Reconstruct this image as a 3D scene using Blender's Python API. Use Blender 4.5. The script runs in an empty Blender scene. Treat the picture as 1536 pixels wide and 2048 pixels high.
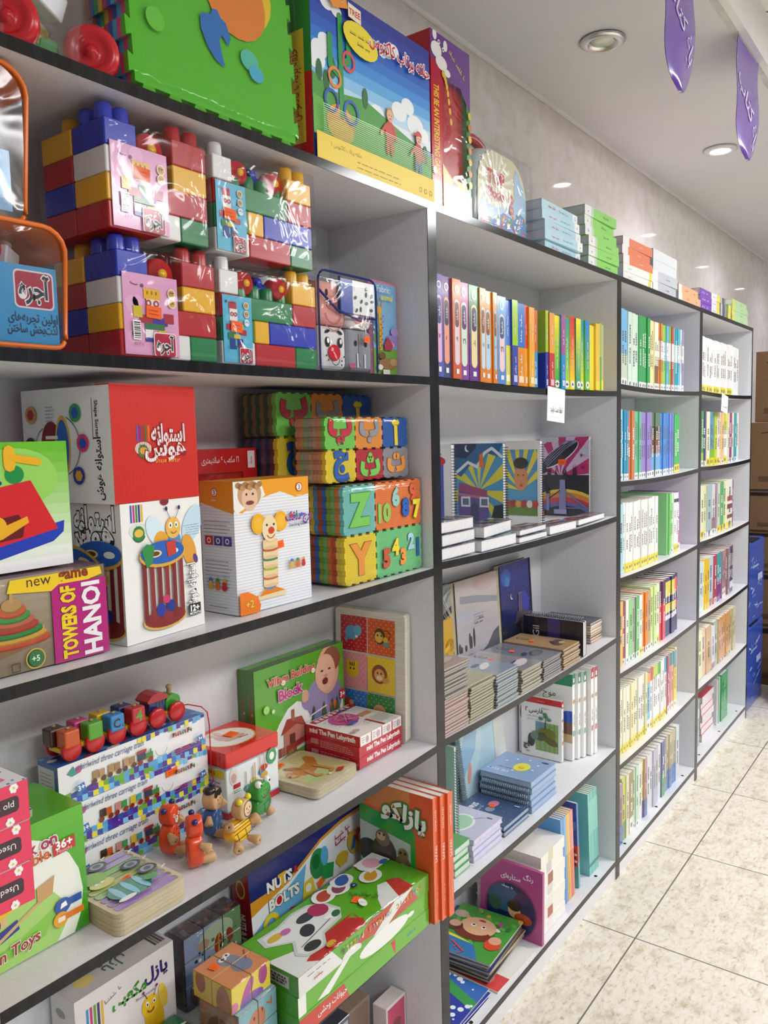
import bpy, bmesh, math, random
from mathutils import Vector, Matrix, noise
S = bpy.context.scene
COL = S.collection
random.seed(7)
# ---------------------------------------------------------------- camera
cam = bpy.data.cameras.new('camera')
cam.sensor_fit = 'HORIZONTAL'; cam.sensor_width = 36; cam.lens = 37.8576; cam.clip_start = .02
co = bpy.data.objects.new('camera', cam); COL.objects.link(co); S.camera = co
_r = Vector((.59440089, -.80378739, -.02476703)); _u = Vector((.09143071, .03695031, .99512567)); _f = Vector((.79895432, .59376805, -.09545415))
co.matrix_world = Matrix(((_r.x, _u.x, -_f.x, -1.46475631), (_r.y, _u.y, -_f.y, -.9462992), (_r.z, _u.z, -_f.z, 1.51790262), (0, 0, 0, 1)))
# ---------------------------------------------------------------- view, world, lights
vs = S.view_settings
vs.view_transform = 'Standard'; vs.look = 'None'; vs.gamma = 1; vs.use_curve_mapping = False
vs.exposure = 0.05
W = bpy.data.worlds.new('world'); S.world = W; W.use_nodes = True
W.node_tree.nodes['Background'].inputs[0].default_value = (.93, .95, 1, 1)
W.node_tree.nodes['Background'].inputs[1].default_value = .3
S.cycles.max_bounces = 8; S.cycles.transparent_max_bounces = 16; S.cycles.caustics_reflective = False; S.cycles.caustics_refractive = False
S.cycles.sample_clamp_indirect = 4

def area(name, loc, sx, sy, power, col=(1, 1, 1), rot=(0, 0, 0)):
    l = bpy.data.lights.new(name, 'AREA'); l.shape = 'RECTANGLE'; l.size = sx; l.size_y = sy; l.energy = power; l.color = col
    o = bpy.data.objects.new(name, l); COL.objects.link(o); o.location = loc; o.rotation_euler = rot
    return o
PANELS = [(2.1, -1.5, 34), (-1.1, -2.6, 32), (.9, -2.6, 36), (2.9, -2.6, 36), (4.9, -2.6, 14)]   # (x, y, watts): first inferred from edge glare, the rest unseen, added as fill
for x, y, pw in PANELS: area('panel_and_fill_lamp', (x, y, 2.725), 1.15, .55, pw, (.98, .98, 1))
SPOTS = [(2.065, -.058, 9, (.93, .92, 1)), (3.27, -.07, 10, (.87, .85, 1)), (4.45, -.1, 10, (.84, .80, 1)), (5.6, -.1, 8, (.84, .80, 1))]
for x, y, pw, c in SPOTS:
    l = bpy.data.lights.new('spot_lamp', 'SPOT'); l.energy = pw; l.color = c; l.spot_size = 2.5; l.spot_blend = .7; l.shadow_soft_size = .035
    o = bpy.data.objects.new('spot_lamp', l); COL.objects.link(o); o.location = (x, y, 2.6)

# ---------------------------------------------------------------- materials
def lin(c):
    if not isinstance(c, str): return c
    r = []
    for i in (0, 2, 4):
        v = int(c[i:i + 2], 16) / 255
        r.append(v / 12.92 if v < .04045 else ((v + .055) / 1.055) ** 2.4)
    return (r[0], r[1], r[2])
MAT = {}
def nmat(name):
    m = bpy.data.materials.new(name); m.use_nodes = True; MAT[name] = m
    nt = m.node_tree; return m, nt, nt.nodes['Principled BSDF']
def N(nt, t, **k):
    n = nt.nodes.new(t)
    for a, b in k.items(): setattr(n, a, b)
    return n
def finish(name, rough, spec=.5, coat=0, metal=0, bump=None, grain=None, trans=0, alpha=1, sss=0):
    """a finish whose base colour is the printed / moulded colour stored on the mesh"""
    m, nt, b = nmat(name)
    a = N(nt, 'ShaderNodeAttribute', attribute_name='Col')
    src = a.outputs['Color']
    tc = N(nt, 'ShaderNodeTexCoord')
    if grain:
        w = N(nt, 'ShaderNodeTexNoise'); w.inputs['Scale'].default_value = grain[0]; w.inputs['Detail'].default_value = 3
        mp = N(nt, 'ShaderNodeMapping'); mp.inputs['Scale'].default_value = grain[2]
        nt.links.new(tc.outputs['Object'], mp.inputs[0]); nt.links.new(mp.outputs[0], w.inputs['Vector'])
        mr = N(nt, 'ShaderNodeMapRange'); mr.inputs[1].default_value = .3; mr.inputs[2].default_value = .7; mr.inputs[3].default_value = 1 - grain[1]; mr.inputs[4].default_value = 1
        nt.links.new(w.outputs['Fac'], mr.inputs[0])
        mx = N(nt, 'ShaderNodeMix', data_type='RGBA', blend_type='MULTIPLY'); mx.inputs[0].default_value = 1
        nt.links.new(src, mx.inputs[6]); nt.links.new(mr.outputs[0], mx.inputs[7]); src = mx.outputs[2]
    nt.links.new(src, b.inputs['Base Color'])
    b.inputs['Roughness'].default_value = rough; b.inputs['Specular IOR Level'].default_value = spec
    b.inputs['Coat Weight'].default_value = coat; b.inputs['Coat Roughness'].default_value = .08
    b.inputs['Metallic'].default_value = metal; b.inputs['Transmission Weight'].default_value = trans; b.inputs['Alpha'].default_value = alpha
    if bump:
        n2 = N(nt, 'ShaderNodeTexNoise'); n2.inputs['Scale'].default_value = bump[0]
        nt.links.new(tc.outputs['Object'], n2.inputs['Vector'])
        bp = N(nt, 'ShaderNodeBump'); bp.inputs['Strength'].default_value = bump[1]; bp.inputs['Distance'].default_value = .002
        nt.links.new(n2.outputs['Fac'], bp.inputs['Height']); nt.links.new(bp.outputs[0], b.inputs['Normal'])
    return m
finish('card', .42, .4, bump=(60, .06))
finish('gloss', .2, .5, .35, bump=(14, .05))
finish('matte', .65, .3)
finish('paper', .85, .2, grain=(220, .12, (1, 1, 1)))
finish('plastic', .24, .5)
finish('foam', .6, .3, bump=(900, .5))
finish('cloth', .85, .2, bump=(400, .5))
finish('wood', .5, .35, grain=(30, .18, (1, 1, 8)))
finish('lacquer', .25, .5, .3)
finish('metal', .3, .5, 0, 1)
finish('rope', .7, .3)
finish('kraft', .75, .2, grain=(25, .14, (1, 1, 3)))
def filmmat(name, tint, base, edge, bscale, bstr, rough):
    m, nt, b = nmat(name); out = nt.nodes['Material Output']
    tr = N(nt, 'ShaderNodeBsdfTransparent'); tr.inputs[0].default_value = (*tint, 1)
    gl = N(nt, 'ShaderNodeBsdfGlossy'); gl.inputs['Roughness'].default_value = rough
    lw = N(nt, 'ShaderNodeLayerWeight'); lw.inputs[0].default_value = .35
    mr = N(nt, 'ShaderNodeMapRange'); mr.inputs[3].default_value = base; mr.inputs[4].default_value = edge
    tc = N(nt, 'ShaderNodeTexCoord'); nz = N(nt, 'ShaderNodeTexNoise'); nz.inputs['Scale'].default_value = bscale; nz.inputs['Detail'].default_value = 2; nz.inputs['Distortion'].default_value = 1.5
    bp = N(nt, 'ShaderNodeBump'); bp.inputs['Strength'].default_value = bstr; bp.inputs['Distance'].default_value = .01
    nt.links.new(tc.outputs['Object'], nz.inputs['Vector']); nt.links.new(nz.outputs['Fac'], bp.inputs['Height'])
    nt.links.new(bp.outputs[0], gl.inputs['Normal']); nt.links.new(bp.outputs[0], lw.inputs['Normal'])
    nt.links.new(lw.outputs['Facing'], mr.inputs[0])
    mx = N(nt, 'ShaderNodeMixShader'); nt.links.new(mr.outputs[0], mx.inputs[0]); nt.links.new(tr.outputs[0], mx.inputs[1]); nt.links.new(gl.outputs[0], mx.inputs[2])
    nt.links.new(mx.outputs[0], out.inputs[0]); return m
filmmat('film', (.97, .97, .97), .012, .13, 11, .55, .09)
filmmat('thick_film', (.9, .91, .93), .06, .28, 10, .5, .16)
def emit(name, col, st):
    m, nt, b = nmat(name); b.inputs['Base Color'].default_value = (.9, .9, .9, 1)
    b.inputs['Emission Color'].default_value = (*col, 1); b.inputs['Emission Strength'].default_value = st; return m
emit('lamp_on', (.95, .94, 1), 22); emit('panel_on', (1, .99, .97), 6)
def ramp(nt, fac, stops):
    r = N(nt, 'ShaderNodeValToRGB'); e = r.color_ramp.elements
    while len(e) < len(stops): e.new(.5)
    for i, (p, c) in enumerate(stops): e[i].position = p; e[i].color = (*lin(c), 1)
    nt.links.new(fac, r.inputs[0]); return r.outputs[0]
def noisy(nt, scale, detail=4, mapscale=(1, 1, 1), rough=.6, dist=0):
    tc = N(nt, 'ShaderNodeTexCoord'); mp = N(nt, 'ShaderNodeMapping'); mp.inputs['Scale'].default_value = mapscale
    n = N(nt, 'ShaderNodeTexNoise'); n.inputs['Scale'].default_value = scale; n.inputs['Detail'].default_value = detail; n.inputs['Roughness'].default_value = rough; n.inputs['Distortion'].default_value = dist
    nt.links.new(tc.outputs['Object'], mp.inputs[0]); nt.links.new(mp.outputs[0], n.inputs['Vector']); return n.outputs['Fac']
# white melamine of the bookcases, black edge banding
m, nt, b = nmat('melamine'); nt.links.new(ramp(nt, noisy(nt, 160, 3), [(.3, 'd8d9dd'), (.62, 'dedfe3')]), b.inputs['Base Color']); b.inputs['Roughness'].default_value = .38
m, nt, b = nmat('edging'); nt.links.new(ramp(nt, noisy(nt, 60, 3, (1, 1, .2)), [(.3, '121214'), (.7, '242529')]), b.inputs['Base Color']); b.inputs['Roughness'].default_value = .13; b.inputs['Specular IOR Level'].default_value = .35
# polished marble wall tiles
m, nt, b = nmat('marble')
c1 = ramp(nt, noisy(nt, 14, 8, (1, 1, 1), .62, .5), [(.3, 'cfc6bf'), (.5, 'dad3ce'), (.7, 'e0dbd8')])
nt.links.new(c1, b.inputs['Base Color']); b.inputs['Roughness'].default_value = .05; b.inputs['Specular IOR Level'].default_value = .6
# ceiling paint
m, nt, b = nmat('ceiling_paint'); nt.links.new(ramp(nt, noisy(nt, 2, 3), [(.3, 'd2d2d4'), (.7, 'd9d9da')]), b.inputs['Base Color']); b.inputs['Roughness'].default_value = .55
m, nt, b = nmat('white_paint'); nt.links.new(ramp(nt, noisy(nt, 8, 3), [(.3, 'e4e3df'), (.7, 'ecebe8')]), b.inputs['Base Color']); b.inputs['Roughness'].default_value = .4
m, nt, b = nmat('grey_trim'); nt.links.new(ramp(nt, noisy(nt, 14, 4), [(.35, 'b4b3b1'), (.7, 'd6d4cf')]), b.inputs['Base Color']); b.inputs['Roughness'].default_value = .5
def tiled(name, stops, scale, msc, size, off, line, lw, rough, second=None):
    """noise pattern cut by straight joints; size = tile size in x, y"""
    m, nt, b = nmat(name); c = ramp(nt, noisy(nt, scale, 7, msc, .72, .6), stops)
    if second:
        k = ramp(nt, noisy(nt, second[0], 5, second[1], .7, .4), [(second[2], 'ffffff'), (second[3], second[4])])
        mm = N(nt, 'ShaderNodeMix', data_type='RGBA', blend_type='MULTIPLY'); mm.inputs[0].default_value = 1
        nt.links.new(c, mm.inputs[6]); nt.links.new(k, mm.inputs[7]); c = mm.outputs[2]
    tc = N(nt, 'ShaderNodeTexCoord'); sp = N(nt, 'ShaderNodeSeparateXYZ'); nt.links.new(tc.outputs['Object'], sp.inputs[0])
    fs = []
    for ax in (0, 1):
        a = N(nt, 'ShaderNodeMath', operation='SUBTRACT'); nt.links.new(sp.outputs[ax], a.inputs[0]); a.inputs[1].default_value = off[ax]
        p = N(nt, 'ShaderNodeMath', operation='PINGPONG'); nt.links.new(a.outputs[0], p.inputs[0]); p.inputs[1].default_value = size[ax] / 2
        l = N(nt, 'ShaderNodeMath', operation='LESS_THAN'); nt.links.new(p.outputs[0], l.inputs[0]); l.inputs[1].default_value = lw; fs.append(l.outputs[0])
    mxm = N(nt, 'ShaderNodeMath', operation='MAXIMUM'); nt.links.new(fs[0], mxm.inputs[0]); nt.links.new(fs[1], mxm.inputs[1])
    mx = N(nt, 'ShaderNodeMix', data_type='RGBA'); nt.links.new(mxm.outputs[0], mx.inputs[0]); nt.links.new(c, mx.inputs[6]); mx.inputs[7].default_value = (*lin(line), 1)
    nt.links.new(mx.outputs[2], b.inputs['Base Color']); b.inputs['Roughness'].default_value = rough; return b
tiled('floor_tile', [(.3, '9c8b70'), (.385, 'c9bea8'), (.46, 'dcd5c6'), (.7, 'e6e1d6')], 62, (.62, 1.25, 1), (.584, .584), (.212, -.163), '6e675a', .0022, .3, (16, (.8, 1.2, 1), .5, .74, 'd6ccba'))
tiled('ceiling_tile', [(.3, 'dcdcd8'), (.7, 'e9e9e6')], 40, (1, 1, 1), (.6, .6), (.1, -.42), '6a6a68', .006, .6)

# ---------------------------------------------------------------- mesh builder
class G:
    def __init__(s): s.v = []; s.f = []; s.c = []; s.m = []; s.s = []; s.M = Matrix()
    def at(s, x=0, y=0, z=0, rx=0, ry=0, rz=0):
        s.M = Matrix.Translation((x, y, z)) @ Matrix.Rotation(math.radians(rz), 4, 'Z') @ Matrix.Rotation(math.radians(ry), 4, 'Y') @ Matrix.Rotation(math.radians(rx), 4, 'X'); return s
    def add(s, pts, faces, col, mat='card', smooth=False):
        n = len(s.v); s.v += [tuple(s.M @ Vector(p)) for p in pts]
        multi = isinstance(col, list)
        for i, f in enumerate(faces):
            s.f.append([n + k for k in f]); s.c.append(lin(col[i] if multi else col)); s.m.append(mat); s.s.append(smooth)
        return s
    def box(s, x0, x1, y0, y1, z0, z1, col, mat='card', **k):
        """k: per-face colours F(-y) B(+y) L(-x) R(+x) T(+z) D(-z)"""
        p = [(x0, y0, z0), (x1, y0, z0), (x1, y1, z0), (x0, y1, z0), (x0, y0, z1), (x1, y0, z1), (x1, y1, z1), (x0, y1, z1)]
        f = [(0, 1, 5, 4), (2, 3, 7, 6), (3, 0, 4, 7), (1, 2, 6, 5), (4, 5, 6, 7), (3, 2, 1, 0)]
        return s.add(p, f, [k.get(q, col) for q in 'FBLRTD'], mat)
    def rbox(s, x0, x1, y0, y1, z0, z1, col, mat='card', r=.004, seg=2):
        bm = bmesh.new(); bmesh.ops.create_cube(bm, size=1)
        for v in bm.verts: v.co = ((x0 + x1) / 2 + v.co.x * (x1 - x0), (y0 + y1) / 2 + v.co.y * (y1 - y0), (z0 + z1) / 2 + v.co.z * (z1 - z0))
        bmesh.ops.bevel(bm, geom=bm.edges[:], offset=min(r, .49 * min(x1 - x0, y1 - y0, z1 - z0)), segments=seg, affect='EDGES', profile=.5)
        return s.bm(bm, col, mat, False)
    def bm(s, bm, col, mat, smooth):
        bm.verts.index_update(); s.add([v.co[:] for v in bm.verts], [[v.index for v in f.verts] for f in bm.faces], col, mat, smooth); bm.free(); return s
    def prism(s, poly, z0, z1, col, mat='card', side=None, smooth=False):
        """poly in xy, extruded along z"""
        n = len(poly); p = [(x, y, z0) for x, y in poly] + [(x, y, z1) for x, y in poly]
        s.add(p, [list(range(n))[::-1], list(range(n, 2 * n))], col, mat)
        return s.add(p, [(i, (i + 1) % n, n + (i + 1) % n, n + i) for i in range(n)], side or col, mat, smooth)
    def lathe(s, prof, col, mat='plastic', n=20, cols=None):
        """prof [(r, z)...] about z"""
        p = []; f = []; cc = []
        for r, z in prof: p += [(r * math.cos(2 * math.pi * i / n), r * math.sin(2 * math.pi * i / n), z) for i in range(n)]
        for j in range(len(prof) - 1):
            for i in range(n):
                f.append((j * n + i, j * n + (i + 1) % n, (j + 1) * n + (i + 1) % n, (j + 1) * n + i)); cc.append(cols[j] if cols else col)
        s.add(p, f, cc, mat, True)
        if prof[0][0] > 1e-6: s.add(p[:n], [list(range(n))[::-1]], cols[0] if cols else col, mat)
        if prof[-1][0] > 1e-6: s.add(p[-n:], [list(range(n))], cols[-1] if cols else col, mat)
        return s
    def ell(s, cx, cy, cz, rx, ry=None, rz=None, col='ffffff', mat='plastic', n=14):
        ry = ry or rx; rz = rz or rx; bm = bmesh.new(); bmesh.ops.create_uvsphere(bm, u_segments=n, v_segments=max(6, n // 2 + 1), radius=1)
        for v in bm.verts: v.co = (cx + v.co.x * rx, cy + v.co.y * ry, cz + v.co.z * rz)
        return s.bm(bm, col, mat, True)
    def tube(s, path, r, col, mat='plastic', n=8, closed=False, cap=True):
        P = [Vector(p) for p in path]; m = len(P); pts = []; f = []
        for i, p in enumerate(P):
            a = P[i - 1] if (i or closed) else p; b = P[(i + 1) % m] if (i < m - 1 or closed) else p
            t = (b - a).normalized(); h = Vector((0, 0, 1)) if abs(t.z) < .9 else Vector((1, 0, 0)); e = t.cross(h).normalized(); g = e.cross(t)
            rr = r[i] if isinstance(r, (list, tuple)) else r
            pts += [tuple(p + e * rr * math.cos(2 * math.pi * k / n) + g * rr * math.sin(2 * math.pi * k / n)) for k in range(n)]
        for i in range(m if closed else m - 1):
            j = (i + 1) % m
            for k in range(n): f.append((i * n + k, i * n + (k + 1) % n, j * n + (k + 1) % n, j * n + k))
        if cap and not closed: f += [list(range(n)), list(range((m - 1) * n, m * n))[::-1]]
        return s.add(pts, f, col, mat, True)
    def coil(s, p0, p1, r, turns, wire, col='2a2a2e', mat='plastic', up=(0, 0, 1), n=5):
        """row of separate wire rings along p0-p1 (a spiral binding)"""
        a = Vector(p0); d = Vector(p1) - a; t = d.normalized(); e = Vector(up); e = (e - t * e.dot(t)).normalized(); g = t.cross(e)
        for i in range(turns):
            c = a + d * ((i + .5) / turns)
            s.tube([tuple(c + e * r * math.cos(2 * math.pi * k / 9) + g * r * math.sin(2 * math.pi * k / 9) + t * wire * .5 * math.sin(2 * math.pi * k / 9)) for k in range(9)], wire, col, mat, n, closed=True)
        return s
    def build(s, name, parent=None, bevel=0, seg=1):
        me = bpy.data.meshes.new(name); me.from_pydata(s.v, [], s.f)
        names = []
        for k in s.m:
            if k not in names: names.append(k); me.materials.append(MAT[k])
        ix = {k: i for i, k in enumerate(names)}
        me.polygons.foreach_set('material_index', [ix[k] for k in s.m]); me.polygons.foreach_set('use_smooth', s.s)
        at = me.color_attributes.new('Col', 'FLOAT_COLOR', 'CORNER'); buf = []
        for c, f in zip(s.c, s.f): buf += [c[0], c[1], c[2], 1.0] * len(f)
        at.data.foreach_set('color', buf); me.update()
        o = bpy.data.objects.new(name, me); COL.objects.link(o)
        if bevel:
            md = o.modifiers.new('bevel', 'BEVEL'); md.width = bevel; md.segments = seg; md.limit_method = 'ANGLE'; md.angle_limit = .7
        if parent: o.parent = parent
        return o
# ---------------------------------------------------------------- lettering
_forms = {}
for ch, cp, k in [('ا', 0xFE8D, 2), ('آ', 0xFE81, 2), ('ب', 0xFE8F, 4), ('پ', 0xFB56, 4), ('ت', 0xFE95, 4), ('ث', 0xFE99, 4), ('ج', 0xFE9D, 4), ('چ', 0xFB7A, 4), ('ح', 0xFEA1, 4), ('خ', 0xFEA5, 4), ('د', 0xFEA9, 2), ('ذ', 0xFEAB, 2), ('ر', 0xFEAD, 2), ('ز', 0xFEAF, 2), ('س', 0xFEB1, 4), ('ش', 0xFEB5, 4), ('ص', 0xFEB9, 4), ('ط', 0xFEC1, 4), ('ع', 0xFEC9, 4), ('غ', 0xFECD, 4), ('ف', 0xFED1, 4), ('ق', 0xFED5, 4), ('ک', 0xFB8E, 4), ('گ', 0xFB92, 4), ('ل', 0xFEDD, 4), ('م', 0xFEE1, 4), ('ن', 0xFEE5, 4), ('و', 0xFEED, 2), ('ه', 0xFEE9, 4), ('ی', 0xFBFC, 4)]: _forms[ch] = (cp, k)
def fa(t):
    """Persian letters joined and set right to left"""
    out = []; n = len(t)
    for i, ch in enumerate(t):
        if ch not in _forms: out.append('' if ch == '\u200c' else ch); continue
        cp, k = _forms[ch]
        prev = i > 0 and t[i - 1] in _forms and _forms[t[i - 1]][1] == 4
        nxt = k == 4 and i < n - 1 and t[i + 1] in _forms
        out.append(chr(cp + (3 if prev and nxt else 1 if prev else 2 if nxt else 0)))
    return ''.join(reversed(out))
_tc = {}
def textmesh(body, bold=0.0):
    k = (body, bold)
    if k not in _tc:
        c = bpy.data.curves.new('lettering', 'FONT'); c.body = body; c.size = 1; c.resolution_u = 2; c.offset = bold; c.space_line = .9
        o = bpy.data.objects.new('lettering', c); COL.objects.link(o)
        me = o.evaluated_get(bpy.context.evaluated_depsgraph_get()).to_mesh()
        V = [v.co[:2] for v in me.vertices]; F = [list(p.vertices) for p in me.polygons]
        bpy.data.objects.remove(o); bpy.data.curves.remove(c); _tc[k] = (V, F)
    return _tc[k]
def clip(P):
    for ax, lim, sg in ((0, 0, 1), (0, 1, -1), (1, 0, 1), (1, 1, -1)):
        Q = []
        for i in range(len(P)):
            a, b = P[i - 1], P[i]; da = (a[ax] - lim) * sg; db = (b[ax] - lim) * sg
            if (da >= 0) != (db >= 0):
                t = da / (da - db); Q.append((a[0] + (b[0] - a[0]) * t, a[1] + (b[1] - a[1]) * t))
            if db >= 0: Q.append(b)
        P = Q
        if len(P) < 3: return []
    return P
class Cv:
    """a printed face: u, v run 0..1 over a w x h metre rectangle; every mark lies a hair above the last"""
    def __init__(s, g, O, U, V, w, h, mat='card', e=.00012):
        s.g = g; s.O = Vector(O); s.U = Vector(U); s.V = Vector(V); s.n = s.U.cross(s.V); s.w = w; s.h = h; s.mat = mat; s.e = e; s.k = 1; s.a = w / h
    def _put(s, P, col):
        s.k += 1; o = s.O + s.n * s.e * s.k
        s.g.add([tuple(o + s.U * s.w * u + s.V * s.h * v) for u, v in P], [list(range(len(P)))], col, s.mat)
    def p(s, P, col):
        P = clip(list(P))
        if P:
            ar = sum(P[i - 1][0] * P[i][1] - P[i][0] * P[i - 1][1] for i in range(len(P)))
            s._put(P if ar > 0 else P[::-1], col)
        return s
    def r(s, u0, v0, u1, v1, col): return s.p([(u0, v0), (u1, v0), (u1, v1), (u0, v1)], col)
    def e_(s, u, v, ru, rv=None, col='ffffff', rot=0, n=20, a0=0, a1=360):
        rv = ru if rv is None else rv; c, q = math.cos(math.radians(rot)), math.sin(math.radians(rot)); P = []
        full = a1 - a0 >= 360
        for i in range(n + (0 if full else 1)):
            t = math.radians(a0 + (a1 - a0) * i / n); x, y = ru * math.cos(t), rv * math.sin(t); P.append((u + x * c - y * q, v + (x * q + y * c) * s.a))
        return s.p(P, col)
    def ring(s, u, v, ro, ri, col, n=20, a0=0, a1=360):
        s.k += 1; o = s.O + s.n * s.e * s.k; P = []
        for i in range(n + 1):
            t = math.radians(a0 + (a1 - a0) * i / n)
            for r in (ro, ri): P.append(tuple(o + s.U * s.w * (u + r * math.cos(t)) + s.V * s.h * (v + r * math.sin(t) * s.a)))
        s.g.add(P, [(2 * i, 2 * i + 2, 2 * i + 3, 2 * i + 1) for i in range(n)], col, s.mat); return s
    def l(s, pts, wd, col, cap=True):
        for (a, b) in zip(pts, pts[1:]):
            dx, dy = b[0] - a[0], (b[1] - a[1]) / s.a; L = math.hypot(dx, dy) or 1; nx, ny = -dy / L * wd / 2, dx / L * wd / 2 * s.a
            s.p([(a[0] - nx, a[1] - ny), (b[0] - nx, b[1] - ny), (b[0] + nx, b[1] + ny), (a[0] + nx, a[1] + ny)], col)
            s.k -= .7
        if cap:
            for q in pts: s.e_(q[0], q[1], wd / 2, None, col, n=8); s.k -= .85
        s.k += 1; return s
    def rr(s, u0, v0, u1, v1, rad, col):
        P = []; a = s.a
        for cx, cy, t0 in ((u1 - rad, v1 - rad * a, 0), (u0 + rad, v1 - rad * a, 90), (u0 + rad, v0 + rad * a, 180), (u1 - rad, v0 + rad * a, 270)):
            for k in range(5): t = math.radians(t0 + k * 22.5); P.append((cx + rad * math.cos(t), cy + rad * math.sin(t) * a))
        return s.p(P, col)
    def t(s, body, u, v, hh, col, al='c', rot=0, bold=.0, sx=1, out=None, ow=.045, skew=0, fit=None):
        """lettering, hh = letter size as a share of the face width; out = outline colour; fit = greatest width"""
        if body[0] == '~': return s.sq(int(body[1:]), u, v, hh, col, rot)
        if out: s.t(body, u, v, hh, out, al, rot, bold + ow, sx, skew=skew, fit=fit)
        if any('\u0600' <= ch <= '\u06ff' for ch in body): body = fa(body)
        Vv, F = textmesh(body, bold)
        if not Vv: return s
        Vb = textmesh(body, 0)[0]
        x0, x1 = min(p[0] for p in Vb), max(p[0] for p in Vb); y0, y1 = min(p[1] for p in Vb), max(p[1] for p in Vb)
        if fit and (x1 - x0) * hh * sx > fit: sx = fit / ((x1 - x0) * hh)
        cx = {'c': (x0 + x1) / 2, 'l': x0, 'r': x1}[al]; cy = (y0 + y1) / 2
        c, q = math.cos(math.radians(rot)), math.sin(math.radians(rot)); s.k += 1; o = s.O + s.n * s.e * s.k; P = []
        for x, y in Vv:
            y = (y - cy) * hh; x = (x - cx) * hh * sx + y * skew
            P.append(tuple(o + s.U * s.w * (u + x * c - y * q) + s.V * s.w * (x * q + y * c) + s.V * s.h * v))
        s.g.add(P, F, col, s.mat); return s
    def sq(s, n, u, v, hh, col, rot=0):
        """a line of lettering too small or blurred to read: strokes and dots only"""
        c, q = math.cos(math.radians(rot)), math.sin(math.radians(rot)); w = hh * .42; x = -n * w / 2; k = s.k
        def st(x0, y0, x1, y1):
            P = [(x0, y0), (x1, y0), (x1, y1), (x0, y1)]; s.k = k; s.p([(u + a * c - b * q, v + (a * q + b * c) * s.a) for a, b in P], col)
        for i in range(n):
            if i % 5 != 4:
                st(x, -hh * .2, x + w * 1.02, -hh * .06); r = random.random()
                if r < .45: st(x + w * .1, -hh * .1, x + w * .34, hh * random.choice([.2, .38]))
                elif r < .7: st(x + w * .3, -hh * .42, x + w * .55, -hh * .3)
                else: st(x + w * .2, hh * .12, x + w * .5, hh * .24)
            x += w
        s.k = k + 1; return s
    def lines(s, u0, u1, v, n, dv, col, wd=.006, rag=.15, al='l'):
        """a block of small print too fine to read in the photograph"""
        for i in range(n):
            r = random.uniform(0, rag) * (u1 - u0); a, b = (u0, u1 - r) if al == 'l' else (u0 + r, u1); x = a
            while x < b - .001:
                w = min(random.uniform(.02, .07), b - x); s.r(x, v - i * dv - wd / 2 * s.a, x + w, v - i * dv + wd / 2 * s.a, col); s.k -= 1; x += w + .012
        s.k += 1; return s
def face(g, x0, x1, y0, y1, z0, z1, which, mat='card', e=.00012):
    w, d, h = x1 - x0, y1 - y0, z1 - z0
    return {'F': lambda: Cv(g, (x0, y0, z0), (1, 0, 0), (0, 0, 1), w, h, mat, e), 'L': lambda: Cv(g, (x0, y1, z0), (0, -1, 0), (0, 0, 1), d, h, mat, e),
            'T': lambda: Cv(g, (x0, y0, z1), (1, 0, 0), (0, 1, 0), w, d, mat, e), 'R': lambda: Cv(g, (x1, y0, z0), (0, 1, 0), (0, 0, 1), d, h, mat, e)}[which]()
# ---------------------------------------------------------------- things
def props(o, label=None, cat=None, group=None, kind=None):
    for k, v in (('label', label), ('category', cat), ('group', group), ('kind', kind)):
        if v: o[k] = v
    return o
def thing(name, label, cat, loc=(0, 0, 0), rz=0, group=None, rx=0, ry=0):
    o = bpy.data.objects.new(name, None); o.empty_display_size = .05; COL.objects.link(o); o.location = loc
    o.rotation_euler = (math.radians(rx), math.radians(ry), math.radians(rz)); return props(o, label, cat, group)
def solo(g, name, label, cat, loc=(0, 0, 0), rz=0, group=None, rx=0, ry=0, bevel=0):
    o = g.build(name, None, bevel); o.location = loc; o.rotation_euler = (math.radians(rx), math.radians(ry), math.radians(rz)); return props(o, label, cat, group)
def struct(g, name): return props(g.build(name), kind='structure')
def sticker(parent, O, U, V, w, h, col='ff6a1e', name='price_sticker', rot=0):
    """an orange price sticker stuck on a face"""
    g = G(); U = Vector(U); V = Vector(V); n = U.cross(V); c, s = math.cos(math.radians(rot)), math.sin(math.radians(rot)); U, V = U * c + V * s, V * c - U * s
    o = Vector(O) + n * .0022; P = [o, o + U * w, o + U * w + V * h, o + V * h]
    g.add([tuple(p) for p in P] + [tuple(p - n * .0006) for p in P], [(0, 1, 2, 3), (0, 4, 5, 1), (1, 5, 6, 2), (2, 6, 7, 3), (3, 7, 4, 0)], col, 'matte')
    c2 = Cv(g, tuple(o), U, V, w, h, 'matte', .0001); c2.lines(.15, .85, .62, 2, .3, 'c9430f', .05)
    ob = g.build(name, parent); ob['label'] = 'orange price sticker' if col == 'ff6a1e' else 'paper sticker'; return ob
# ================================================================ the shop's shell
D = .269
g = G(); g.box(-3.2, 8, -4.2, .285, -.05, 0, 'ffffff', 'floor_tile'); struct(g, 'floor')
g = G(); g.box(-3.2, 8, .285, .4, 0, 2.9, 'ffffff', 'marble')
g.box(-3.2, 8, .2835, .2852, 0, 2.6, 'ffffff', 'marble'); struct(g, 'wall_back')
g = G(); g.box(-3.2, 8, -.33, .285, 2.622, 2.66, 'ffffff', 'ceiling_paint'); struct(g, 'ceiling')
g = G(); g.box(-3.2, 8, -.352, -.33, 2.62, 2.66, 'ffffff', 'grey_trim'); struct(g, 'trim_1')
g = G(); g.box(-3.2, 8, -.372, -.352, 2.615, 2.755, 'ffffff', 'white_paint'); struct(g, 'trim_2')
g = G(); g.box(-3.2, 8, .274, .2834, 2.612, 2.622, 'ffffff', 'white_paint'); struct(g, 'trim_3')
g = G(); g.box(-3.2, 8, -4.2, -.372, 2.755, 2.8, 'ffffff', 'ceiling_tile'); struct(g, 'ceiling_main')
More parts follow.
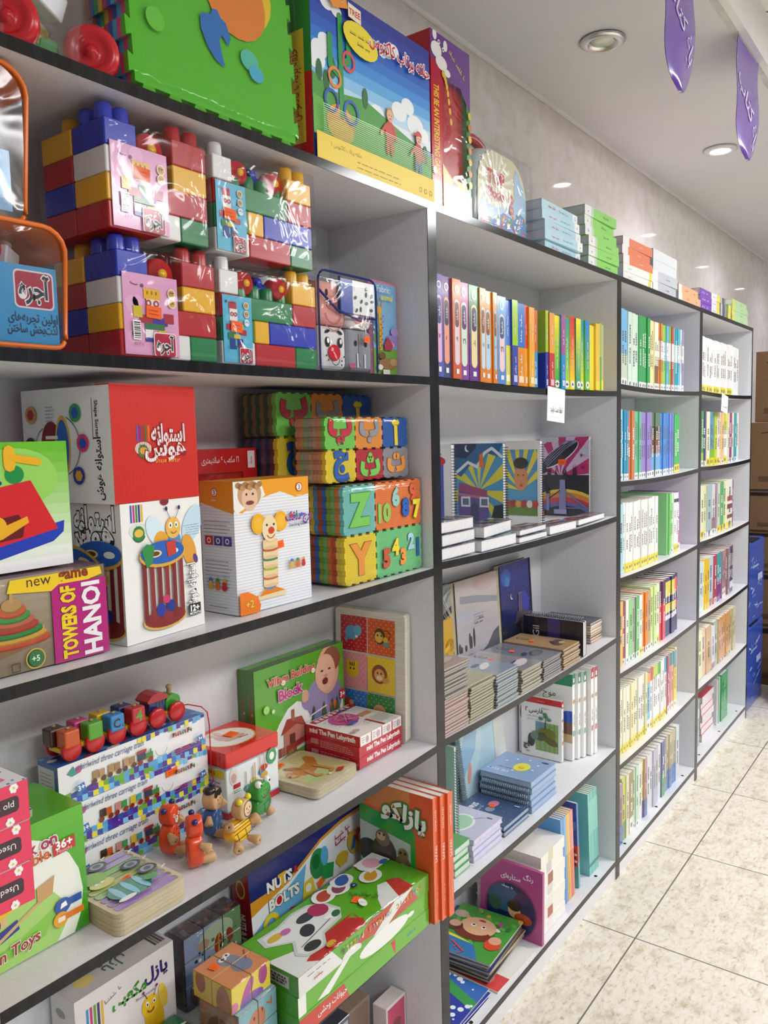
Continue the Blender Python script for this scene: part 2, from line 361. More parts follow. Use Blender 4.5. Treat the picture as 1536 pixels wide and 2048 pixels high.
g = G(); g.box(7.9, 8, -4.2, .285, 0, 2.8, 'ffffff', 'ceiling_paint'); struct(g, 'wall_far')

# recessed ceiling lamps
def downlight(x, y, on, lab):
    t = thing('recessed_downlight', lab, 'ceiling light', (x, y, 2.622))
    g = G(); g.lathe([(.0, -.001), (.062, -.001), (.065, -.006), (.056, -.011), (.045, -.013), (.037, -.008), (.033, -.004)], 'd9d9d7', 'metal' if not on else 'plastic', 28); g.build('trim_ring', t)
    g = G(); g.lathe([(0, -.0056), (.033, -.0056), (.033, -.0046), (0, -.0046)], 'e9ead9', 'lamp_on' if on else 'plastic', 24); g.build('lens', t)
downlight(.8686, -.03, False, 'unlit round recessed downlight in the plain ceiling above the bookcases')
downlight(2.05, -.055, True, 'bright lit recessed downlight in the ceiling beside the right purple flag')
for i, x in enumerate((3.27, 4.45, 5.6)): downlight(x, -.07 - .02 * i, True, ['first', 'second', 'third'][i] + ' lit recessed downlight further along the ceiling, mirrored in the polished wall')
for i, (x, y, pw) in enumerate(PANELS):
    t = thing('panel_and_fill_light', 'lit rectangular panel lamp in the tiled shop ceiling, ' + ['above the aisle', 'leftmost of the far row', 'second of the far row', 'third of the far row', 'furthest down the aisle'][i], 'ceiling light', (x, y, 2.755))
    g = G(); g.box(-.6, .6, -.3, .3, -.02, 0, 'eeeeee', 'plastic'); g.build('frame', t)
    g = G(); g.box(-.575, .575, -.275, .275, -.024, -.02, 'ffffff', 'panel_on'); g.build('diffuser', t)

# purple hanging flags
def flag(x0, x1, y, ztop, h, lab, vt):
    w = x1 - x0; t = thing('hanging_flag', lab, 'flag', (x0, y, ztop), 0, None)
    g = G(); P = []; F = []; nx, nz = 8, 22
    half = .62
    def pt(u, v):
        z = -v * h; r = .5
        if v > half: r = .5 * math.sqrt(max(0, 1 - ((v - half) / (1 - half)) ** 2))
        uu = .5 + (u - .5) * 2 * r * (1 - .06 * math.sin(v * 3)); bend = .006 * math.sin(u * 4 + v * 3) * (.3 + v) + .003 * math.sin(v * 9)
        return (uu * w + .01 * v * v, bend, z)
    for j in range(nz + 1):
        for i in range(nx + 1): P.append(pt(i / nx, min(j / nz, .999)))
    for j in range(nz):
        for i in range(nx): F.append((j * (nx + 1) + i, (j + 1) * (nx + 1) + i, (j + 1) * (nx + 1) + i + 1, j * (nx + 1) + i + 1))
    g.add(P, F, '6a3fae', 'gloss', True); g.add([(a, b + .0012, c) for a, b, c in P], [f[::-1] for f in F], '6a3fae', 'gloss', True)
    g.build('pennant', t)
    Vv, Fv = textmesh(fa('باغ کتاب'), .015); k = w * .3; x_ = (min(p[0] for p in Vv) + max(p[0] for p in Vv)) / 2
    Q = []
    for a, b in Vv:
        X = (a - x_) * k; Z = (b - .3) * k; c, s = math.cos(-.75), math.sin(-.75); X, Z = X * c - Z * s, X * s + Z * c
        u = .5 + X / w; v = vt - Z / h; q = pt(u, v); Q.append((q[0], q[1] - .0015, q[2]))
    gl = G(); gl.add(Q, Fv, 'd9cdf0', 'matte'); gl.build('lettering', t)
    gc = G(); gc.tube([(0, 0, .015), (0, 0, 0)], .0012, 'd8d8d8'); gc.tube([(w, 0, .015), (w, 0, 0)], .0012, 'd8d8d8'); gc.tube([(-.05, 0, .012), (w + .05, 0, .012)], .0015, 'e0e0e0'); gc.build('hanging_cord', t)
flag(.435, .645, -.345, 2.612, .312, 'left purple flag with white lettering hanging from the ceiling edge', .5)
flag(1.06, 1.31, -.35, 2.612, .308, 'right purple flag with white lettering hanging near the lit downlight', .56)

# ---------------------------------------------------------------- bookcases
T = .0165
SAG = {'A': [0, .004, .012, .006, .004], 'B': [.009] * 5, 'C': [.008] * 6, 'D': [.007] * 6}
CASES = {'A': (-1.5, 0, [.07, .456, .832, 1.228, 1.637]), 'B': (0, 1.087, [.066, .46, .836, 1.237, 1.638]),
         'C': (1.087, 2.0155, [.06, .389, .705, 1.028, 1.347, 1.662]), 'D': (2.0155, 2.9347, [.066, .396, .708, 1.034, 1.351, 1.667])}
def sag(case, i, x):
    x0, x1, zz = CASES[case]
    if i == 0 or i >= len(zz): return 0
    u = (x - x0) / (x1 - x0); return -SAG[case][i] * 4 * u * (1 - u)
def sz(case, i, x):
    """height of the top of shelf i of a bookcase at x (i = len -> its top)"""
    z = CASES[case][2]; return (z[i] if i < len(z) else 2.0) + sag(case, i, x)
def szm(case, i, x0, x1):
    return max(sz(case, i, x0), sz(case, i, x1)) + .0006
def bookcase(case, label):
    x0, x1, zz = CASES[case]; t = thing('bookcase', label, 'bookcase', ((x0 + x1) / 2, D / 2, 0), 0, None); ox, oy = -(x0 + x1) / 2, -D / 2
    def done(g, n, p): o = g.build(n, p); o.location = (0, 0, 0); return o
    e = .0009
    for a in (x0, x1 - T):
        g = G().at(ox, oy); g.box(a + .0003, a + T - .0003, 0, D, 0, 2.0, 'ffffff', 'melamine'); s = done(g, 'side_panel', t)
        g = G().at(ox, oy); g.box(a, a + T, -e, .0005, 0, 2.0, '1b1b1e', 'edging'); done(g, 'edge_band', s)
    for i, z in enumerate(zz + [2.0]):
        n = 16; g = G().at(ox, oy); ge = G().at(ox, oy)
        xa, xb = x0 + T, x1 - T
        for k in range(n):
            p = xa + (xb - xa) * k / n; q = xa + (xb - xa) * (k + 1) / n; a, b = z + sag(case, i, p), z + sag(case, i, q)
            g.add([(p, 0, a - T), (q, 0, b - T), (q, D, b - T), (p, D, a - T), (p, 0, a), (q, 0, b), (q, D, b), (p, D, a)], [(0, 1, 5, 4), (2, 3, 7, 6), (4, 5, 6, 7), (3, 2, 1, 0)], 'ffffff', 'melamine')
            ge.add([(p, -e, a - T), (q, -e, b - T), (q, .0004, b - T), (p, .0004, a - T), (p, -e, a), (q, -e, b), (q, .0004, b), (p, .0004, a)], [(0, 1, 5, 4), (4, 5, 6, 7), (3, 2, 1, 0)], '1b1b1e', 'edging')
        if i == 0:
            for xs in (.12, .5, .88):
                cx = xa + (xb - xa) * xs; ge.add([(cx + .006 * math.cos(t_ * .785), .02 + .006 * math.sin(t_ * .785), z + .0006) for t_ in range(8)], [list(range(8))], '1a1a1a', 'matte')
        s = done(g, 'top_board' if i == len(zz) else 'bottom_board' if i == 0 else 'shelf', t); done(ge, 'edge_band', s)
    g = G().at(ox, oy); g.box(x0 + .001, x1 - .001, D, D + .005, .03, 2.0, 'ffffff', 'melamine'); done(g, 'back_panel', t)
    g = G().at(ox, oy); g.box(x0 + T, x1 - T, .003, .019, 0, zz[0] - T, 'ffffff', 'melamine'); done(g, 'plinth', t)
bookcase('A', 'white bookcase with black edging holding boxed toys, nearest at the left')
bookcase('B', 'white bookcase with black edging holding spiral notebooks, second from the left')
bookcase('C', 'white six tier bookcase with black edging full of textbooks, third from the left')
bookcase('D', 'white six tier bookcase with black edging, last of the row beside brown cartons')
# ================================================================ shared builders
def wrap(parent, x0, x1, y0, y1, z0, z1, pad=.002, amp=.004, mat='film', name='plastic_wrap', n=10, seed=0, round_=0):
    """clear film drawn over a pack: a loose box with creases"""
    bm = bmesh.new(); bmesh.ops.create_cube(bm, size=1); bmesh.ops.subdivide_edges(bm, edges=bm.edges[:], cuts=n, use_grid_fill=True)
    for v in bm.verts:
        p = v.co.copy()
        q = Vector(((x0 + x1) / 2 + p.x * (x1 - x0 + 2 * pad), (y0 + y1) / 2 + p.y * (y1 - y0 + 2 * pad), (z0 + z1) / 2 + p.z * (z1 - z0 + 2 * pad)))
        nn = Vector([math.copysign(1, c) if abs(c) > .499 else 0 for c in p]).normalized()
        k = noise.noise(q * 18 + Vector((seed, 3 * seed, 0))); q += nn * amp * (k * .5 + .5)
        if q.z < z0: q.z = z0 + .0003
        v.co = q
    g = G(); g.bm(bm, 'ffffff', mat, True); return g.build(name, parent)
def carton(name, label, cat, loc, rz, w, d, h, col, art=None, mat='card', group=None, bevel=.0012, rx=0, ry=0, k=None):
    t = thing(name, label, cat, loc, rz, group, rx, ry); g = G(); g.box(0, w, 0, d, 0, h, col, mat, **(k or {}))
    if art: art(g, w, d, h)
    g.build('carton', t, bevel); return t
def jig(w, h, n, m, t):
    """outline of a foam tile with jigsaw teeth all round"""
    P = []
    def side(a, b, k, nrm):
        ax, ay = a; dx, dy = b[0] - ax, b[1] - ay
        for i in range(k):
            for f, o in ((.0, 0), (.3, 0), (.22, 1), (.78, 1), (.7, 0)):
                s = (i + f) / k; P.append((ax + dx * s + nrm[0] * t * o, ay + dy * s + nrm[1] * t * o))
    side((0, 0), (w, 0), n, (0, -1)); side((w, 0), (w, h), m, (1, 0)); side((w, h), (0, h), n, (0, 1)); side((0, h), (0, 0), m, (-1, 0)); return P
def book(label, loc, H, W, T, col, bands=(), page='e9e5da', lie=False, rz=0, ry=0, group=None, name='book', cat='book', parts=True, text=None, cover=None, art=None, rx=0):
    """standing: spine to the front, thickness along x; lie: on its side, length along x"""
    t = thing(name, label, cat, loc, rz, group, rx, 90 if lie else ry) if parts else None
    g = G(); b = .0007
    g.box(0, T, 0, b, 0, H, col, 'gloss'); g.box(0, b, b, W, 0, H, cover or col, 'gloss'); g.box(T - b, T, b, W, 0, H, cover or col, 'gloss')
    c = face(g, 0, T, 0, W, 0, H, 'F', 'gloss')
    for v0, v1, cc in bands: c.r(0, v0, 1, v1, cc); c.k = 2
    c.k = 4
    if text:
        for s, v, hh, tc, rot in text: c.t(s, .5, v, hh, tc, rot=rot)
    if art: art(g, W, T, H)
    gp = G() if parts else g
    gp.box(b, T - b, b, W - .003, .002, H - .002, page, 'paper')
    if parts: g.build('cover', t); gp.build('page_block', t); return t
    return solo(g, name, label, cat, loc, rz, group, rx, 90 if lie else ry)
def fig(c, u, v, s, skin, top, bot, hair, cap=None):
    """a small printed figure of a child, s = height as share of width"""
    a = c.a; k = s
    c.e_(u - .08 * k, v + .16 * k * a, .07 * k, .2 * k, bot); c.e_(u + .08 * k, v + .16 * k * a, .07 * k, .2 * k, bot)
    c.e_(u, v + .46 * k * a, .17 * k, .25 * k, top); c.l([(u - .14 * k, v + .58 * k * a), (u - .3 * k, v + .4 * k * a)], .08 * k, top); c.l([(u + .14 * k, v + .58 * k * a), (u + .24 * k, v + .34 * k * a)], .08 * k, top)
    c.e_(u - .31 * k, v + .37 * k * a, .045 * k, None, skin); c.e_(u, v + .83 * k * a, .13 * k, .15 * k, hair); c.e_(u, v + .8 * k * a, .115 * k, .13 * k, skin)
    if cap: c.e_(u, v + .88 * k * a, .14 * k, .11 * k, cap, 0, 20, 0, 180); c.e_(u - .1 * k, v + .88 * k * a, .1 * k, .025 * k, cap)
    for q in (-.045, .045): c.e_(u + q * k, v + .81 * k * a, .014 * k, None, '2a1c18', n=8)
    c.e_(u, v + .74 * k * a, .035 * k, .012 * k, 'a8443c', n=8)
def sky(c, v0, v1, cols):
    n = len(cols); 
    for i, q in enumerate(cols): c.r(0, v0 + (v1 - v0) * i / n, 1, v0 + (v1 - v0) * (i + 1) / n, q); c.k -= 1
    c.k += 1
def hexmix(a, b, t): 
    x = [int(a[i:i + 2], 16) for i in (0, 2, 4)]; y = [int(b[i:i + 2], 16) for i in (0, 2, 4)]; return '%02x%02x%02x' % tuple(int(p + (q - p) * t) for p, q in zip(x, y))
def grad(a, b, n): return [hexmix(a, b, i / (n - 1)) for i in range(n)]

# ================================================================ on top of the bookcases
ZT = 2.0
# clear tub cart with red wheels
t = thing('toy_block_tub', 'clear plastic tub of toy blocks on red wheels, at the top left corner', 'toy tub', (-.862, .12, ZT))
g = G(); g.prism([(x * .075 + math.copysign(.045, x), y * .06 + math.copysign(.03, y)) for x, y in [(math.cos(a * math.pi / 12 + .13), math.sin(a * math.pi / 12 + .13)) for a in range(24)]], .012, .26, 'eef0f2', 'thick_film', smooth=True); g.build('tub', t)
for cx, cy, cz, cc, rz in [(-.03, -.05, .09, 'f2f2f0', 12), (.045, -.05, .1, 'f4f4f2', 18), (.01, -.045, .03, '3aa655', 30), (-.06, -.03, .04, '2f55c8', 5), (.055, -.03, .03, '58b860', 60), (-.045, .0, .15, 'd8606a', 40), (.03, 0, .16, '3b62c9', 20), (-.01, -.03, .13, 'e58c9c', 75), (.06, .0, .06, 'e8c832', 10)]:
    g = G().at(cx, cy, cz, 10, 15, rz); g.rbox(-.025, .025, -.012, .012, -.017, .017, cc, 'plastic', .003)
    g.lathe([(.009, .017), (.009, .024), (.007, .026), (0, .026)], cc, n=10); g.build('toy_block', t)
for cx, cy in ((-.03, -.085), (.088, -.082), (-.03, .09), (.088, .09)):
    g = G().at(cx, cy, .036, 90, 0, -38); g.lathe([(0, -.014), (.03, -.014), (.036, -.009), (.036, .009), (.031, .013), (.024, .014), (.02, .009), (.008, .009), (.006, .016), (0, .016)], 'd0202c', 'plastic', 24); g.build('wheel', t)

# foam floor mats
t = thing('foam_mat_pack', 'large wrapped pack of foam floor mats, green front with an orange and blue picture', 'play mat', (-.733, .014, ZT + .0055), 0, None, -3)
mw, mh = .325, .34
for i, cc in enumerate(['5cc32a', 'e85a8c', '58b8e8', '4a56c0', 'd94a5c', 'f0c83c', '56b46a', '3c7fd0', 'e88030']):
    g = G().at(.01, .009 + i * .0095, .008, 90); g.prism(jig(mw, mh, 7, 7, .009), 0, .009, cc, 'foam')
    if i == 0:
        g.M = Matrix(); c = Cv(g, (.01, 0, .008), (1, 0, 0), (0, 0, 1), mw, mh, 'foam', .0008)
        c.e_(.64, .62, .24, .2, 'f3cf2c'); c.e_(.63, .56, .2, .19, 'f08a34'); c.p([(.42, .42), (.455, .425), (.47, .455), (.5, .46), (.52, .43), (.55, .42), (.575, .36), (.555, .32), (.53, .345), (.52, .355), (.5, .33), (.51, .27), (.525, .215), (.47, .23), (.42, .28), (.39, .34), (.39, .4)], '2f78c8')
        c.e_(.69, .3, .06, .05, '58c8b0'); c.e_(.73, .25, .05, .04, '4fb8d8'); c.e_(.12, .28, .05, .05, '6fd040'); c.l([(.55, .6), (.6, .56), (.66, .58)], .008, 'c84a20')
    g.build('foam_mat', t)
wrap(t, 0, mw + .02, -.002, .088, .002, mh + .014, .002, .007, n=16, seed=3)

# ring toss box
def art(g, w, d, h):
    c = face(g, 0, w, 0, d, 0, h, 'F')
    sky(c, .34, 1, ['e8f2fa', 'bfe0f6', '8cc6f0', '5aaae8', '3a8fe0', '2f78d4', '2a62c4', '2a4fb4', '2c40a4', '2c3598'])
    for q in [(.06, .62, .06), (.1, .68, .05), (.03, .56, .07), (.7, .5, .07), (.78, .56, .06), (.85, .46, .08), (.5, .42, .06), (.6, .83, .05), (.66, .86, .045), (.12, .9, .05), (.19, .88, .04), (.56, .8, .03), (.92, .42, .06)]: c.e_(q[0], q[1], q[2], q[2] * .7, 'f2f6fa', n=14); c.k -= .5
    c.p([(0, .2), (1, .12), (1, .3), (.7, .38), (.4, .46), (.16, .42), (0, .48)], '4a9c3c'); c.p([(0, .14), (1, .1), (1, .22), (.5, .34), (.2, .32), (0, .36)], '5fb63f')
    for u, v in ((.05, .5), (.1, .46), (.15, .55), (.4, .47), (.94, .3)): c.e_(u, v, .022, .05, '2f6a34')
    c.e_(.2, .25, .105, .09, 'f39a2e'); c.e_(.2, .21, .1, .05, 'f7bc34')
    for pts in ([(.21, .3), (.21, .86)], [(.21, .52), (.13, .56), (.13, .72)], [(.21, .6), (.27, .63), (.27, .78)]): c.l(pts, .035, '2f9a4c')
    c.ring(.27, .63, .05, .035, 'e04a5a'); c.ring(.16, .5, .05, .035, 'f08a3c'); c.ring(.13, .36, .055, .04, '2a56b0'); c.ring(.28, .34, .06, .045, '2f62bc')
    fig(c, .6, .2, .24, 'e8b898', 'd0452e', 'd85030', 'c89040'); fig(c, .86, .16, .22, 'e8b898', 'cf2a3a', '2f4fa8', '3a2418', 'cf2233')
    c.e_(.36, .78, .14, .075, 'f4dc30', -8); c.t('~14', .36, .8, .03, '5a4a10'); c.t('~8', .38, .755, .03, '5a4a10')
    c.t('حلقه پرتاب کاکتوس', .7, .82, .085, 'cf2038', fit=.54, out='ffffff', bold=.02, ow=.06)
    c.p([(.07, .97), (.15, .88), (.26, .92), (.24, 1), (.1, 1)], 'f0962c'); c.t('CA', .19, .965, .05, '22348c', out='ffffff', bold=.02); c.p([(.26, .88), (.36, .87), (.36, .95), (.26, .96)], 'f4ead0'); c.t('TREE', .31, .915, .04, 'cf2233', bold=.02)
    c.r(0, 0, 1, .15, 'f2d33c'); c.t('حلقه پرتاب کاکتوس 1', .22, .1, .028, '8a6a1a'); c.lines(.3, .7, .06, 2, .03, 'a8862a', .005)
    for u in (.86, .91, .96): c.ring(u, .05, .014, .011, '7a6a2a', 12)
    for i in range(14): c.r(.05, .155 + i * .012, 1, .159 + i * .012, hexmix('9ccf8c', 'dcefd0', i / 13)); c.k -= 1
    c = face(g, 0, w, 0, d, 0, h, 'L'); c.r(0, 0, 1, .48, 'd22a2a'); c.r(0, .48, 1, 1, '3f9a3f'); c.r(.22, .1, .78, .72, 'f4d83a'); c.t('حلقه پرتاب کاکتوس 1', .5, .41, .42, 'b02020', rot=90, fit=1.75)
carton('ring_toss_box', 'blue and yellow ring toss game box showing a cactus and two children', 'game box', (-.358, .008, ZT), 0, .372, .075, .305, '2f62bc', art, 'gloss', bevel=.0015)

# red window game box
t = thing('game_box', 'tall red and purple game box with a clear window, on top beside the jar', 'game box', (.02, .008, ZT))
g = G(); w, d, h = .16, .11, .355
g.box(0, w, .012, d, 0, h, 'c8242c', 'gloss', R='2f8a3a'); g.box(0, .04, 0, .012, 0, h, 'c8242c', 'gloss'); g.box(w - .016, w, 0, .012, 0, h, '3a8a3c', 'gloss'); g.box(.04, w - .016, 0, .012, 0, .07, 'e8c438', 'gloss'); g.box(.04, w - .016, 0, .012, .27, h, '6a3a8c', 'gloss')
g.prism([(.04, 0), (.07, 0)], 0, .001, '6a3a8c')
c = face(g, 0, w, 0, d, 0, h, 'F', 'gloss'); c.p([(0, .78), (.3, .78), (.34, .72), (.46, .8), (.7, .78), (.95, .66), (1, .66), (1, 1), (0, 1)], '6f3d92'); c.r(0, 0, .25, .8, 'c8202c'); c.p([(0, .7), (.25, .7), (.4, .78), (.3, .84), (0, .84)], 'b8203a')
c.t('THIS BE AN INTERESTING GAME', .125, .44, .17, 'f2cf35', rot=-90, bold=.03, fit=1.15)
c.t('~11', .66, .885, .1, 'f0d24a', rot=-32)
for q in [(.14, .9, .13, .1), (.26, .84, .14, .09), (.1, .98, .05, .07), (.36, .95, .05, .07), (.4, .8, .08, .05)]: c.e_(q[0], q[1], q[2], q[3], 'f4f2f0')
for u, v, r in ((.2, .95, .03), (.3, .92, .03)): c.e_(u, v, r, None, 'ffffff'); c.e_(u, v, r * .5, None, '2a2a2a')
c.p([(.25, .0), (1, 0), (1, .13), (.85, .16), (.6, .12), (.45, .2), (.25, .26)], 'ecc93a'); c.e_(.38, .1, .1, .13, 'e8862e'); c.e_(.56, .13, .1, .11, '6a4a34'); c.e_(.05, .2, .05, .05, 'f0e8e0'); c.t('3', .76, .07, .09, 'b8202c'); c.t('~6', .88, .07, .09, 'b8202c', rot=-90)
for k in range(9): c.e_(.28 + .022 * k, .78 - .004 * k * k, .03, .045, 'e8c23a', n=10)
for k in range(7): c.e_(.95, .62 - .07 * k, .045, .05, ['e8c23a', 'd87a2a'][k % 2], n=10)
g.build('carton', t)
g = G()
for i in range(9): g.ell(.1 + .012 * math.sin(i * 2.1), .03 + .004 * (i % 3), .085 + i * .021, .045, .016, .02, ['3f9a3a', 'b83a5c', '4faa44', 'c0566c', '3a8a34', 'a83048', '58b04a', '8a2f4c', '49a03c'][i], 'plastic')
g.build('rubber_toy', t)
g = G(); P = [(.045, .068), (.14, .06), (.142, .2), (.13, .26), (.09, .275), (.05, .262)]; g.at(0, -.001, 0, 90); g.prism(P, 0, .001, 'ffffff', 'film'); g.build('window_film', t)

# tub of toy blocks with printed sleeve
t = thing('block_jar', 'rounded clear tub with a red carry handle and a sunburst label for toy blocks', 'toy tub', (.387, .1, ZT))
def rnd(w, h, r, rb, n=8):
    P = []
    for cx, cy, rr, a0 in ((w / 2 - r, h - r, r, 0), (-w / 2 + r, h - r, r, 90), (-w / 2 + rb, rb, rb, 180), (w / 2 - rb, rb, rb, 270)):
        for k in range(n + 1): q = math.radians(a0 + 90 * k / n); P.append((cx + rr * math.cos(q), cy + rr * math.sin(q)))
    return P
g = G()
for k in range(8):   # body, swelling towards the middle of its depth
    for s in (0,): pass
prof = [(-.062, .86), (-.055, .95), (-.03, 1), (.03, 1), (.055, .95), (.062, .86)]; B = rnd(.275, .21, .1, .03, 10); n = len(B); pts = []; fs = []
for y, s in prof: pts += [(x * s, y, .105 + (z - .105) * s) for x, z in B]
for j in range(len(prof) - 1): fs += [(j * n + i, j * n + (i + 1) % n, (j + 1) * n + (i + 1) % n, (j + 1) * n + i) for i in range(n)]
fs += [list(range(n))[::-1], list(range((len(prof) - 1) * n, len(prof) * n))]
g.add(pts, fs, 'dfe6ea', 'gloss', True); g.build('tub', t)
g = G(); B2 = rnd(.25, .185, .092, .02, 10); c = Cv(g, (-.13, -.0622, .012), (1, 0, 0), (0, 0, 1), .26, .185, 'gloss')
pl = [(x / .26 + .5, z / .185) for x, z in B2]
c.p(pl, 'd9d6b2')
for k in range(22):
    a0 = math.radians(k * 360 / 22); a1 = a0 + math.radians(7); q = [(.36, .56), (.36 + .34 * math.cos(a0), .56 + .46 * math.sin(a0)), (.36 + .34 * math.cos(a1), .56 + .46 * math.sin(a1))]; c.p(q, 'f4f0d8'); c.k -= .9
c.k += 1; c.p([(.02, .02), (.98, .02), (.98, .5), (.9, .72), (.78, .9), (.72, .8), (.74, .5), (.6, .36), (.36, .3), (.1, .34), (.03, .2)], 'a8cbe6'); c.p([(.02, .02), (.98, .02), (.98, .26), (.86, .34), (.72, .22), (.5, .26), (.3, .12), (.1, .2), (.02, .1)], '5a86c8')
for i in range(46):
    u = random.uniform(.06, .95); v = random.uniform(.02, .1 + .24 * u); c.e_(u, v, .022, .022, random.choice(['e8b82c', 'd8463c', 'e8862e', '4f9a4a', '7a4f9c', 'e6d24a', '3f6fc0']), n=7); c.k -= .97
c.k += 2; c.t('TOP', .36, .66, .17, 'c22c34', bold=.05, out='f6ecd8', ow=.07); c.t('Blocks', .36, .46, .125, 'c22c34', bold=.05, out='f6ecd8', ow=.06, fit=.42)
for v in (.47, .33): c.e_(.66, v, .045, None, 'c85a48'); c.t('24' if v > .4 else '+3', .66, v, .045, 'ffffff')
g.build('label', t)
g = G(); g.tube([(-.12, 0, .165)] + [(-.045 + .078 * math.cos(math.pi - a * math.pi / 10), 0, .185 + .055 * math.sin(a * math.pi / 10)) for a in range(11)] + [(.03, 0, .19)], .0125, 'b8202c'); g.build('handle', t)
wrap(t, -.14, .145, -.066, .066, .002, .2, .002, .005, n=8, seed=5)

# stacks of books lying on top: x0, y, z, length, depth, thickness ...
ordn = ['topmost', 'second from the top', 'third from the top', 'fourth from the top', 'fifth from the top', 'bottom', 'seventh from the top', 'eighth from the top']
def stack(n, x0, y0, z0, L, dep, T, col, bands, what, where, group, jit=.002, text=None, page='cdd0d8', rz=0, offs=None):
    L -= .008
    for i in range(n):
        dx = offs[i] if offs else random.uniform(-jit, jit); k = n - 1 - i
        pos = 'topmost' if k == 0 else 'bottom' if i == 0 else ordn[k]
        book('%s, %s of its stack, %s' % (what, pos, where), (x0 + dx, y0 + abs(dx) * .5, z0 + (i + 1) * T), L, dep, T - .0004, col, bands, page, True, rz + random.uniform(-1.2, 1.2), group=group, text=text)
tx = [('~9', .27, .5, 'cc4a90', 90), ('~16', .6, .4, '7a98b4', 90), ('~1', .93, .6, '6a7a88', 90)]
stack(5, .555, .004, ZT, .25, .19, .025, 'b7dbe8', [(0, .86, 'b7dbe8'), (.86, 1, 'f2f4f6')], 'thick pale blue textbook', 'beside the block tub', 'pale blue textbooks on top', text=tx, offs=[.02, .006, .006, -.008, -.009])
tx = [('~9', .65, .4, '4a8a3a', 90), ('~1', .1, .6, '6a7a88', 90)]
stack(6, .85, .004, ZT, .25, .2, .0285, '8ed668', [(0, .2, 'f0f0f0'), (.2, .27, 'c8dcc0')], 'thick bright green textbook', 'on the second bookcase', 'green textbooks on top', text=tx, offs=[.01, .004, 0, -.012, -.014, -.013])
wt = 'third bookcase'
stack(3, 1.148, .01, ZT + .052, .285, .19, .029, 'e8825c', [(0, .2, 'f2f0ee')], 'orange white ended textbook', wt, 'orange textbooks on top', text=[('~9', .6, .3, 'fbeee6', 90)], offs=[0, -.004, .008])
stack(2, 1.15, .01, ZT, .285, .19, .026, 'f2f2ee', [(.86, .94, 'ecd83c')], 'white yellow striped textbook', 'under the orange textbooks', 'white striped textbooks on top', text=[('~9', .2, .3, '8a8a8a', 90)])
stack(2, 1.445, .01, ZT + .074, .285, .19, .036, 'e6ebf0', [(.94, .97, 'f8f8f8')], 'plain white thick textbook', 'beside the orange ones', 'plain white textbooks on top')
stack(2, 1.442, .01, ZT, .285, .19, .037, 'c9ced6', [(0, .2, 'f2f2f2')], 'grey textbook', 'under the plain white ones', 'grey textbooks on top', text=[('~9', .6, .3, '5a6470', 90)])
stack(2, 1.74, .01, ZT, .285, .17, .032, 'efb488', [(0, .16, 'f2ede6')], 'pale orange textbook', 'third bookcase right end', 'pale orange textbooks on top', text=[('~9', .4, .3, '8a5a3a', 90), ('~3', .8, .4, '8a5a3a', 90)])
wt = 'on the last bookcase'
stack(3, 2.04, .012, ZT, .17, .17, .029, '7a46b8', [], 'purple textbook', wt, 'purple textbooks on top', text=[('~9', .3, .4, 'f0e6fa', 90), ('~4', .65, .4, 'f0e6fa', 90)])
stack(3, 2.215, .012, ZT, .14, .17, .029, 'eceaf2', [(.6, 1, 'e8dc5c')], 'white yellow textbook', 'by the purple ones', 'white and yellow textbooks on top', text=[('~9', .3, .4, '7a7a90', 90)])
stack(3, 2.36, .012, ZT, .1, .17, .029, '5c5a66', [(.0, .3, 'c8c6d0'), (.7, 1, '9a98a4')], 'dark grey patterned book', wt, 'dark grey books on top')
stack(2, 2.465, .012, ZT, .09, .17, .034, 'ece24c', [(.0, .35, '6f9a4a')], 'narrow yellow book', 'beside the pale green ones', 'yellow books on top')
stack(4, 2.565, .012, ZT, .3, .19, .026, 'bfe0ae', [(0, .14, 'ece24c')], 'pale green textbook', wt, 'pale green textbooks on top', text=[('~9', .6, .3, '6a8a5a', 90)])
stack(3, 2.869, .06, ZT, .064, .15, .022, 'c8bfae', [], 'small tan book', 'behind the pale green ones', 'tan books on top')
# ================================================================ first bookcase, top compartment
def ajr(c, u, v, w, rim='f6e8ec'):
    """the red maker's badge"""
    a = c.a; c.rr(u - w / 2, v - w * .44 * a, u + w / 2, v + w * .44 * a, w * .12, rim); c.rr(u - w * .46, v - w * .4 * a, u + w * .46, v + w * .4 * a, w * .1, 'b81c3c'); c.t('آجره', u, v, w * .62, '2a2a34', bold=.03, out='ffffff', ow=.05, fit=w * .74)
def blocks(name, label, loc, rz, rows, W, rh, dep, card, left):
    t = thing(name, label, 'toy blocks', loc, rz, 'wrapped building block packs'); nr = len(rows)
    def stud(g, x, y, z, c): g.at(x, y, z); g.lathe([(.0125, 0), (.012, .016), (.0105, .021), (0, .022)], c, n=12); g.M = Matrix()
    for r, row in enumerate(rows):
        z1 = (nr - r) * rh; z0 = z1 - rh
        for x0, x1, cc, st in row:
            d0 = min(dep * .5, .075); g = G(); g.rbox(x0 + .0003, x1 - .0003, 0, d0, z0 + .0003, z1 - .0003, cc, 'plastic', .0015, 1)
            if st:
                k = max(1, round((x1 - x0) / .03))
                for q in range(k):
                    for y in (.018, .054): stud(g, x0 + (x1 - x0) * (q + .5) / k, y, z1, cc)
            g.build('toy_block', t)
        g = G(); lc = left[r]; g.rbox(0, W * .9, dep * .5 + .0015, dep, z0 + .0003, z1 - .0003, lc, 'plastic', .0015, 1)
        if r == 0:
            for q in range(2): stud(g, .02 + .03 * q, dep * .5 + .03, z1, lc)
        g.build('toy_block', t)
    return t
RD, BL, YE, WH, GR = 'b81822', '2436b8', 'efb416', 'e9e9e8', '1c7f48'
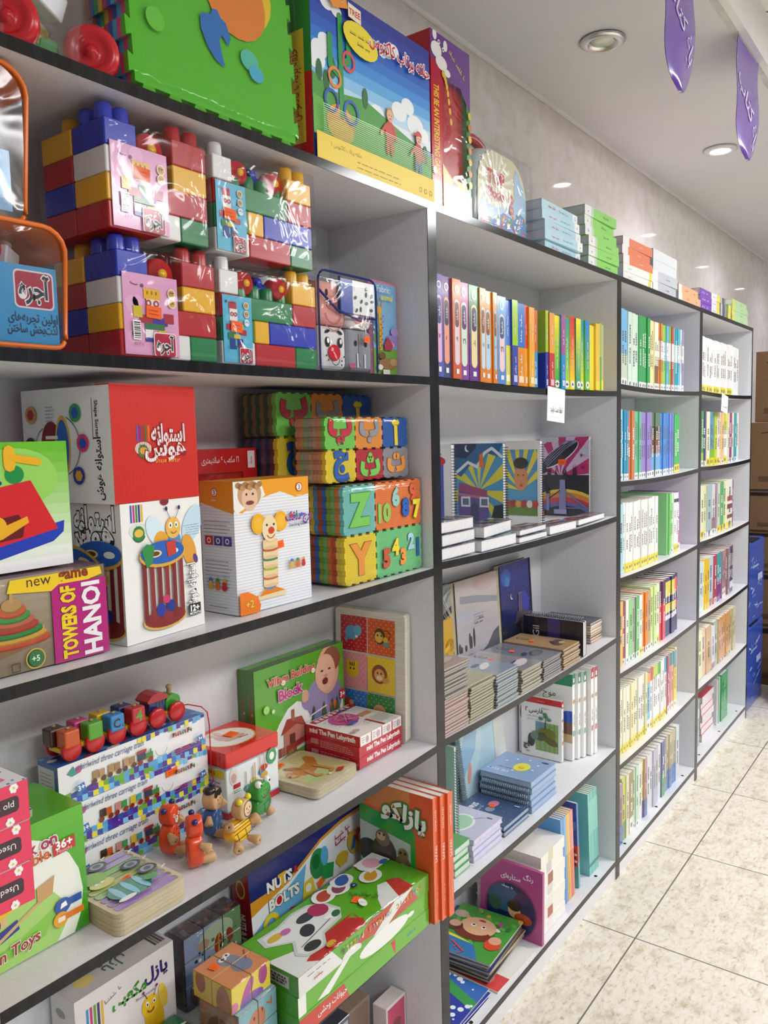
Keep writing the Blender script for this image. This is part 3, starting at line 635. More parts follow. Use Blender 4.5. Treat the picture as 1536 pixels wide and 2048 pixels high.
def wheel(t, x, y, z, r=.026):
    g = G().at(x, y, z, 90); g.lathe([(0, -.014), (r * .8, -.014), (r, -.008), (r, .008), (r * .86, .013), (r * .3, .015), (r * .3, .017), (0, .017)], 'c8282c', n=20, cols=['c8282c'] * 5 + [YE] * 2); g.build('wheel', t)
def card_pink(t, x, z, w, h, sp):
    g = G(); g.box(x, x + w, -.0022, -.0012, z, z + h, 'e8a6d0', 'gloss'); c = Cv(g, (x, -.0022, z), (1, 0, 0), (0, 0, 1), w, h, 'gloss')
    for i in range(7): c.e_(random.uniform(.1, .9), random.uniform(.2, .9), random.uniform(.05, .13), None, 'eeb4da', n=12); c.k -= 1
    c.k = 4; c.e_(.2, .87, .07, .02, '7a3f70', -10); c.e_(.2, .88, .06, .018, 'e8a6d0', -10); c.e_(.34, .855, .03, .03, '6a3a62', n=8)
    for u0, v0, u1, v1, q in ((.36, .7, .66, .83, YE), (.4, .6, .64, .7, 'f2ede8'), (.46, .45, .62, .55, '2f7a48'), (.27, .4, .5, .5, 'b0283c'), (.5, .38, .78, .48, '4a2f9c'), (.72, .42, .9, .54, 'b0283c'), (.16, .46, .32, .6, 'd8c020'), (.36, .33, .72, .4, '2f7a48'), (.36, .2, .5, .32, 'f0f0f0'), (.6, .2, .76, .32, 'e0c028'), (.36, .17, .5, .22, '2f2f9c'), (.6, .17, .76, .2, '2f2f9c')): c.r(u0, v0, u1, v1, q); c.k -= .5
    for u in (.42, .5, .58): c.r(u, .76, u + .015, .8, '8a6a10'); c.k -= 1
    c.k += 1
    if sp:
        for u in (.44, .58): c.ring(u, .65, .05, .028, 'b8202c')
    for v in (.8, .68): c.e_(.87, v, .075, None, 'fdf4e0'); c.e_(.87, v, .062, None, 'e0a850'); c.t('۳۴' if v > .7 else '+۱', .87, v, .08, '3a2a18', bold=.02)
    c.r(.13, .18, .27, .42, 'f8f6f6')
    for i in range(9): c.r(.15, .2 + i * .023, .26, .208 + i * .023 + (i % 3) * .004, '2a2a2e'); c.k -= 1
    c.k += 1; c.t('۱۰۳۸۴', .22, .13, .07, '4a2a48'); ajr(c, .7, .14, .42); g.build('label_card', t)
    sticker(t, (x + w * .38, -.0005 - .0022, z + h * (.62 if not sp else .47)), (1, 0, 0), (0, 0, 1), .026, .017, rot=-3)
def card_blue(t, x, z, w, h):
    g = G(); g.box(x, x + w, -.0022, -.0012, z, z + h, '5cb8dc', 'gloss'); c = Cv(g, (x, -.0022, z), (1, 0, 0), (0, 0, 1), w, h, 'gloss')
    for i in range(6): c.e_(random.uniform(.1, .9), random.uniform(.3, .9), random.uniform(.06, .15), None, '6ec4e4', n=12); c.k -= 1
    c.k = 4; c.e_(.12, .9, .04, .04, '2a5a78', n=8)
    for u0, v0, u1, v1, q in ((.2, .8, .46, .9, 'c02c40'), (.22, .62, .48, .8, 'f2f2f0'), (.26, .56, .44, .62, 'f2f2f0'), (.1, .48, .3, .57, 'b02438'), (.5, .48, .68, .58, 'e0b020'), (.56, .42, .78, .5, 'b02438'), (.14, .34, .4, .44, '2f7a48'), (.34, .36, .56, .42, 'e0c028'), (.2, .24, .38, .36, '22408c'), (.46, .24, .64, .36, '30307c'), (.2, .2, .42, .25, '22408c'), (.48, .22, .68, .26, 'b02438')): c.r(u0, v0, u1, v1, q); c.k -= .5
    c.k += 1
    for u in (.27, .33, .39): c.r(u, .88, u + .03, .91, 'b02438'); c.k -= 1
    for u in (.29, .41): c.ring(u, .72, .055, .03, 'b8202c')
    for v, s in ((.87, '۳۵'), (.74, '+۲')): c.e_(.78, v, .09, None, 'fdf4e0'); c.e_(.78, v, .075, None, 'c8a060'); c.t(s, .78, v, .1, '3a2a18')
    c.e_(.78, .61, .09, None, 'e8f2f6'); c.l([(.72, .61), (.78, .63), (.84, .61)], .015, '4a6a80'); c.t('۱۳۲۵', .12, .2, .08, '1f4a60', rot=90); ajr(c, .72, .11, .46); g.build('label_card', t)
    sticker(t, (x + w * .22, -.0005 - .0022, z + h * .46), (1, 0, 0), (0, 0, 1), .024, .017, rot=-3)
pink_rows = [[(0, .052, BL, 1), (.112, .176, RD, 1)], [(0, .052, WH, 0), (.112, .176, YE, 0)], [(0, .05, YE, 0), (.05, .176, RD, 0)], [(0, .085, RD, 0), (.085, .123, WH, 0), (.123, .176, GR, 0)]]
blue_rows = [[(0, .04, WH, 1), (.164, .224, YE, 1)], [(0, .04, RD, 0), (.04, .164, GR, 1), (.164, .224, RD, 0)], [(0, .072, GR, 0), (.072, .106, YE, 0), (.106, .224, BL, 0)], [(0, .072, WH, 0), (.072, .168, RD, 0), (.168, .224, GR, 0)]]
for lv in (0, 1):
    z = sz('A', 4, -.37) + .001 + lv * .1715; where = ('upper', 'resting on another pack') if lv else ('lower', 'standing on the shelf')
    t = blocks('block_pack', '%s wrapped block pack with a pink label card, %s' % where, (-.772 - .008 * lv, .012, z), 0, pink_rows, .176, .0362, .15, 1, [YE, RD, BL, RD])
    card_pink(t, .006, .003, .094, .112, lv == 0); wheel(t, .082, .022, .122, .0235); wheel(t, .082, .11, .122, .0235)
    g = G(); g.tube([(.082, .035, .122), (.082, .1, .122)], .008, BL); g.tube([(.07, .02, .085), (.11, .02, .083)], .011, BL); g.build('axle', t)
    wrap(t, -.001, .177, -.003, .152, .001, .158, .001, .005, n=9, seed=lv + 1)
    t = blocks('block_pack', '%s wrapped block pack with a pale blue label card, %s' % where, (-.5865 - .004 * lv, .012, z), 0, blue_rows, .224, .0362, .15, 1, [WH, RD, BL, RD])
    card_blue(t, .002, .002, .062, .104); wheel(t, .062, .02, .131, .019); wheel(t, .142, .02, .131, .019); 
    g = G(); g.tube([(.075, .03, .128), (.13, .03, .128)], .012, BL); g.tube([(.096, .025, .138), (.108, .025, .138)], .01, BL); g.build('axle', t)
    wrap(t, -.001, .225, -.003, .152, .001, .158, .001, .005, n=9, seed=lv + 6)

# zipped clear bags of blocks at the left edge
def zipbag(label, loc, w, h, d, parts_, seed):
    t = thing('zip_bag', label, 'toy bag', loc, 0)
    P = rnd(w, h, .035, .02, 5)
    for y in (0.0, d):
        g = G(); g.tube([(x, y + .012 * math.sin(z * 30), z) for x, z in P], .0032, 'e87424', 'plastic', 6, closed=True); g.build('piping', t)
    g = G(); n = len(P); a = [(x, .002 + .012 * math.sin(z * 30), z) for x, z in P]; b = [(x, d, z) for x, z in P]; m_ = [(x * .99, d / 2, z) for x, z in P]
    g.add(a + m_ + b, [(i, (i + 1) % n, n + (i + 1) % n, n + i) for i in range(n) if P[i][1] > h * .72] + [(n + i, n + (i + 1) % n, 2 * n + (i + 1) % n, 2 * n + i) for i in range(n) if P[i][1] > h * .72], 'ea7a22', 'cloth', True); g.build('zip_top', t)
    g = G(); g.tube([(x * .97, d / 2, z + .002) for x, z in P if z > h * .9], .003, 'b8541a'); g.build('zipper', t)
    g = G(); g.add(a + b, [list(range(n))[::-1], list(range(n, 2 * n))], 'ffffff', 'thick_film', True); g.add(a + b, [(i, (i + 1) % n, n + (i + 1) % n, n + i) for i in range(n) if P[i][1] <= h * .72], 'ffffff', 'thick_film', True); g.build('clear_side', t)
    for x, y, z, cc, rz in parts_:
        g = G().at(x, y, z, 6, 8, rz); g.rbox(-.02, .02, -.013, .013, -.017, .017, cc, 'plastic', .002, 1); g.lathe([(.009, .017), (.009, .024), (.007, .026), (0, .026)], cc, n=9); g.build('toy_block', t)
    return t
z4 = sz('A', 4, -.8) + .0065
def lowcard(t, x, z, w, h):
    g = G(); g.box(x, x + w, .004, .005, z, z + h, '3c9fd8', 'gloss'); c = Cv(g, (x, .004, z), (1, 0, 0), (0, 0, 1), w, h, 'gloss'); ajr(c, .8, .7, .34); c.t('اولین تجربه‌های', .78, .33, .1, '1c2c44', bold=.01, fit=.42); c.t('لذت‌بخش ساختن', .77, .19, .1, '1c2c44', bold=.01, fit=.42); c.r(.0, 0, 1, .03, '2a7fb8'); g.build('label_card', t)
t = zipbag('lower zipped clear bag of blocks with an orange zip and blue card', (-.931, .02, z4), .17, .148, .11, [(-.02, .05, .115, 'e8e8ea', 10), (.03, .05, .11, 'e6e6ea', 40), (.0, .075, .1, '58a8d8', 60), (.055, .05, .07, 'f0b830', 5), (.06, .05, .03, '48a8d8', 0), (.058, .09, .05, 'c02838', 3), (-.05, .05, .11, 'e9e9ea', -20), (-.04, .07, .05, 'ececec', 0)], 1)
lowcard(t, -.083, .002, .158, .098); wheel(t, .0, .04, .122, .02)
t = zipbag('upper zipped clear bag with orange piping, leaning at the left edge', (-.955, .03, z4 + .153), .14, .185, .11, [(-.01, .05, .13, 'f0b418', 8), (.03, .05, .1, 'efb414', 0), (.02, .05, .13, 'eeb012', 5), (.0, .05, .05, 'b8203a', 0), (-.03, .05, .09, '3f9fd8', 0), (.035, .06, .06, 'f0b418', 0)], 2)
g = G(); g.box(-.06, .052, .004, .005, .012, .085, '3c9fd8', 'gloss'); c = Cv(g, (-.06, .004, .012), (1, 0, 0), (0, 0, 1), .112, .073, 'gloss'); c.r(.4, .1, .95, .2, '2f88c0'); c.t('آجره', .45, .6, .3, 'b81c3c', bold=.03); g.build('label_card', t)

# bag of soft animal cubes
z4 = sz('A', 4, -.12) + .0035
t = thing('animal_cube_bag', 'clear bag with navy piping holding soft cubes with animal faces', 'toy bag', (-.3, .06, z4))
def facecube(x, z, col, draw):
    g = G().at(x, .004, z); g.rbox(0, .082, 0, .08, 0, .082, col, 'cloth', .012, 3); c = Cv(g, (0, -.0005, 0), (1, 0, 0), (0, 0, 1), .082, .082, 'cloth', .0003); draw(c); g.build('soft_cube', t)
def pig(c):
    for u in (.3, .7): c.e_(u, .72, .05, .08, '3a2420', n=10)
    c.e_(.5, .5, .24, .17, 'd98a8c'); c.e_(.42, .5, .04, .07, 'b05a5c', n=10); c.e_(.58, .5, .04, .07, 'b05a5c', n=10); c.ring(.5, .3, .3, .27, 'b8686a', 20, 190, 350); c.ring(.5, .25, .4, .37, 'c07a78', 20, 200, 340)
def monkey(c):
    c.e_(.5, .42, .4, .32, 'e7a8a4'); c.e_(.38, .8, .04, .07, '3a2a28', n=10); c.e_(.62, .8, .04, .07, '3a2a28', n=10); c.ring(.5, .5, .34, .32, '8a4a48', 20, 200, 340); c.ring(.5, .62, .3, .285, 'b06a68', 20, 215, 325)
def dog(c):
    for u, rt in ((.28, 20), (.72, -20)): c.e_(u, .86, .1, .04, '2a2a2a', rt, n=10); c.e_(u, .62, .09, .12, '2c2c2e'); c.e_(u + .02, .65, .045, .06, 'f2f2f2', n=10)
    c.e_(.5, .38, .22, .19, 'd21f2c'); c.e_(.42, .45, .06, .04, 'f2a0a0', 25, n=10)
    for u, v in ((.2, .3), (.26, .2), (.74, .2), (.82, .3), (.72, .1)): c.e_(u, v, .025, None, '333333', n=8)
    c.ring(.5, .24, .16, .14, '333333', 16, 180, 360)
def eleph(c):
    c.p([(.42, .9), (.58, .9), (.58, .2), (.5, .1), (.42, .2)], '8f9096'); c.e_(.3, .66, .05, .07, '2a2a30', n=10); c.e_(.7, .66, .05, .07, '2a2a30', n=10); c.l([(.36, .4), (.36, .1)], .05, 'eeeeee'); c.l([(.64, .4), (.64, .1)], .05, 'eeeeee'); c.e_(.14, .12, .12, .06, 'd05a78')
facecube(.004, .006, 'e6e6e6', dog); facecube(.088, .006, '9a9ba2', eleph); facecube(.004, .09, 'e8a49c', pig); facecube(.088, .09, 'd8d2d0', monkey)
P = rnd(.178, .188, .02, .008, 4)
g = G()
for y in (-.002, .09): g.tube([(x + .088, y, z) for x, z in P], .0022, '20307c', 'cloth', 6, closed=True)
g.tube([(.0, -.003, .15), (.05, -.004, .118), (.1, -.004, .108), (.176, -.003, .112)], .0024, '20307c', 'cloth', 6); g.tube([(.06, -.003, .183), (.06, -.003, .112)], .0024, '20307c', 'cloth', 6); g.build('piping', t)
g = G(); g.box(.062, .1, -.003, -.0015, .116, .18, '2444a8', 'gloss'); g.box(.1, .17, -.003, -.0015, .116, .18, 'eef0f2', 'gloss'); c = Cv(g, (.1, -.003, .116), (1, 0, 0), (0, 0, 1), .07, .064, 'gloss')
for i in range(14): c.e_(random.random(), random.random(), .08, .05, random.choice(['2a2a2e', 'd8dce0', '70747c']), random.uniform(0, 90), 8); c.k -= .5
g.build('label_card', t)
wrap(t, -.001, .178, -.0035, .093, .001, .187, .0012, .004, n=9, seed=9)
sticker(t, (.128, -.006, .062), (1, 0, 0), (0, 0, 1), .017, .013)
# cloth picture book
def art(g, w, d, h):
    c = face(g, 0, w, 0, d, 0, h, 'F', 'cloth', .0003); c.r(.05, .03, .92, .96, '86b8e0'); c.r(.05, .03, .92, .3, '7fae4c'); c.e_(.2, .4, .14, .16, '5f9a5c'); c.e_(.12, .52, .1, .12, '4f78a8')
    c.l([(.3, .28), (.32, .5), (.28, .66)], .11, 'e0b048', False); c.e_(.26, .69, .11, .08, 'e0b048', 10); c.l([(.24, .74), (.22, .79)], .03, 'e0b048'); c.l([(.34, .72), (.38, .77)], .03, 'e0b048')
    for i in range(12): c.e_(.27 + .06 * (i % 2) + .004 * i, .3 + .03 * i, .022, .018, 'a8682c', n=7); c.k -= .8
    c.k += 1; c.e_(.68, .38, .22, .13, '9a86c8'); c.e_(.78, .48, .14, .1, 'a894d4'); c.e_(.62, .34, .15, .06, 'e3a0b0'); c.p([(.4, .28), (.66, .28), (.7, .34), (.53, .42), (.38, .34)], 'b0485a'); c.e_(.5, .14, .34, .12, 'a07a52'); c.e_(.3, .22, .12, .08, '7a5a40'); c.e_(.7, .16, .14, .08, 'c09a6a'); c.e_(.2, .1, .1, .06, 'f0efe8'); c.r(.3, .0, .55, .08, 'e8e4d8')
    c.t('Fabric', .36, .9, .2, 'f4f0f6', fit=.5); c.t('animal', .48, .82, .17, 'e8dc4c', bold=.02, fit=.5)
carton('cloth_book', 'pink edged cloth picture book with a giraffe, right of the animal bag', 'book', (-.118, .075, sz('A', 4, -.02) + .001), 0, .095, .022, .2, 'dd8fb4', art, 'cloth', bevel=.006)
# ================================================================ first bookcase, second compartment
Z3 = 1.228
def sorter_toy(c, u, v, s):
    """printed barrel toy with posts, s = width share"""
    a = c.a; h = s * 1.25 * a
    c.e_(u, v, s * .55, s * .2, 'd8b45c'); c.e_(u, v + .01, s * .52, s * .18, '8a2a2c')
    for i in range(6):
        x = u - s * .46 + s * .184 * i; c.p([(x - s * .05, v), (x + s * .05, v), (x + s * .05, v + h), (x - s * .05, v + h)], '8c2f30' if i % 2 else '7a2426'); c.k -= .8
    c.k += 1; c.e_(u - s * .1, v + h * .15, s * .12, s * .13, '2a3a9c'); c.e_(u + s * .15, v + h * .18, s * .11, s * .12, '24368c'); c.e_(u + .02, v + h * .3, s * .1, s * .08, 'c83a6c')
    c.e_(u, v + h, s * .58, s * .24, 'd9a93c'); c.e_(u, v + h + .02 * a, s * .55, s * .22, '2460b8'); c.e_(u - s * .2, v + h + .012, s * .17, s * .07, 'e8d8a0'); c.e_(u - s * .2, v + h + .012, s * .12, s * .045, '6a3a24'); c.e_(u + s * .25, v + h + .012, s * .14, s * .06, 'f0f0ee')
def stripes5(c, u, v0, v1, w, cols=('3a62b8', 'c8307c', '3a8a3c', '2a2f7c', 'e8b83c')):
    for i, q in enumerate(cols): c.r(u + w * i * 1.45, v0, u + w * i * 1.45 + w, v1, q); c.k -= .9
    c.k += 1
def badge(c, u, v, r):
    c.e_(u, v, r * 1.2, r * .75, 'dfe6d8'); c.e_(u, v - r * .3 * c.a, r * .75, r * .75, '3a8a4c'); c.e_(u, v - .25 * r * c.a, r * .55, r * .4, 'e8c24a'); c.ring(u, v - r * .3 * c.a, r * .85, r * .7, '2f6a38', 18, 200, 340); c.t('~5', u, v + r * .35 * c.a, r * .5, '2f6a38')
def art(g, w, d, h):
    c = face(g, 0, w, 0, d, 0, h, 'F')
    stripes5(c, .11, .86, .985, .022); badge(c, .2, .8, .095); c.e_(.53, .99, .055, .04, '8a2030', n=16)
    c.e_(.88, .8, .12, .2, 'c4dff0', -30); c.e_(.4, .78, .1, .16, 'd8ecf6', 30); c.lines(.72, .97, .79, 5, .018, '7a90a8', .005, .4, 'r')
    c.e_(.5, .63, .12, .2, 'e8a834', 20); c.e_(.82, .6, .09, .17, 'e0a03a', 15); c.e_(.9, .53, .03, .05, '5a3a7c', 20)   # a bee in flight
    c.e_(.63, .69, .085, .1, '4f8fc8'); c.e_(.62, .79, .095, .105, 'edbb58'); 
    for q in (.585, .655): c.e_(q, .81, .024, .03, 'ffffff', n=10); c.e_(q, .808, .01, .016, '3a5a2a', n=8); c.l([(q, .86), (q + (q - .62) * 1.3, .93)], .006, '3a3020'); c.e_(q + (q - .62) * 1.3, .935, .017, .022, '2a2a5a', n=10)
    c.ring(.62, .775, .04, .033, '8a4a20', 10, 200, 340)
    sorter_toy(c, .46, .13, .5); c.p([(.2, .66), (.26, .7), (.36, .68), (.32, .55), (.25, .53)], '2f9048'); c.p([(.5, .69), (.62, .7), (.63, .6), (.52, .58)], 'c8402c')
    c.t('استوانه هوش', .83, .33, .15, 'f8f8f6', rot=90, bold=.03, out='2a2a30', ow=.035, fit=.45); 
    c.r(.76, .1, .92, .19, '20242a'); c.t('12+', .84, .155, .085, 'ffffff', bold=.04); c.t('MONTH', .84, .115, .04, 'ffffff', bold=.02)
    c = face(g, 0, w, 0, d, 0, h, 'L'); c.r(0, 0, 1, 1, 'e6e4e0'); c.t('استوانه', .64, .87, .3, 'ffffff', bold=.03, out='26262c', ow=.045, fit=.55); c.t('هوش', .56, .76, .3, 'ffffff', bold=.03, out='26262c', ow=.045)
    sorter_toy(c, .7, .1, .55); c.e_(.5, .55, .34, .14, 'd9b04a', -25); c.e_(.5, .56, .26, .1, '2a62b4', -25); c.e_(.52, .56, .12, .05, 'e8d9a8', -25)
    c = face(g, 0, w, 0, d, 0, h, 'T'); c.r(0, 0, 1, 1, 'e6e4e0')
t = carton('shape_sorter_box', 'upright white shape sorter toy box picturing a barrel toy and a bee, on the shelf', 'toy box', (-.772, .035, szm('A', 3, -.772, -.615)), 5, .157, .158, .2055, 'f2f1ee', art)
sticker(t, (.082, 0, .125), (1, 0, 0), (0, 0, 1), .024, .018, rot=-4)
def art(g, w, d, h):
    c = face(g, 0, w, 0, d, 0, h, 'F'); stripes5(c, .27, .52, .66, .022, ('4a5ac8', '5a3aa0', 'a8322c', '3a7a3c', 'e88a2c')); badge(c, .34, .46, .08)
    c.t('استوانه', .64, .57, .22, 'ffffff', bold=.03, out='8a1420', ow=.04, fit=.4); c.t('هوش', .6, .44, .22, 'ffffff', bold=.03, out='8a1420', ow=.04); c.t('Shape Sorter', .62, .345, .06, 'f2b03c', bold=.01, fit=.3)
    for i in range(40): c.r(i / 40, 0, i / 40 + .004, 1, 'cf2f22'); c.k -= 1
    c = face(g, 0, w, 0, d, 0, h, 'L'); c.r(0, 0, 1, 1, 'eceae6'); c.t('استوانه هوش', .86, .3, .1, '20242a', rot=90, bold=.03, fit=.44, out='ffffff'); c.t('Shape Sorter', .85, .72, .05, '26282e', rot=-90, bold=.02, fit=.3); c.l([(.81, .55), (.81, .9)], .005, '26282e')
    c.e_(.34, .5, .12, .18, '7a2426'); c.e_(.47, .5, .07, .19, '2a62b4'); c.e_(.47, .5, .085, .22, 'd8b04a'); c.e_(.47, .5, .07, .19, '2a62b4')
    for v in (.4, .48, .56): c.r(.28, v, .42, v + .03, 'ece8e0')
    c.ring(.45, .5, .22, .213, '4a4a50', 24, -70, 70); c.ring(.3, .5, .14, .134, '4a4a50', 20, 110, 250)
    for u, v, q, q2 in ((.63, .78, '3c9a5c', '2a56b0'), (.7, .52, 'd83a6c', '2a4fb0'), (.64, .24, '2a3f98', 'e0a83a'), (.12, .78, 'd8a050', 'b0323c'), (.1, .5, '3a3a30', '2f6a3c')): c.e_(u, v, .065, None, q); c.e_(u, v, .042, None, q2, n=6)
    # (the square code in the corner of this panel is left out)
    c.lines(.3, .4, .84, 5, .03, '9a9a9a', .006)
    c = face(g, 0, w, 0, d, 0, h, 'T'); c.r(0, 0, 1, 1, 'dcdad6'); c.r(0, 0, 1, .12, 'b8b6b2')
t = carton('shape_sorter_box', 'red fronted shape sorter toy box lying on the upright white one', 'toy box', (-.779, .035, szm('A', 3, -.772, -.615) + .2062), 4, .162, .203, .168, 'd8281e', art)
g = G(); g.box(.0, .16, -.0008, .03, .1665, .1698, 'c9251c', 'card'); g.build('tuck_flap', t)

def art(g, w, d, h):
    c = face(g, 0, w, 0, d, 0, h, 'F', 'gloss')
    for i, q in enumerate(grad('ffffff', '6cc02c', 12)): c.r(0, i / 12, 1, (i + 1) / 12, q); c.k -= 1
    c.k += 1; c.e_(.62, .72, .3, .2, '9ad860')
    c.p([(.2, .2), (.95, .36), (.94, .27), (.86, .2), (.3, .06), (.1, .08)], '2440b8'); c.p([(.3, .62), (.72, .7), (.9, .3), (.46, .2), (.28, .3)], 'd8242c'); c.p([(.3, .62), (.38, .28), (.28, .28)], 'b01c24')
    c.p([(.5, .42), (.62, .44), (.66, .36), (.64, .26), (.48, .24)], '6a1414'); c.p([(.36, .3), (.68, .42), (.69, .37), (.5, .26), (.36, .24)], 'f0b020'); c.e_(.47, .36, .065, .065, 'f2b424'); c.e_(.45, .38, .02, .02, 'f8d870')
    c.e_(.42, .78, .06, None, '2456b8'); c.e_(.61, .75, .065, .06, '1f9048'); c.e_(.46, .69, .06, .025, '24348c'); c.e_(.3, .24, .06, .06, 'c8202c')
    c.l([(.58, .93), (.58, .82)], .08, 'f2b824'); c.l([(.6, .88), (.78, .84)], .05, 'f0b41e')
carton('hammer_toy_box', 'green and white hammer and ball toy box on top of the puzzle tower box', 'toy box', (-1.03, .06, szm('A', 3, -1.07, -.8) + .1285), 0, .196, .1, .168, 'f0f2ee', art, 'gloss')
def art(g, w, d, h):
    c = face(g, 0, w, 0, d, 0, h, 'F', 'gloss')
    for i, q in enumerate(grad('8a7a62', 'b8a890', 8)): c.r(0, i / 8, .83, (i + 1) / 8, q); c.k -= 1
    c.k += 1; c.p([(0, .1), (.4, .24), (.66, .34), (.66, .45), (.3, .38), (0, .28)], 'c0a684'); c.p([(0, .0), (.66, .28), (.66, .34), (0, .1)], '8a6a48')
    for i, q in enumerate(['c8502c', 'd9a23a', '3a8a44', 'b8442c', 'c86a4a', '4a9a4c', 'd0603c', 'b8905a']): c.e_(.5, .32 + i * .055, .19 - i * .02, .03, hexmix(q, '000000', .2)); c.e_(.5, .34 + i * .055, .19 - i * .02, .03, q)
    c.l([(.5, .76), (.5, .83)], .018, 'c09a68'); c.r(.7, 0, 1, .86, 'b8207c'); c.p([(.48, .85), (.5, .98), (.97, .985), (.98, .9), (.9, .86), (.74, .86), (.7, .8)], 'f4cf28')
    c.t('new', .64, .92, .075, '4a3a28'); c.t('game', .82, .925, .075, '8a3a1c', bold=.04)
    c.t('TOWERS OF', .785, .43, .105, 'f4d428', rot=90, bold=.05, fit=.355, out='3a1a2c', ow=.02); c.t('HANOI', .91, .43, .135, 'f6f2f4', rot=90, bold=.04, fit=.36)
    c.ring(.6, .12, .05, .044, 'c8b83c'); c.e_(.6, .12, .036, None, '2f7a3c'); c.t('+5', .6, .12, .04, 'f0f0f0', bold=.02); c.ring(.5, .07, .03, .024, '4a3a28', 4, 45, 405)
    c = face(g, 0, w, 0, d, 0, h, 'T', 'gloss'); c.r(0, 0, 1, 1, '8a6a78'); c.lines(.5, .95, .6, 4, .1, 'd8c8d0', .006)
t = carton('tower_puzzle_box', 'brown and magenta tower stacking game box with yellow upright title, at the left edge', 'game box', (-1.075, .0405, szm('A', 3, -1.07, -.8) + .001), -1, .272, .1, .1235, '8a7a62', art, 'gloss')
wrap(t, 0, .272, 0, .1, .0006, .1225, .0012, .002, n=8, seed=4)

# red window box of cubes at the back
t = thing('cube_puzzle_box', 'red cube puzzle box with a clear window, at the back behind the clown box', 'toy box', (-.506, .2, szm('A', 3, -.5, -.3)))
g = G(); w, d, h = .168, .058, .274
g.box(0, w, .004, d, 0, h, 'b81c1c', 'gloss'); 
for q in ((0, w, 0, .004, 0, .03), (0, w, 0, .004, h - .045, h), (0, .014, 0, .004, .03, h - .045), (w - .036, w, 0, .004, .03, h - .045)): g.box(*q, 'c01f1f', 'gloss')
c = face(g, 0, w, 0, d, 0, h, 'F', 'gloss'); c.t('۱۲ مکعب ۶ سانتیمتری', .45, .92, .1, 'f6eeee', fit=.55); c.r(.86, .86, .97, .98, 'f4e8e8'); c.t('~5', .915, .92, .05, 'b01c1c', rot=90); c.r(.82, .1, 1, .72, 'e8a02c'); c.p([(.82, .5), (1, .6), (1, .1), (.82, .1)], '3a8a3c'); c.t('۱۵', .91, .76, .12, 'f2c03c', bold=.03)
g.build('carton', t)
g = G(); g.box(.014, w - .036, -.0004, .0002, .03, h - .045, 'ffffff', 'film'); g.build('window_film', t)
for i in range(6):
    g = G(); x = .016 + (i % 2) * .066; z = .033 + (i // 2) * .064; g.rbox(x, x + .064, .0045, .0055, z, z + .062, ['a83a34', '8a3a44', 'b08a3a', '3f7a4c', 'a85038', '7a4a58'][i], 'gloss', .0004, 1); c = Cv(g, (x, .0045, z), (1, 0, 0), (0, 0, 1), .064, .062, 'gloss'); c.e_(.5, .5, .3, .3, 'c89a80'); c.e_(.4, .6, .1, .1, '6a3a38'); g.build('puzzle_cube', t)

def logo_clown(c, u, v, s, col): c.e_(u, v, s, None, 'c8281e'); c.e_(u, v, s * .8, None, 'f4f4f4'); c.t('3', u, v, s * 1.5, '8a8a8a', bold=.04); c.t('~5', u, v - s * 1.7 * c.a, s * .9, col)
def clowntoy(c, u, v, s):
    a = c.a; c.p([(u - s * .24, v), (u + s * .28, v), (u + s * .3, v + .07 * s * a), (u + s * .06, v + .16 * s * a), (u - s * .08, v + .16 * s * a), (u - s * .24, v + .06 * s * a)], 'ecd6a8'); c.p([(u - s * .22, v + .05 * s * a), (u + s * .27, v + .07 * s * a), (u + s * .05, v + .16 * s * a), (u - s * .08, v + .16 * s * a)], 'e0822c'); c.e_(u, v + .17 * s * a, .11 * s, .05 * s, '4a8ac0')
    for i in range(5):
        y = v + (.22 + i * .13) * s * a; c.r(u - .13 * s, y - .045 * s * a, u + .15 * s, y + .05 * s * a, 'ecd2a4'); c.e_(u + .01 * s, y - .045 * s * a, .14 * s, .025 * s, 'e0c090'); c.e_(u + .01 * s, y + .055 * s * a, .14 * s, .025 * s, ['c86a3c', '9ab83c', '3f8a5c', 'b8603c', 'e8c890'][i])
    y = v + .96 * s * a
    for q in (-.2, .22): c.e_(u + q * s, y + .08 * s * a, .13 * s, .14 * s, 'f0b01e', n=14); c.e_(u + q * s, y + .08 * s * a, .09 * s, .09 * s, 'f4bc30', n=9)
    c.e_(u, y, .14 * s, .18 * s, 'f0dcb0'); c.e_(u + .03 * s, y - .03 * s * a, .06 * s, .05 * s, 'd0402c')
    for q in (-.05, .08): c.e_(u + q * s, y + .05 * s * a, .018 * s, None, '3a2a20', n=8)
    c.ring(u + .02 * s, y - .06 * s * a, .08 * s, .068 * s, 'b8402c', 12, 200, 340)
def minitoys(c, u, v, s):
    for i, (q, q2) in enumerate((('d8b04a', '3a7ac0'), ('d8742c', '2f9a4c'), ('d02c3c', 'd8a850'))): x = u + i * s * .42; c.e_(x, v, s * .16, s * .14, q2 if i == 5 else q); c.e_(x, v + s * .25 * c.a, s * .12, s * .13, q2); c.e_(x, v + s * .1 * c.a, s * .13, s * .15, q)
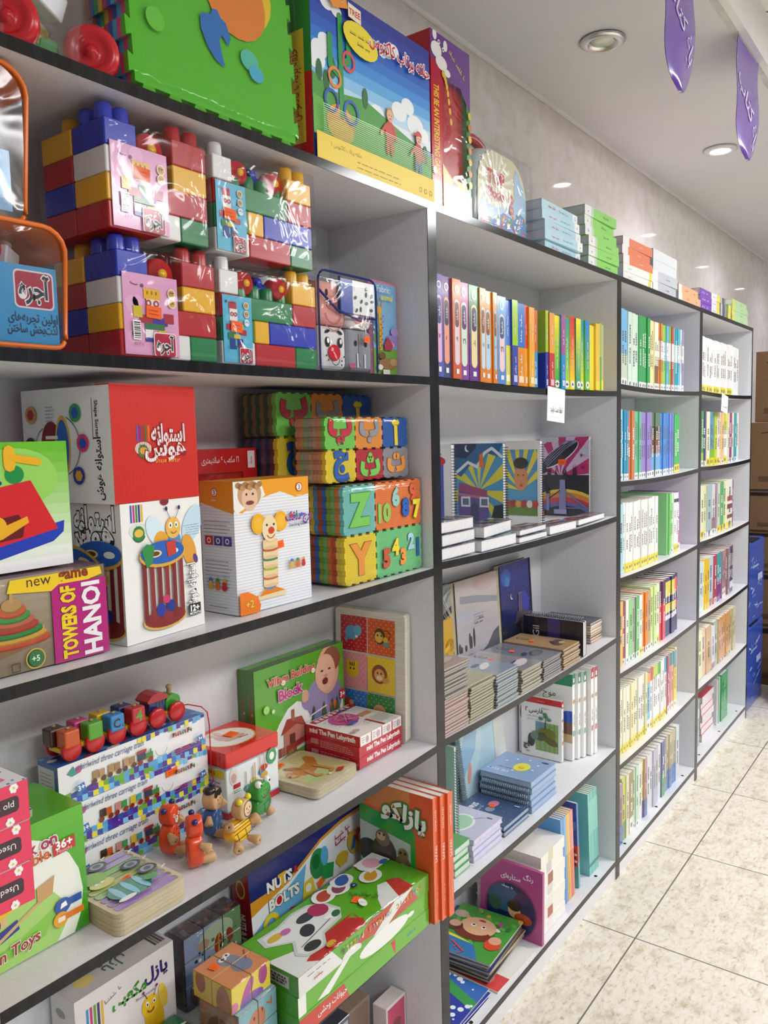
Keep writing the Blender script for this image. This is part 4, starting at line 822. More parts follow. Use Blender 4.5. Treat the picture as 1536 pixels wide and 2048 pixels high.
def art(g, w, d, h):
    c = face(g, 0, w, 0, d, 0, h, 'F'); c.r(0, 0, 1, 1, 'eef0f4')
    for i in range(44): c.r(0, i / 44, 1, i / 44 + .006, 'd4d8e0'); c.k -= 1
    c.k += 1; c.p([(0, .78), (.1, .76), (.34, .86), (.6, .9), (.82, .84), (1, .86), (1, 1), (0, 1)], 'efa01c'); c.p([(.0, .8), (.0, 1), (.34, 1), (.4, .88), (.03, .76)], 'f2efe8'); c.e_(.2, .9, .15, .13, 'c8a078'); c.e_(.2, .87, .1, .12, 'e8c0a0')
    for i in range(10): c.e_(.06 + .03 * i, .97 - .01 * (i % 3), .035, .03, ['a87a48', '8a5a34', 'c09058'][i % 3], n=8); c.k -= .9
    c.k += 1
    for q in (.16, .24): c.e_(q, .9, .012, .012, '2a2020', n=8)
    c.e_(.2, .835, .05, .02, '8a3a34')
    logo_clown(c, .86, .92, .045, 'f8f4ec'); clowntoy(c, .42, .08, .7); c.t('برج دلقک', .82, .68, .12, '7a2f9c', bold=.03, fit=.36); c.t('Stacking Clown', .82, .625, .045, '2a2f6a', bold=.01, fit=.3)
    for i, q in enumerate(('c8402c', '2f9a4c', '3a6ac8')): c.e_(.72 + i * .07, .7, .02, .02, q)
    minitoys(c, .7, .3, .19); c.p([(0, 0), (.24, 0), (.26, .05), (.22, .12), (.1, .17), (0, .17)], 'ee7c1e'); c.t('+2', .12, .075, .1, 'f8c03c', bold=.03, out='8a4a10', ow=.03)
    c = face(g, 0, w, 0, d, 0, h, 'L'); c.r(0, 0, 1, 1, 'e4e6ea')
    for i in range(44): c.r(0, i / 44, 1, i / 44 + .006, 'cfd3da'); c.k -= 1
    c.k += 1; c.p([(0, .84), (1, .76), (1, 1), (0, 1)], 'e8941c'); logo_clown(c, .45, .92, .09, 'f8f4ec'); c.lines(.1, .9, .7, 6, .028, '7a7a80', .012); c.lines(.1, .9, .4, 8, .028, '7a7a80', .012)
    for i, q in enumerate(('c83038', '4a3a8c', '4a4298')): c.r(.12 + i * .28, .52, .36 + i * .28, .59, q); c.ring(.24 + i * .28, .555, .06, .04, 'ffffff', 8)
    minitoys(c, .25, .2, .5); c.lines(.2, .8, .05, 1, .03, '55555a', .012)
    c = face(g, 0, w, 0, d, 0, h, 'T'); c.r(0, 0, 1, 1, 'd08a24')
t = carton('stacking_clown_box', 'white and orange toy box picturing a stacking clown with yellow pompom ears', 'toy box', (-.5535, .038, szm('A', 3, -.55, -.37)), -1, .18, .083, .2225, 'eef0f4', art)
sticker(t, (.095, 0, .1), (1, 0, 0), (0, 0, 1), .017, .013, rot=8)

# foam alphabet mats
def eva(label, loc, rz, w, d, rows, pal):
    """rows from the top: (height, [(width share, colour, [(text, u, v, size, colour), ...]), ...])"""
    t = thing('foam_tile_pack', label, 'play mat', loc, rz, 'foam letter tile packs'); H = sum(r[0] for r in rows); nl = max(3, int(d / .0105)); th = d / nl
    for L in range(nl):
        z = H; gl = G()
        for r, (rh, cells) in enumerate(rows):
            z -= rh; x = 0
            for k, (fr, col, txt) in enumerate(cells):
                cw = w * fr; tt = .0045; g = G() if L == 0 else gl
                cc = col if L == 0 else pal[(L * 3 + r * 2 + k * 5) % len(pal)]
                g.at(x + tt * .6, th * L + th * .94, z + tt * .62, 90); g.prism(jig(cw - tt * 1.22, rh - tt * 1.22, max(3, round(cw / .026)), max(3, round(rh / .026)), tt * .55), 0, th * .94, cc, 'foam')
                if L == 0:
                    g.M = Matrix(); c = Cv(g, (x, 0, z), (1, 0, 0), (0, 0, 1), cw, rh, 'foam', .0004)
                    for i in range(24): c.r(.05, .04 + i * .04, .95, .047 + i * .04, hexmix(col, '000000', .08)); c.k -= 1
                    c.k += 1
                    for s, u, v, hh, tc in txt: c.t(s, u, v, hh, hexmix(tc, '000000', .35), bold=.075); c.t(s, u, v, hh, tc, bold=.06)
                    g.build('foam_tile', t)
                x += cw
        if L: gl.build('foam_layer', t)
    wrap(t, 0, w, 0, d, .001, H, .0015, .0025, n=8, seed=L + int(w * 1000))
    return t
GN, YL, OR, BU, RE, GY, TE = '7fd45c', 'f0d63a', 'f09a3c', '2860b4', 'c42f3c', '9a98a0', '7cc8c0'
three = lambda h, h2: [(h, [(.34, GN, [('پ', .5, .52, .75, RE)]), (.33, OR, [('ب', .5, .55, .7, GY)]), (.33, BU, [('آ', .5, .5, .62, YL)])]), (h2, [(.34, YL, [('ج', .5, .5, .7, BU)]), (.33, RE, [('ث', .5, .5, .7, GN)]), (.33, GY, [('ت', .5, .5, .7, OR)])])]
zb = szm('A', 3, -.3, 0)
rows_l = [(.098, [(.385, TE, [('Z', .5, .5, .8, GN)]), (.615, 'f0823c', [('10', .18, .36, .3, '9fd05c'), ('6', .42, .66, .3, '9fd8cc'), ('9', .8, .72, .3, 'd8603c'), ('8', .62, .42, .3, BU), ('7', .86, .36, .3, YL)])]),
          (.096, [(.385, YL, [('Y', .5, .5, .78, OR)]), (.615, '78d088', [('1', .9, .5, .3, BU), ('2', .74, .66, .27, 'a8d8e8'), ('3', .55, .36, .27, OR), ('4', .38, .6, .27, YL), ('5', .18, .4, .3, 'c85a3c')])])]
eva('large pack of foam tiles with Z, Y and numerals, standing on the shelf', (-.287, .026, zb), 0, .264, .108, rows_l, ['c8503c', '8aa83c', '5a9ac8', 'd8803c', '3f6fc0', 'e8c850', '7ab870', 'b85a3c'])
eva('small pack of foam letter tiles resting on the larger foam pack', (-.312, .045, zb + .199), 0, .272, .075, three(.063, .063), ['e0a070', 'c8b088', '9ac08c', 'd89878', 'b8a898'])
rr_ = three(.087, .087); rr_ += [(.101, r[1]) for r in three(.1, .1)][::-1]
eva('tall pack of dark foam letter tiles standing behind the other foam packs', (-.3315, .1495, zb), 0, .303, .1, rr_, ['3a5a48', '7a4a3c', '2a3f68', '8a7a48', '5a8a6c', '6a4a58'])
# ================================================================ first bookcase, third compartment
Z2 = .822
def toytrain_print(c, u, v, s, cols):
    """printed train of blocks climbing to the right"""
    a = c.a
    for i, (q, q2) in enumerate(cols):
        x, y = u + i * s * 1.15, v + i * s * .02 * a; c.r(x - s * .1, y - s * .08 * a, x + s * 1.0, y, 'd8b04a'); c.r(x, y, x + s * .45, y + s * .55 * a, q); c.r(x + s * .48, y, x + s * .9, y + s * .5 * a, q2)
        for k in (.12, .8): c.e_(x + s * k, y - s * .14 * a, s * .19, None, '8a2c24' if cols[0][0] != 'a8825c' else '5a3a2c', n=12)
    x, y = u + len(cols) * s * 1.15, v; c.r(x - s * .1, y - s * .08 * a, x + s * 1.3, y, 'd8b04a'); c.r(x, y, x + s * .6, y + s * .5 * a, '2f3f5c'); c.r(x - s * .06, y + s * .5 * a, x + s * .68, y + s * .72 * a, 'a82c30'); c.r(x + s * .6, y, x + s * 1.2, y + s * .38 * a, '3f8a3c'); c.r(x + s * .95, y + s * .38 * a, x + s * 1.07, y + s * .6 * a, '3f8a3c')
    for k in (.15, 1.0): c.e_(x + s * k, y - s * .14 * a, s * .2, None, '8a2c24', n=12)
    c.ring(x + s * 1.9, y + s * .3 * a, s * .5, s * .47, '5a5a60', 14, 180, 360)
def art_train(i):
    def art(g, w, d, h):
        c = face(g, 0, w, 0, d, 0, h, 'F', 'gloss'); random.seed(40 + i)
        for r, v in ((0, .0), (1, .14)):
            for k in range(30):
                x = k / 30; q = random.choice(['2c4fb0', '58a8e0', '5a2f9c', '6fb03c', 'f0e23a', '3a78c8', '7ac8f0', '4a2a8c']); c.p([(x, v + random.uniform(0, .04)), (x + .036, v), (x + .036, v + random.uniform(.12, .2)), (x, v + random.uniform(.13, .2))], q); c.k -= .95
        c.k += 2
        for k in range(16): x = .5 + k / 32; c.r(x, .84 + random.uniform(0, .08), x + .028, 1, random.choice(['2c4fb0', '58a8e0', '5a2f9c', '6fb03c', 'f0e23a', '7ac8f0'])); c.k -= .95
        c.k += 2; c.p([(.05, .78), (.09, .92), (.1, .8), (.15, .88), (.13, .72), (.08, .68)], '3f9a8c'); c.e_(.12, .8, .018, .02, 'c8508c')
        c.t('whirlwind three carriage train', .32, .82, .052, '3f5a8c', skew=.25, fit=.44)
        toytrain_print(c, .22 if i != 2 else .2, .42, .085, [('a8825c', 'b8926c'), ('b08a60', 'a07a54'), ('b8946c', 'a8845c')] if i == 2 else [('3a2a20', 'c8642c'), ('c88a8c', '3f9a4c'), ('d8c03c', '4aa0a8')])
        toytrain_print(c, .74, .74, .03, [('3a2a20', 'c8642c'), ('c85a8c', '3f9a4c'), ('4aa0a8', 'c03038')])
        c.p([(.1, .26), (.145, .3), (.135, .5), (.09, .46)], '2f7ac0'); c.t('3+', .117, .39, .04, 'ffffff', bold=.03, rot=8); c.p([(.925, .3), (.965, .34), (.955, .52), (.915, .48)], '2f7ac0'); c.t('3+', .94, .41, .03, 'ffffff', bold=.03)
        c.ring(.86, .3, .001, .0005, 'ffffff', 4); c.l([(.72, .38), (.98, .38), (.98, .26), (.72, .26), (.72, .38)], .003, 'c06a78'); c.t('WARNING:', .8, .325, .022, 'b03048', bold=.03); c.p([(.735, .29), (.755, .29), (.745, .35)], '3a3a3a')
        c = face(g, 0, w, 0, d, 0, h, 'L', 'gloss'); c.r(0, .1, .82, .9, 'dfe2e6'); c.lines(.1, .75, .75, 7, .09, 'b06a5c', .02)
        c = face(g, 0, w, 0, d, 0, h, 'T', 'gloss'); c.r(0, 0, 1, 1, '2f6ab8')
        for k in range(24): c.e_(random.random(), random.random(), .03, .02, random.choice(['3f9a4c', '1f3f6c', 'd8d8d0', 'b03038', '58a8d8']), n=7); c.k -= .9
    return art
zt = szm('A', 2, -.812, -.52)
for i in range(3):
    b = carton('toy_train_box', ['bottom', 'middle', 'topmost'][i] + ' of three stacked white wooden train boxes with coloured block borders', 'toy box', (-.812 + .003 * (i % 2), .172, zt + i * .0673), 0, .29, .055, .0665, 'f0f1f2', art_train(i), 'gloss', 'toy train boxes', k={'L': '3a6fb0'})
    if i == 1: sticker(b, (.196, 0, .046), (1, 0, 0), (0, 0, 1), .024, .012, rot=2)
random.seed(11)
# the wooden train itself
t = thing('wooden_toy_train', 'wooden toy train with coloured blocks and red wheels, on the stacked train boxes', 'toy train', (-.80, .196, zt + .202), 1)
def wheelw(x, y, z, r=.0175):
    g = G().at(x, y, z, 90); g.lathe([(0, -.004), (r * .9, -.004), (r, -.002), (r, .002), (r * .9, .004), (0, .004)], 'c81e24', 'lacquer', 22); g.build('wheel', t)
for k in range(3):
    x0 = k * .083 + .0; g = G(); g.rbox(x0, x0 + .076, -.014, .018, .0145, .0215, 'e8c01e', 'lacquer', .002); g.build('wagon_base', t)
    for wx in (.016, .058):
        for wy in (-.019, .023): wheelw(x0 + wx, wy, .0178)
    cols = [(('4a2a1c', 'd0561c'), ('c8327c', '5aa82c')), (('d8b01c', '2f8ac8'), ('1f2a5c', 'c4202c'))][k] if k < 2 else None
    if k < 2:
        for j, (b_, f_) in enumerate(cols):
            for yy, cc in ((.012, b_), (-.012, f_)):
                g = G().at(x0 + .016 + .042 * j + (.0 if yy < 0 else -.007), yy - (0 if yy < 0 else -.003), .022); g.rbox(-.0135, .0135, -.0125, .0125, 0, .028, cc, 'lacquer', .003); g.lathe([(0, .0281), (.003, .0281), (.003, .031), (0, .031)], 'c8a878', 'wood', 8)
                if cc == '2f8ac8': c = Cv(g, (-.0135, -.0125, 0), (1, 0, 0), (0, 0, 1), .027, .028, 'lacquer'); c.t('C', .42, .5, .75, '16202c', bold=.03); c.t('c', .82, .3, .35, '16202c')
                if cc == 'c4202c': c = Cv(g, (-.0135, -.0125, 0), (1, 0, 0), (0, 0, 1), .027, .028, 'lacquer'); c.t('4', .5, .5, .9, '5aa83c', bold=.03)
                g.build('block', t)
    else:
        g = G(); g.rbox(x0 + .006, x0 + .04, -.012, .016, .0215, .046, '1c2f6c', 'lacquer', .001, 1)
        c = Cv(g, (x0 + .006, -.012, .0215), (1, 0, 0), (0, 0, 1), .034, .0245, 'lacquer')
        for u in (.4, .6, .8): c.r(u, .45, u + .07, .95, '0e1638')
        g.build('cab', t)
        g = G(); P = [(x, z) for x, z in [(.0, .0), (.043, .0), (.044, .004), (.034, .012), (.021, .015), (.008, .012), (-.001, .004)]]; g.at(x0 + .001, .018, .0455, 90); g.prism(P, 0, .034, 'b01e26', 'lacquer'); g.build('cab_roof', t)
        g = G(); P = [(.0, 0), (.032, 0), (.032, .014)] + [(.016 + .016 * math.cos(q * math.pi / 8), .014 + .012 * math.sin(q * math.pi / 8)) for q in range(1, 8)] + [(0, .014)]; g.at(x0 + .0415, .014, .0215, 90); g.prism(P, 0, .025, '3f9a2c', 'lacquer', smooth=False); g.build('boiler', t)
        g = G().at(x0 + .06, .002, .047); g.lathe([(.004, 0), (.004, .008), (.0055, .009), (.0055, .013), (.003, .015), (0, .015)], 'c8a878', 'wood', 10); g.build('chimney', t)
g = G(); g.tube([(.242, .0, .018), (.262, -.004, .016), (.274, -.026, .012), (.278, -.0365, .003), (.2795, -.039, -.02), (.281, -.037, -.1), (.286, -.039, -.14), (.289, -.042, -.165), (.287, -.046, -.185)], .0011, 'c8203c', 'rope', 6); g.build('pull_cord', t)

# pink boxes at the left edge, on a carton
def art_pk(up):
  def art(g, w, d, h):
      c = face(g, 0, w, 0, d, 0, h, 'F', 'gloss'); c.r(0, 0, 1, 1, 'e8305c'); c.rr(.56, .3, .93, .7, .03, '3a1a2c'); c.t('3 years old' if up else 'Used for 3', .76, .5, .062, 'f4f0f2', rot=0 if up else 180, fit=.3)
      for u in (.9, .86): 
          for k in range(6): c.e_(u + .02 * math.cos(k), (.9 if u > .88 else .08) + .08 * math.sin(k), .012, .016, 'f8f4f4', n=8); c.k -= .9
          c.e_(u, .9 if u > .88 else .08, .01, None, 'e8c83c', n=8)
      c = face(g, 0, w, 0, d, 0, h, 'T', 'gloss'); c.r(0, 0, 1, 1, 'f2eef0')
      for k in range(70): c.e_(random.random(), random.random(), .012, .012, random.choice(['3a7ac0', '3a8a3c', 'c8307c', '2a2a3c']), n=6); c.k -= .97
      c.k += 1; c.p([(.6, .1), (.9, .16), (.88, .5), (.6, .44)], 'e87ab0'); c = face(g, 0, w, 0, d, 0, h, 'R', 'gloss'); c.r(0, 0, 1, 1, 'd82a54'); c.r(0, 0, .06, 1, 'f0a02c')
  return art
zp = szm('A', 2, -1.14, -1.0)
def art0(g, w, d, h): pass
carton('shipping_carton', 'plain brown carton under the pink boxes beyond the left edge', 'carton', (-1.15, -.035, zp), 0, .125, .1, .146, 'b08a5c', art0, 'kraft')
for i in range(3): carton('pink_toy_box', ['bottom', 'middle', 'topmost'][i] + ' pink toy box with white flowers at the left edge', 'toy box', (-1.1545 + .0015 * i, -.045 + .002 * i, zp + .1466 + i * .0497), 0, .176, .11, .0488, 'e8305c', art_pk(i == 2), 'gloss', 'pink toy boxes')

# knock-on table box
def art(g, w, d, h):
    c = face(g, 0, w, 0, d, 0, h, 'F', 'gloss')
    for i, q in enumerate(grad('3f9a1c', '5cb82c', 8)): c.r(0, i / 8, 1, (i + 1) / 8, q); c.k -= 1
    c.k += 1; c.e_(.55, .32, .42, .46, 'e8f2e0'); c.e_(.5, .4, .43, .42, 'eef4ea'); c.e_(.45, .2, .4, .28, 'a8d870'); c.p([(0, .12), (.5, .16), (.8, .3), (.7, .1), (.3, .06), (0, .04)], '8acc4c')
    c.p([(.1, .2), (.47, .34), (.47, .62), (.3, .66), (.1, .6)], 'd9bd8c'); c.p([(.1, .58), (.47, .66), (.47, .7), (.1, .64)], 'a83038'); c.e_(.36, .52, .062, .075, '2a2f4c'); c.e_(.36, .52, .04, .05, '16204c'); c.e_(.37, .36, .06, .06, '4a3a28')
    c.p([(.05, .28), (.52, .5), (.54, .44), (.05, .2)], 'e8c81c'); c.p([(.0, .16), (.53, .34), (.54, .26), (.0, .06)], '24348c')
    c.l([(.22, .12), (.7, .4)], .022, 'd0b080'); c.p([(.66, .37), (.76, .4), (.78, .54), (.66, .5)], 'caa06c'); c.p([(.08, .38), (.14, .36), (.13, .44), (.09, .45)], '4a3f6c')
    c.t('Knock on', .6, .81, .11, 'a8285c', bold=.03, out='f6f4ee', ow=.05, rot=4, fit=.5); c.t('the table', .58, .72, .1, 'c8642c', bold=.03, out='f6f4ee', ow=.05, rot=4, fit=.5)
    c.p([(.78, .68), (.93, .69), (.93, .79), (.78, .78)], 'c02c28'); c.t('36+', .855, .755, .075, 'ffffff', bold=.03); c.t('Months', .855, .705, .035, 'f0d0c8')
    c.e_(.82, .27, .055, .05, '2456a8'); c.r(.82, .25, .95, .31, '2456a8'); c.p([(.8, .25), (.85, .26), (.84, .3), (.81, .29)], 'ffffff'); c.e_(.8, .17, .05, .048, 'e8a81c'); c.r(.8, .15, .96, .2, 'e07a1c'); c.rr(.78, .15, .83, .19, .008, 'f8e8d0')
    c.t('Wooden Toys', .38, .1, .1, 'a83434', bold=.02, out='f4eee6', ow=.04, rot=6, skew=.15, fit=.56)
    c = face(g, 0, w, 0, d, 0, h, 'T', 'gloss'); c.r(0, 0, 1, 1, '56a82c'); c.e_(.45, .5, .34, .3, 'cfe0b8'); c.p([(.15, .3), (.6, .5), (.62, .4), (.2, .2)], 'e8c81c'); c.p([(.3, .15), (.75, .4), (.78, .34), (.34, .1)], '24348c'); c.p([(.2, .5), (.5, .62), (.5, .8), (.2, .7)], 'cdb284'); c.e_(.5, .7, .05, .07, '5a3038')
    c = face(g, 0, w, 0, d, 0, h, 'R', 'gloss'); c.r(0, 0, 1, 1, '4a9c24')
carton('knock_table_box', 'green knock on table toy box with wooden toys lettering, beside the pink boxes', 'toy box', (-1.062, .0705, szm('A', 2, -1.062, -.83)), 0, .2245, .125, .182, '56a82c', art, 'gloss')

# lidded box
def art(g, w, d, h):
    c = face(g, 0, w, 0, d, 0, h, 'F', 'gloss'); c.r(0, 0, 1, .1, 'c41f34'); c.r(0, .1, 1, .125, '8fbcd0'); c.r(0, .76, 1, .785, '8fbcd0'); c.r(0, .785, 1, 1, 'd8241c')
    c.e_(.13, .63, .075, .13, 'ecdcd4'); c.e_(.13, .6, .05, .07, 'd8a8a8'); c.r(.12, .43, .25, .5, 'b82034'); c.lines(.12, .26, .4, 2, .03, '5a5a5a', .01)
    c.p([(.3, .14), (.75, .2), (.74, .28), (.3, .24)], 'a08c78')
    for u, v, q in ((.38, .36, '3aa0b8'), (.5, .42, 'e8d03a'), (.56, .36, 'd8c040'), (.66, .5, '3a8ac0'), (.7, .44, 'd8a83c'), (.42, .3, '6a4a3c'), (.56, .28, '2f6ab8'), (.46, .36, '4ab0c0'), (.7, .56, 'c83038')): c.e_(u, v, .07, .045, q)
    for u, v in ((.35, .36), (.48, .4), (.52, .44), (.62, .5), (.7, .52)): c.l([(u, v), (u, v + .26)], .016, 'b8a078')
    c.e_(.85, .69, .1, .12, '3a9a5c', n=8); c.e_(.85, .69, .05, .06, 'f0f4f0', n=8)
    c = face(g, 0, w, 0, d, 0, h, 'L', 'gloss'); c.r(0, 0, 1, .1, 'c41f34'); c.r(0, .1, 1, .125, '8fbcd0'); c.r(0, .785, 1, 1, 'd8241c'); c.r(0, .76, 1, .785, '8fbcd0'); c.r(.1, .62, .95, .74, 'dccf2c'); c.t('e shapes', .55, .68, .12, '3a3a3a', fit=.6); c.lines(.1, .9, .54, 5, .06, '9a5a8c', .015)
t = carton('peg_toy_box', 'white toy box with a red lid beside the wooden train boxes', 'toy box', (-.5065, .138, szm('A', 2, -.51, -.37)), 0, .134, .118, .1215, 'eceef0', art, 'gloss')
g = G(); g.rbox(-.0015, .1355, -.0015, .1195, .098, .1245, 'd8241c', 'gloss', .0015, 1); c = face(g, -.0015, .1355, -.0015, .1195, .098, .1245, 'T', 'gloss'); c.e_(.46, .5, .4, .34, 'e8c060', -8); c.e_(.46, .5, .38, .31, 'f4ece4', -8); c.e_(.4, .54, .12, .13, 'e0b0a8'); c.e_(.34, .7, .04, .1, 'e8c8c0', 20); c.e_(.44, .72, .04, .1, 'e8c8c0'); c.e_(.5, .4, .18, .06, 'd8b090'); c.t('~4', .6, .34, .1, 'b03030'); c.l([(.15, .02), (.2, .12), (.8, .12), (.85, .02)], .008, 'b01c18'); g.build('lid', t)
sticker(t, (.062, .05, .1245), (1, 0, 0), (0, 1, 0), .025, .022, rot=10)

# village building block boxes
def art_back(g, w, d, h): c = face(g, 0, w, 0, d, 0, h, 'L', 'gloss'); c.r(0, 0, 1, 1, '4a7a30'); c.t('Village Building Block', .5, .5, .5, '8a3a34', rot=90, bold=.03, fit=6, out='c8b0a0', ow=.02)
def art(g, w, d, h):
    c = face(g, 0, w, 0, d, 0, h, 'F', 'gloss')
    for i, q in enumerate(grad('6ab83c', '52a028', 6)): c.r(0, i / 6, 1, (i + 1) / 6, q); c.k -= 1
    c.k += 1; c.p([(.12, 0), (.14, .22), (.24, .4), (.34, .52), (.44, .56), (.56, .5), (.7, .5), (.9, .46), (.98, .38), (.98, 0)], 'eef0ee'); c.p([(.12, 0), (.3, .06), (.7, .1), (.98, .06), (.98, 0)], '6fb03c')
    c.e_(.72, .5, .18, .17, '9a8cb4'); c.e_(.56, .52, .07, .08, '9a8cb4', 40); c.e_(.88, .46, .09, .14, '8a7ca8'); c.e_(.53, .58, .04, .05, 'dca890'); c.e_(.8, .76, .135, .19, 'd9a58c'); c.e_(.85, .86, .11, .1, '8a4f3c', -25); c.e_(.77, .74, .12, .15, 'dfae96')
    for q in (.73, .82): c.e_(q, .77, .018, .008, '3a2420', n=8)
    c.e_(.765, .655, .035, .028, '6a2428'); c.e_(.775, .71, .02, .012, 'c88a78')
    c.p([(.28, .3), (.42, .36), (.52, .3), (.52, .12), (.28, .08)], 'c08070'); c.p([(.25, .28), (.32, .42), (.48, .4), (.53, .28), (.42, .34)], 'a8483c'); c.r(.37, .38, .4, .5, 'b05a48'); c.r(.34, .14, .4, .26, '6a3a34')
    for i in range(5): c.r(.22 + i * .04, .07, .25 + i * .04, .16, ['8a4a38', 'a86040'][i % 2])
    c.p([(.3, .1), (.56, .14), (.56, .2), (.3, .15)], '9a3a30')
    for u in (.62, .74, .84, .9): c.p([(u - .03, .3), (u + .03, .3), (u, .46)], '3f5a3c')
    c.e_(.66, .3, .05, .06, '6a7aa8'); c.l([(.58, .36), (.76, .4)], .012, 'e0e0e0'); c.r(.93, .4, 1, .5, 'c8302c'); c.t('3+', .962, .45, .06, 'ffffff', bold=.03)
    c.t('Village Building', .38, .84, .085, 'c03a2c', bold=.035, rot=2, out='f2e6d8', ow=.03, fit=.52); c.t('Block', .36, .69, .115, 'c0287c', bold=.04, rot=3, out='f2e6ee', ow=.03)
    c.e_(.1, .6, .03, .03, 'a8e07c'); c.e_(.17, .56, .016, .016, 'c8f0a0')
    c = face(g, 0, w, 0, d, 0, h, 'L', 'gloss'); c.r(0, 0, 1, 1, '4a7a30'); c.t('Village Building Block', .5, .5, .5, '8a3a34', rot=90, bold=.03, fit=4.6, out='c8b8a0', ow=.02)
    c = face(g, 0, w, 0, d, 0, h, 'T', 'gloss'); c.r(0, 0, 1, 1, '4f6a3c'); c.lines(.1, .9, .6, 2, .3, '7a9a68', .006)
zv = szm('A', 2, -.37, -.085) + .002
for i in range(2):
    b = carton('building_block_box', ['green building block box picturing a baby, in front of its twin', 'green building block box standing behind its twin against the back'][i], 'toy box', (-.352, .2185 + .0232 * i, zv), 0, .283, .0225, .216, '58a830', art_back if i else art, 'gloss', 'building block boxes', rx=0)
    if i == 0: sticker(b, (.232, 0, .068), (1, 0, 0), (0, 0, 1), .026, .018, rot=5)

# board puzzles standing against the side
def animal(c, u, v, s, kind):
    a = c.a
    if kind == 0: c.e_(u, v, s, s * .8, '5a9cc0'); c.e_(u + s * .8, v + s * .3 * a, s * .55, s * .6, '6aacd0'); c.e_(u - s * .7, v - s * .5 * a, s * .2, s * .7, '5a9cc0', -20); c.e_(u + s * .6, v - s * .4 * a, s * .2, s * .15, 'f0f0f0')
    elif kind == 1: c.e_(u, v, s * .75, s * .9, '5a3a28'); c.e_(u - s * .1, v - s * .1 * a, s * .55, s * .6, 'e8b850'); c.e_(u + s * .8, v - s * .3 * a, s * .35, s * .3, 'e8b83c'); c.e_(u + s * .9, v - s * .8 * a, s * .4, s * .25, '4aa0a8'); c.ring(u + s * .9, v + .2 * s * a, s * .55, s * .45, '5a3a28', 12, -60, 120)
    elif kind == 2: c.e_(u, v, s * .9, s * .95, 'e8c02c'); c.e_(u - s * .6, v + s * .8 * a, s * .3, None, 'e8c02c'); c.e_(u + s * .6, v + s * .8 * a, s * .3, None, 'e8c02c')
    elif kind == 3: c.e_(u, v, s * 1.05, s * 1.05, '8a4a20'); c.e_(u, v - .1 * s * a, s * .7, s * .7, 'e8a850'); c.e_(u + s * .9, v - s * .6 * a, s * .5, s * .3, 'd89a40', 30); c.e_(u, v - .4 * s * a, s * .4, s * .25, 'f4e0c0')
    elif kind == 4: c.e_(u - s * .5, v, s * .8, s * .9, 'c8503c'); c.e_(u - s * .1, v + s * .4 * a, s * .3, None, 'e8b080')
    else: c.e_(u, v, s * .9, s * .8, 'd8a070'); c.e_(u, v - .2 * s * a, s * .5, s * .35, 'f0c8a0')
    if kind in (1, 2, 3):
        for q in (-.25, .25): c.e_(u + q * s, v + .1 * s * a, s * .1, s * .13, '20181a', n=8)
    if kind == 2:
        for q in (-.5, 0, .5): c.l([(u + q * s * .6, v + .75 * s * a), (u + q * s * .5, v + .45 * s * a)], s * .12, '2a2218')
def art6(g, T, W, H):
    c = Cv(g, (0, W, 0), (0, -1, 0), (0, 0, 1), W, H, 'gloss', .00006)
    for i, q in enumerate(['c02a34', 'd85a28', 'e8949c', 'ecc81c', '2f7ac8', '2f8a3c']):
        u0 = .08 + (i % 2) * .4; v0 = .66 - (i // 2) * .3; c.r(u0, v0, u0 + .385, v0 + .285, q); k0 = c.k
        for a in range(11):
            for b in range(11):
                if (a + b) % 2 == 0: c.k = k0; c.e_(u0 + .02 + a * .035, v0 + .014 + b * .026, .007, None, hexmix(q, 'ffffff', .65), n=5)
        c.k += 1; animal(c, u0 + .17, v0 + .15, .105, i)
for i in range(3):
    t = thing('animal_board_puzzle', ['six animal board puzzle facing left, foremost of three at the side panel', 'middle of three white board puzzles leaning at the side panel', 'last of three white board puzzles, touching the side panel'][i], 'board puzzle', (-.052 + i * .0088, .06 + .002 * i, szm('A', 2, -.08, -.02) + .0012), 0, 'board puzzles at the side', ry=1.6)
    g = G(); P = [(y, z) for y, z in rnd(.198, .288, .008, .008, 3)]; n = len(P)
    g.M = Matrix(((0, 0, 1, 0), (1, 0, 0, .099), (0, 1, 0, 0), (0, 0, 0, 1))); g.prism(P, .0001, .008, 'e6e0d2', 'wood'); g.M = Matrix(); g.build('board', t)
    if i == 0: g = G(); art6(g, .008, .198, .288); g.build('picture_pieces', t)

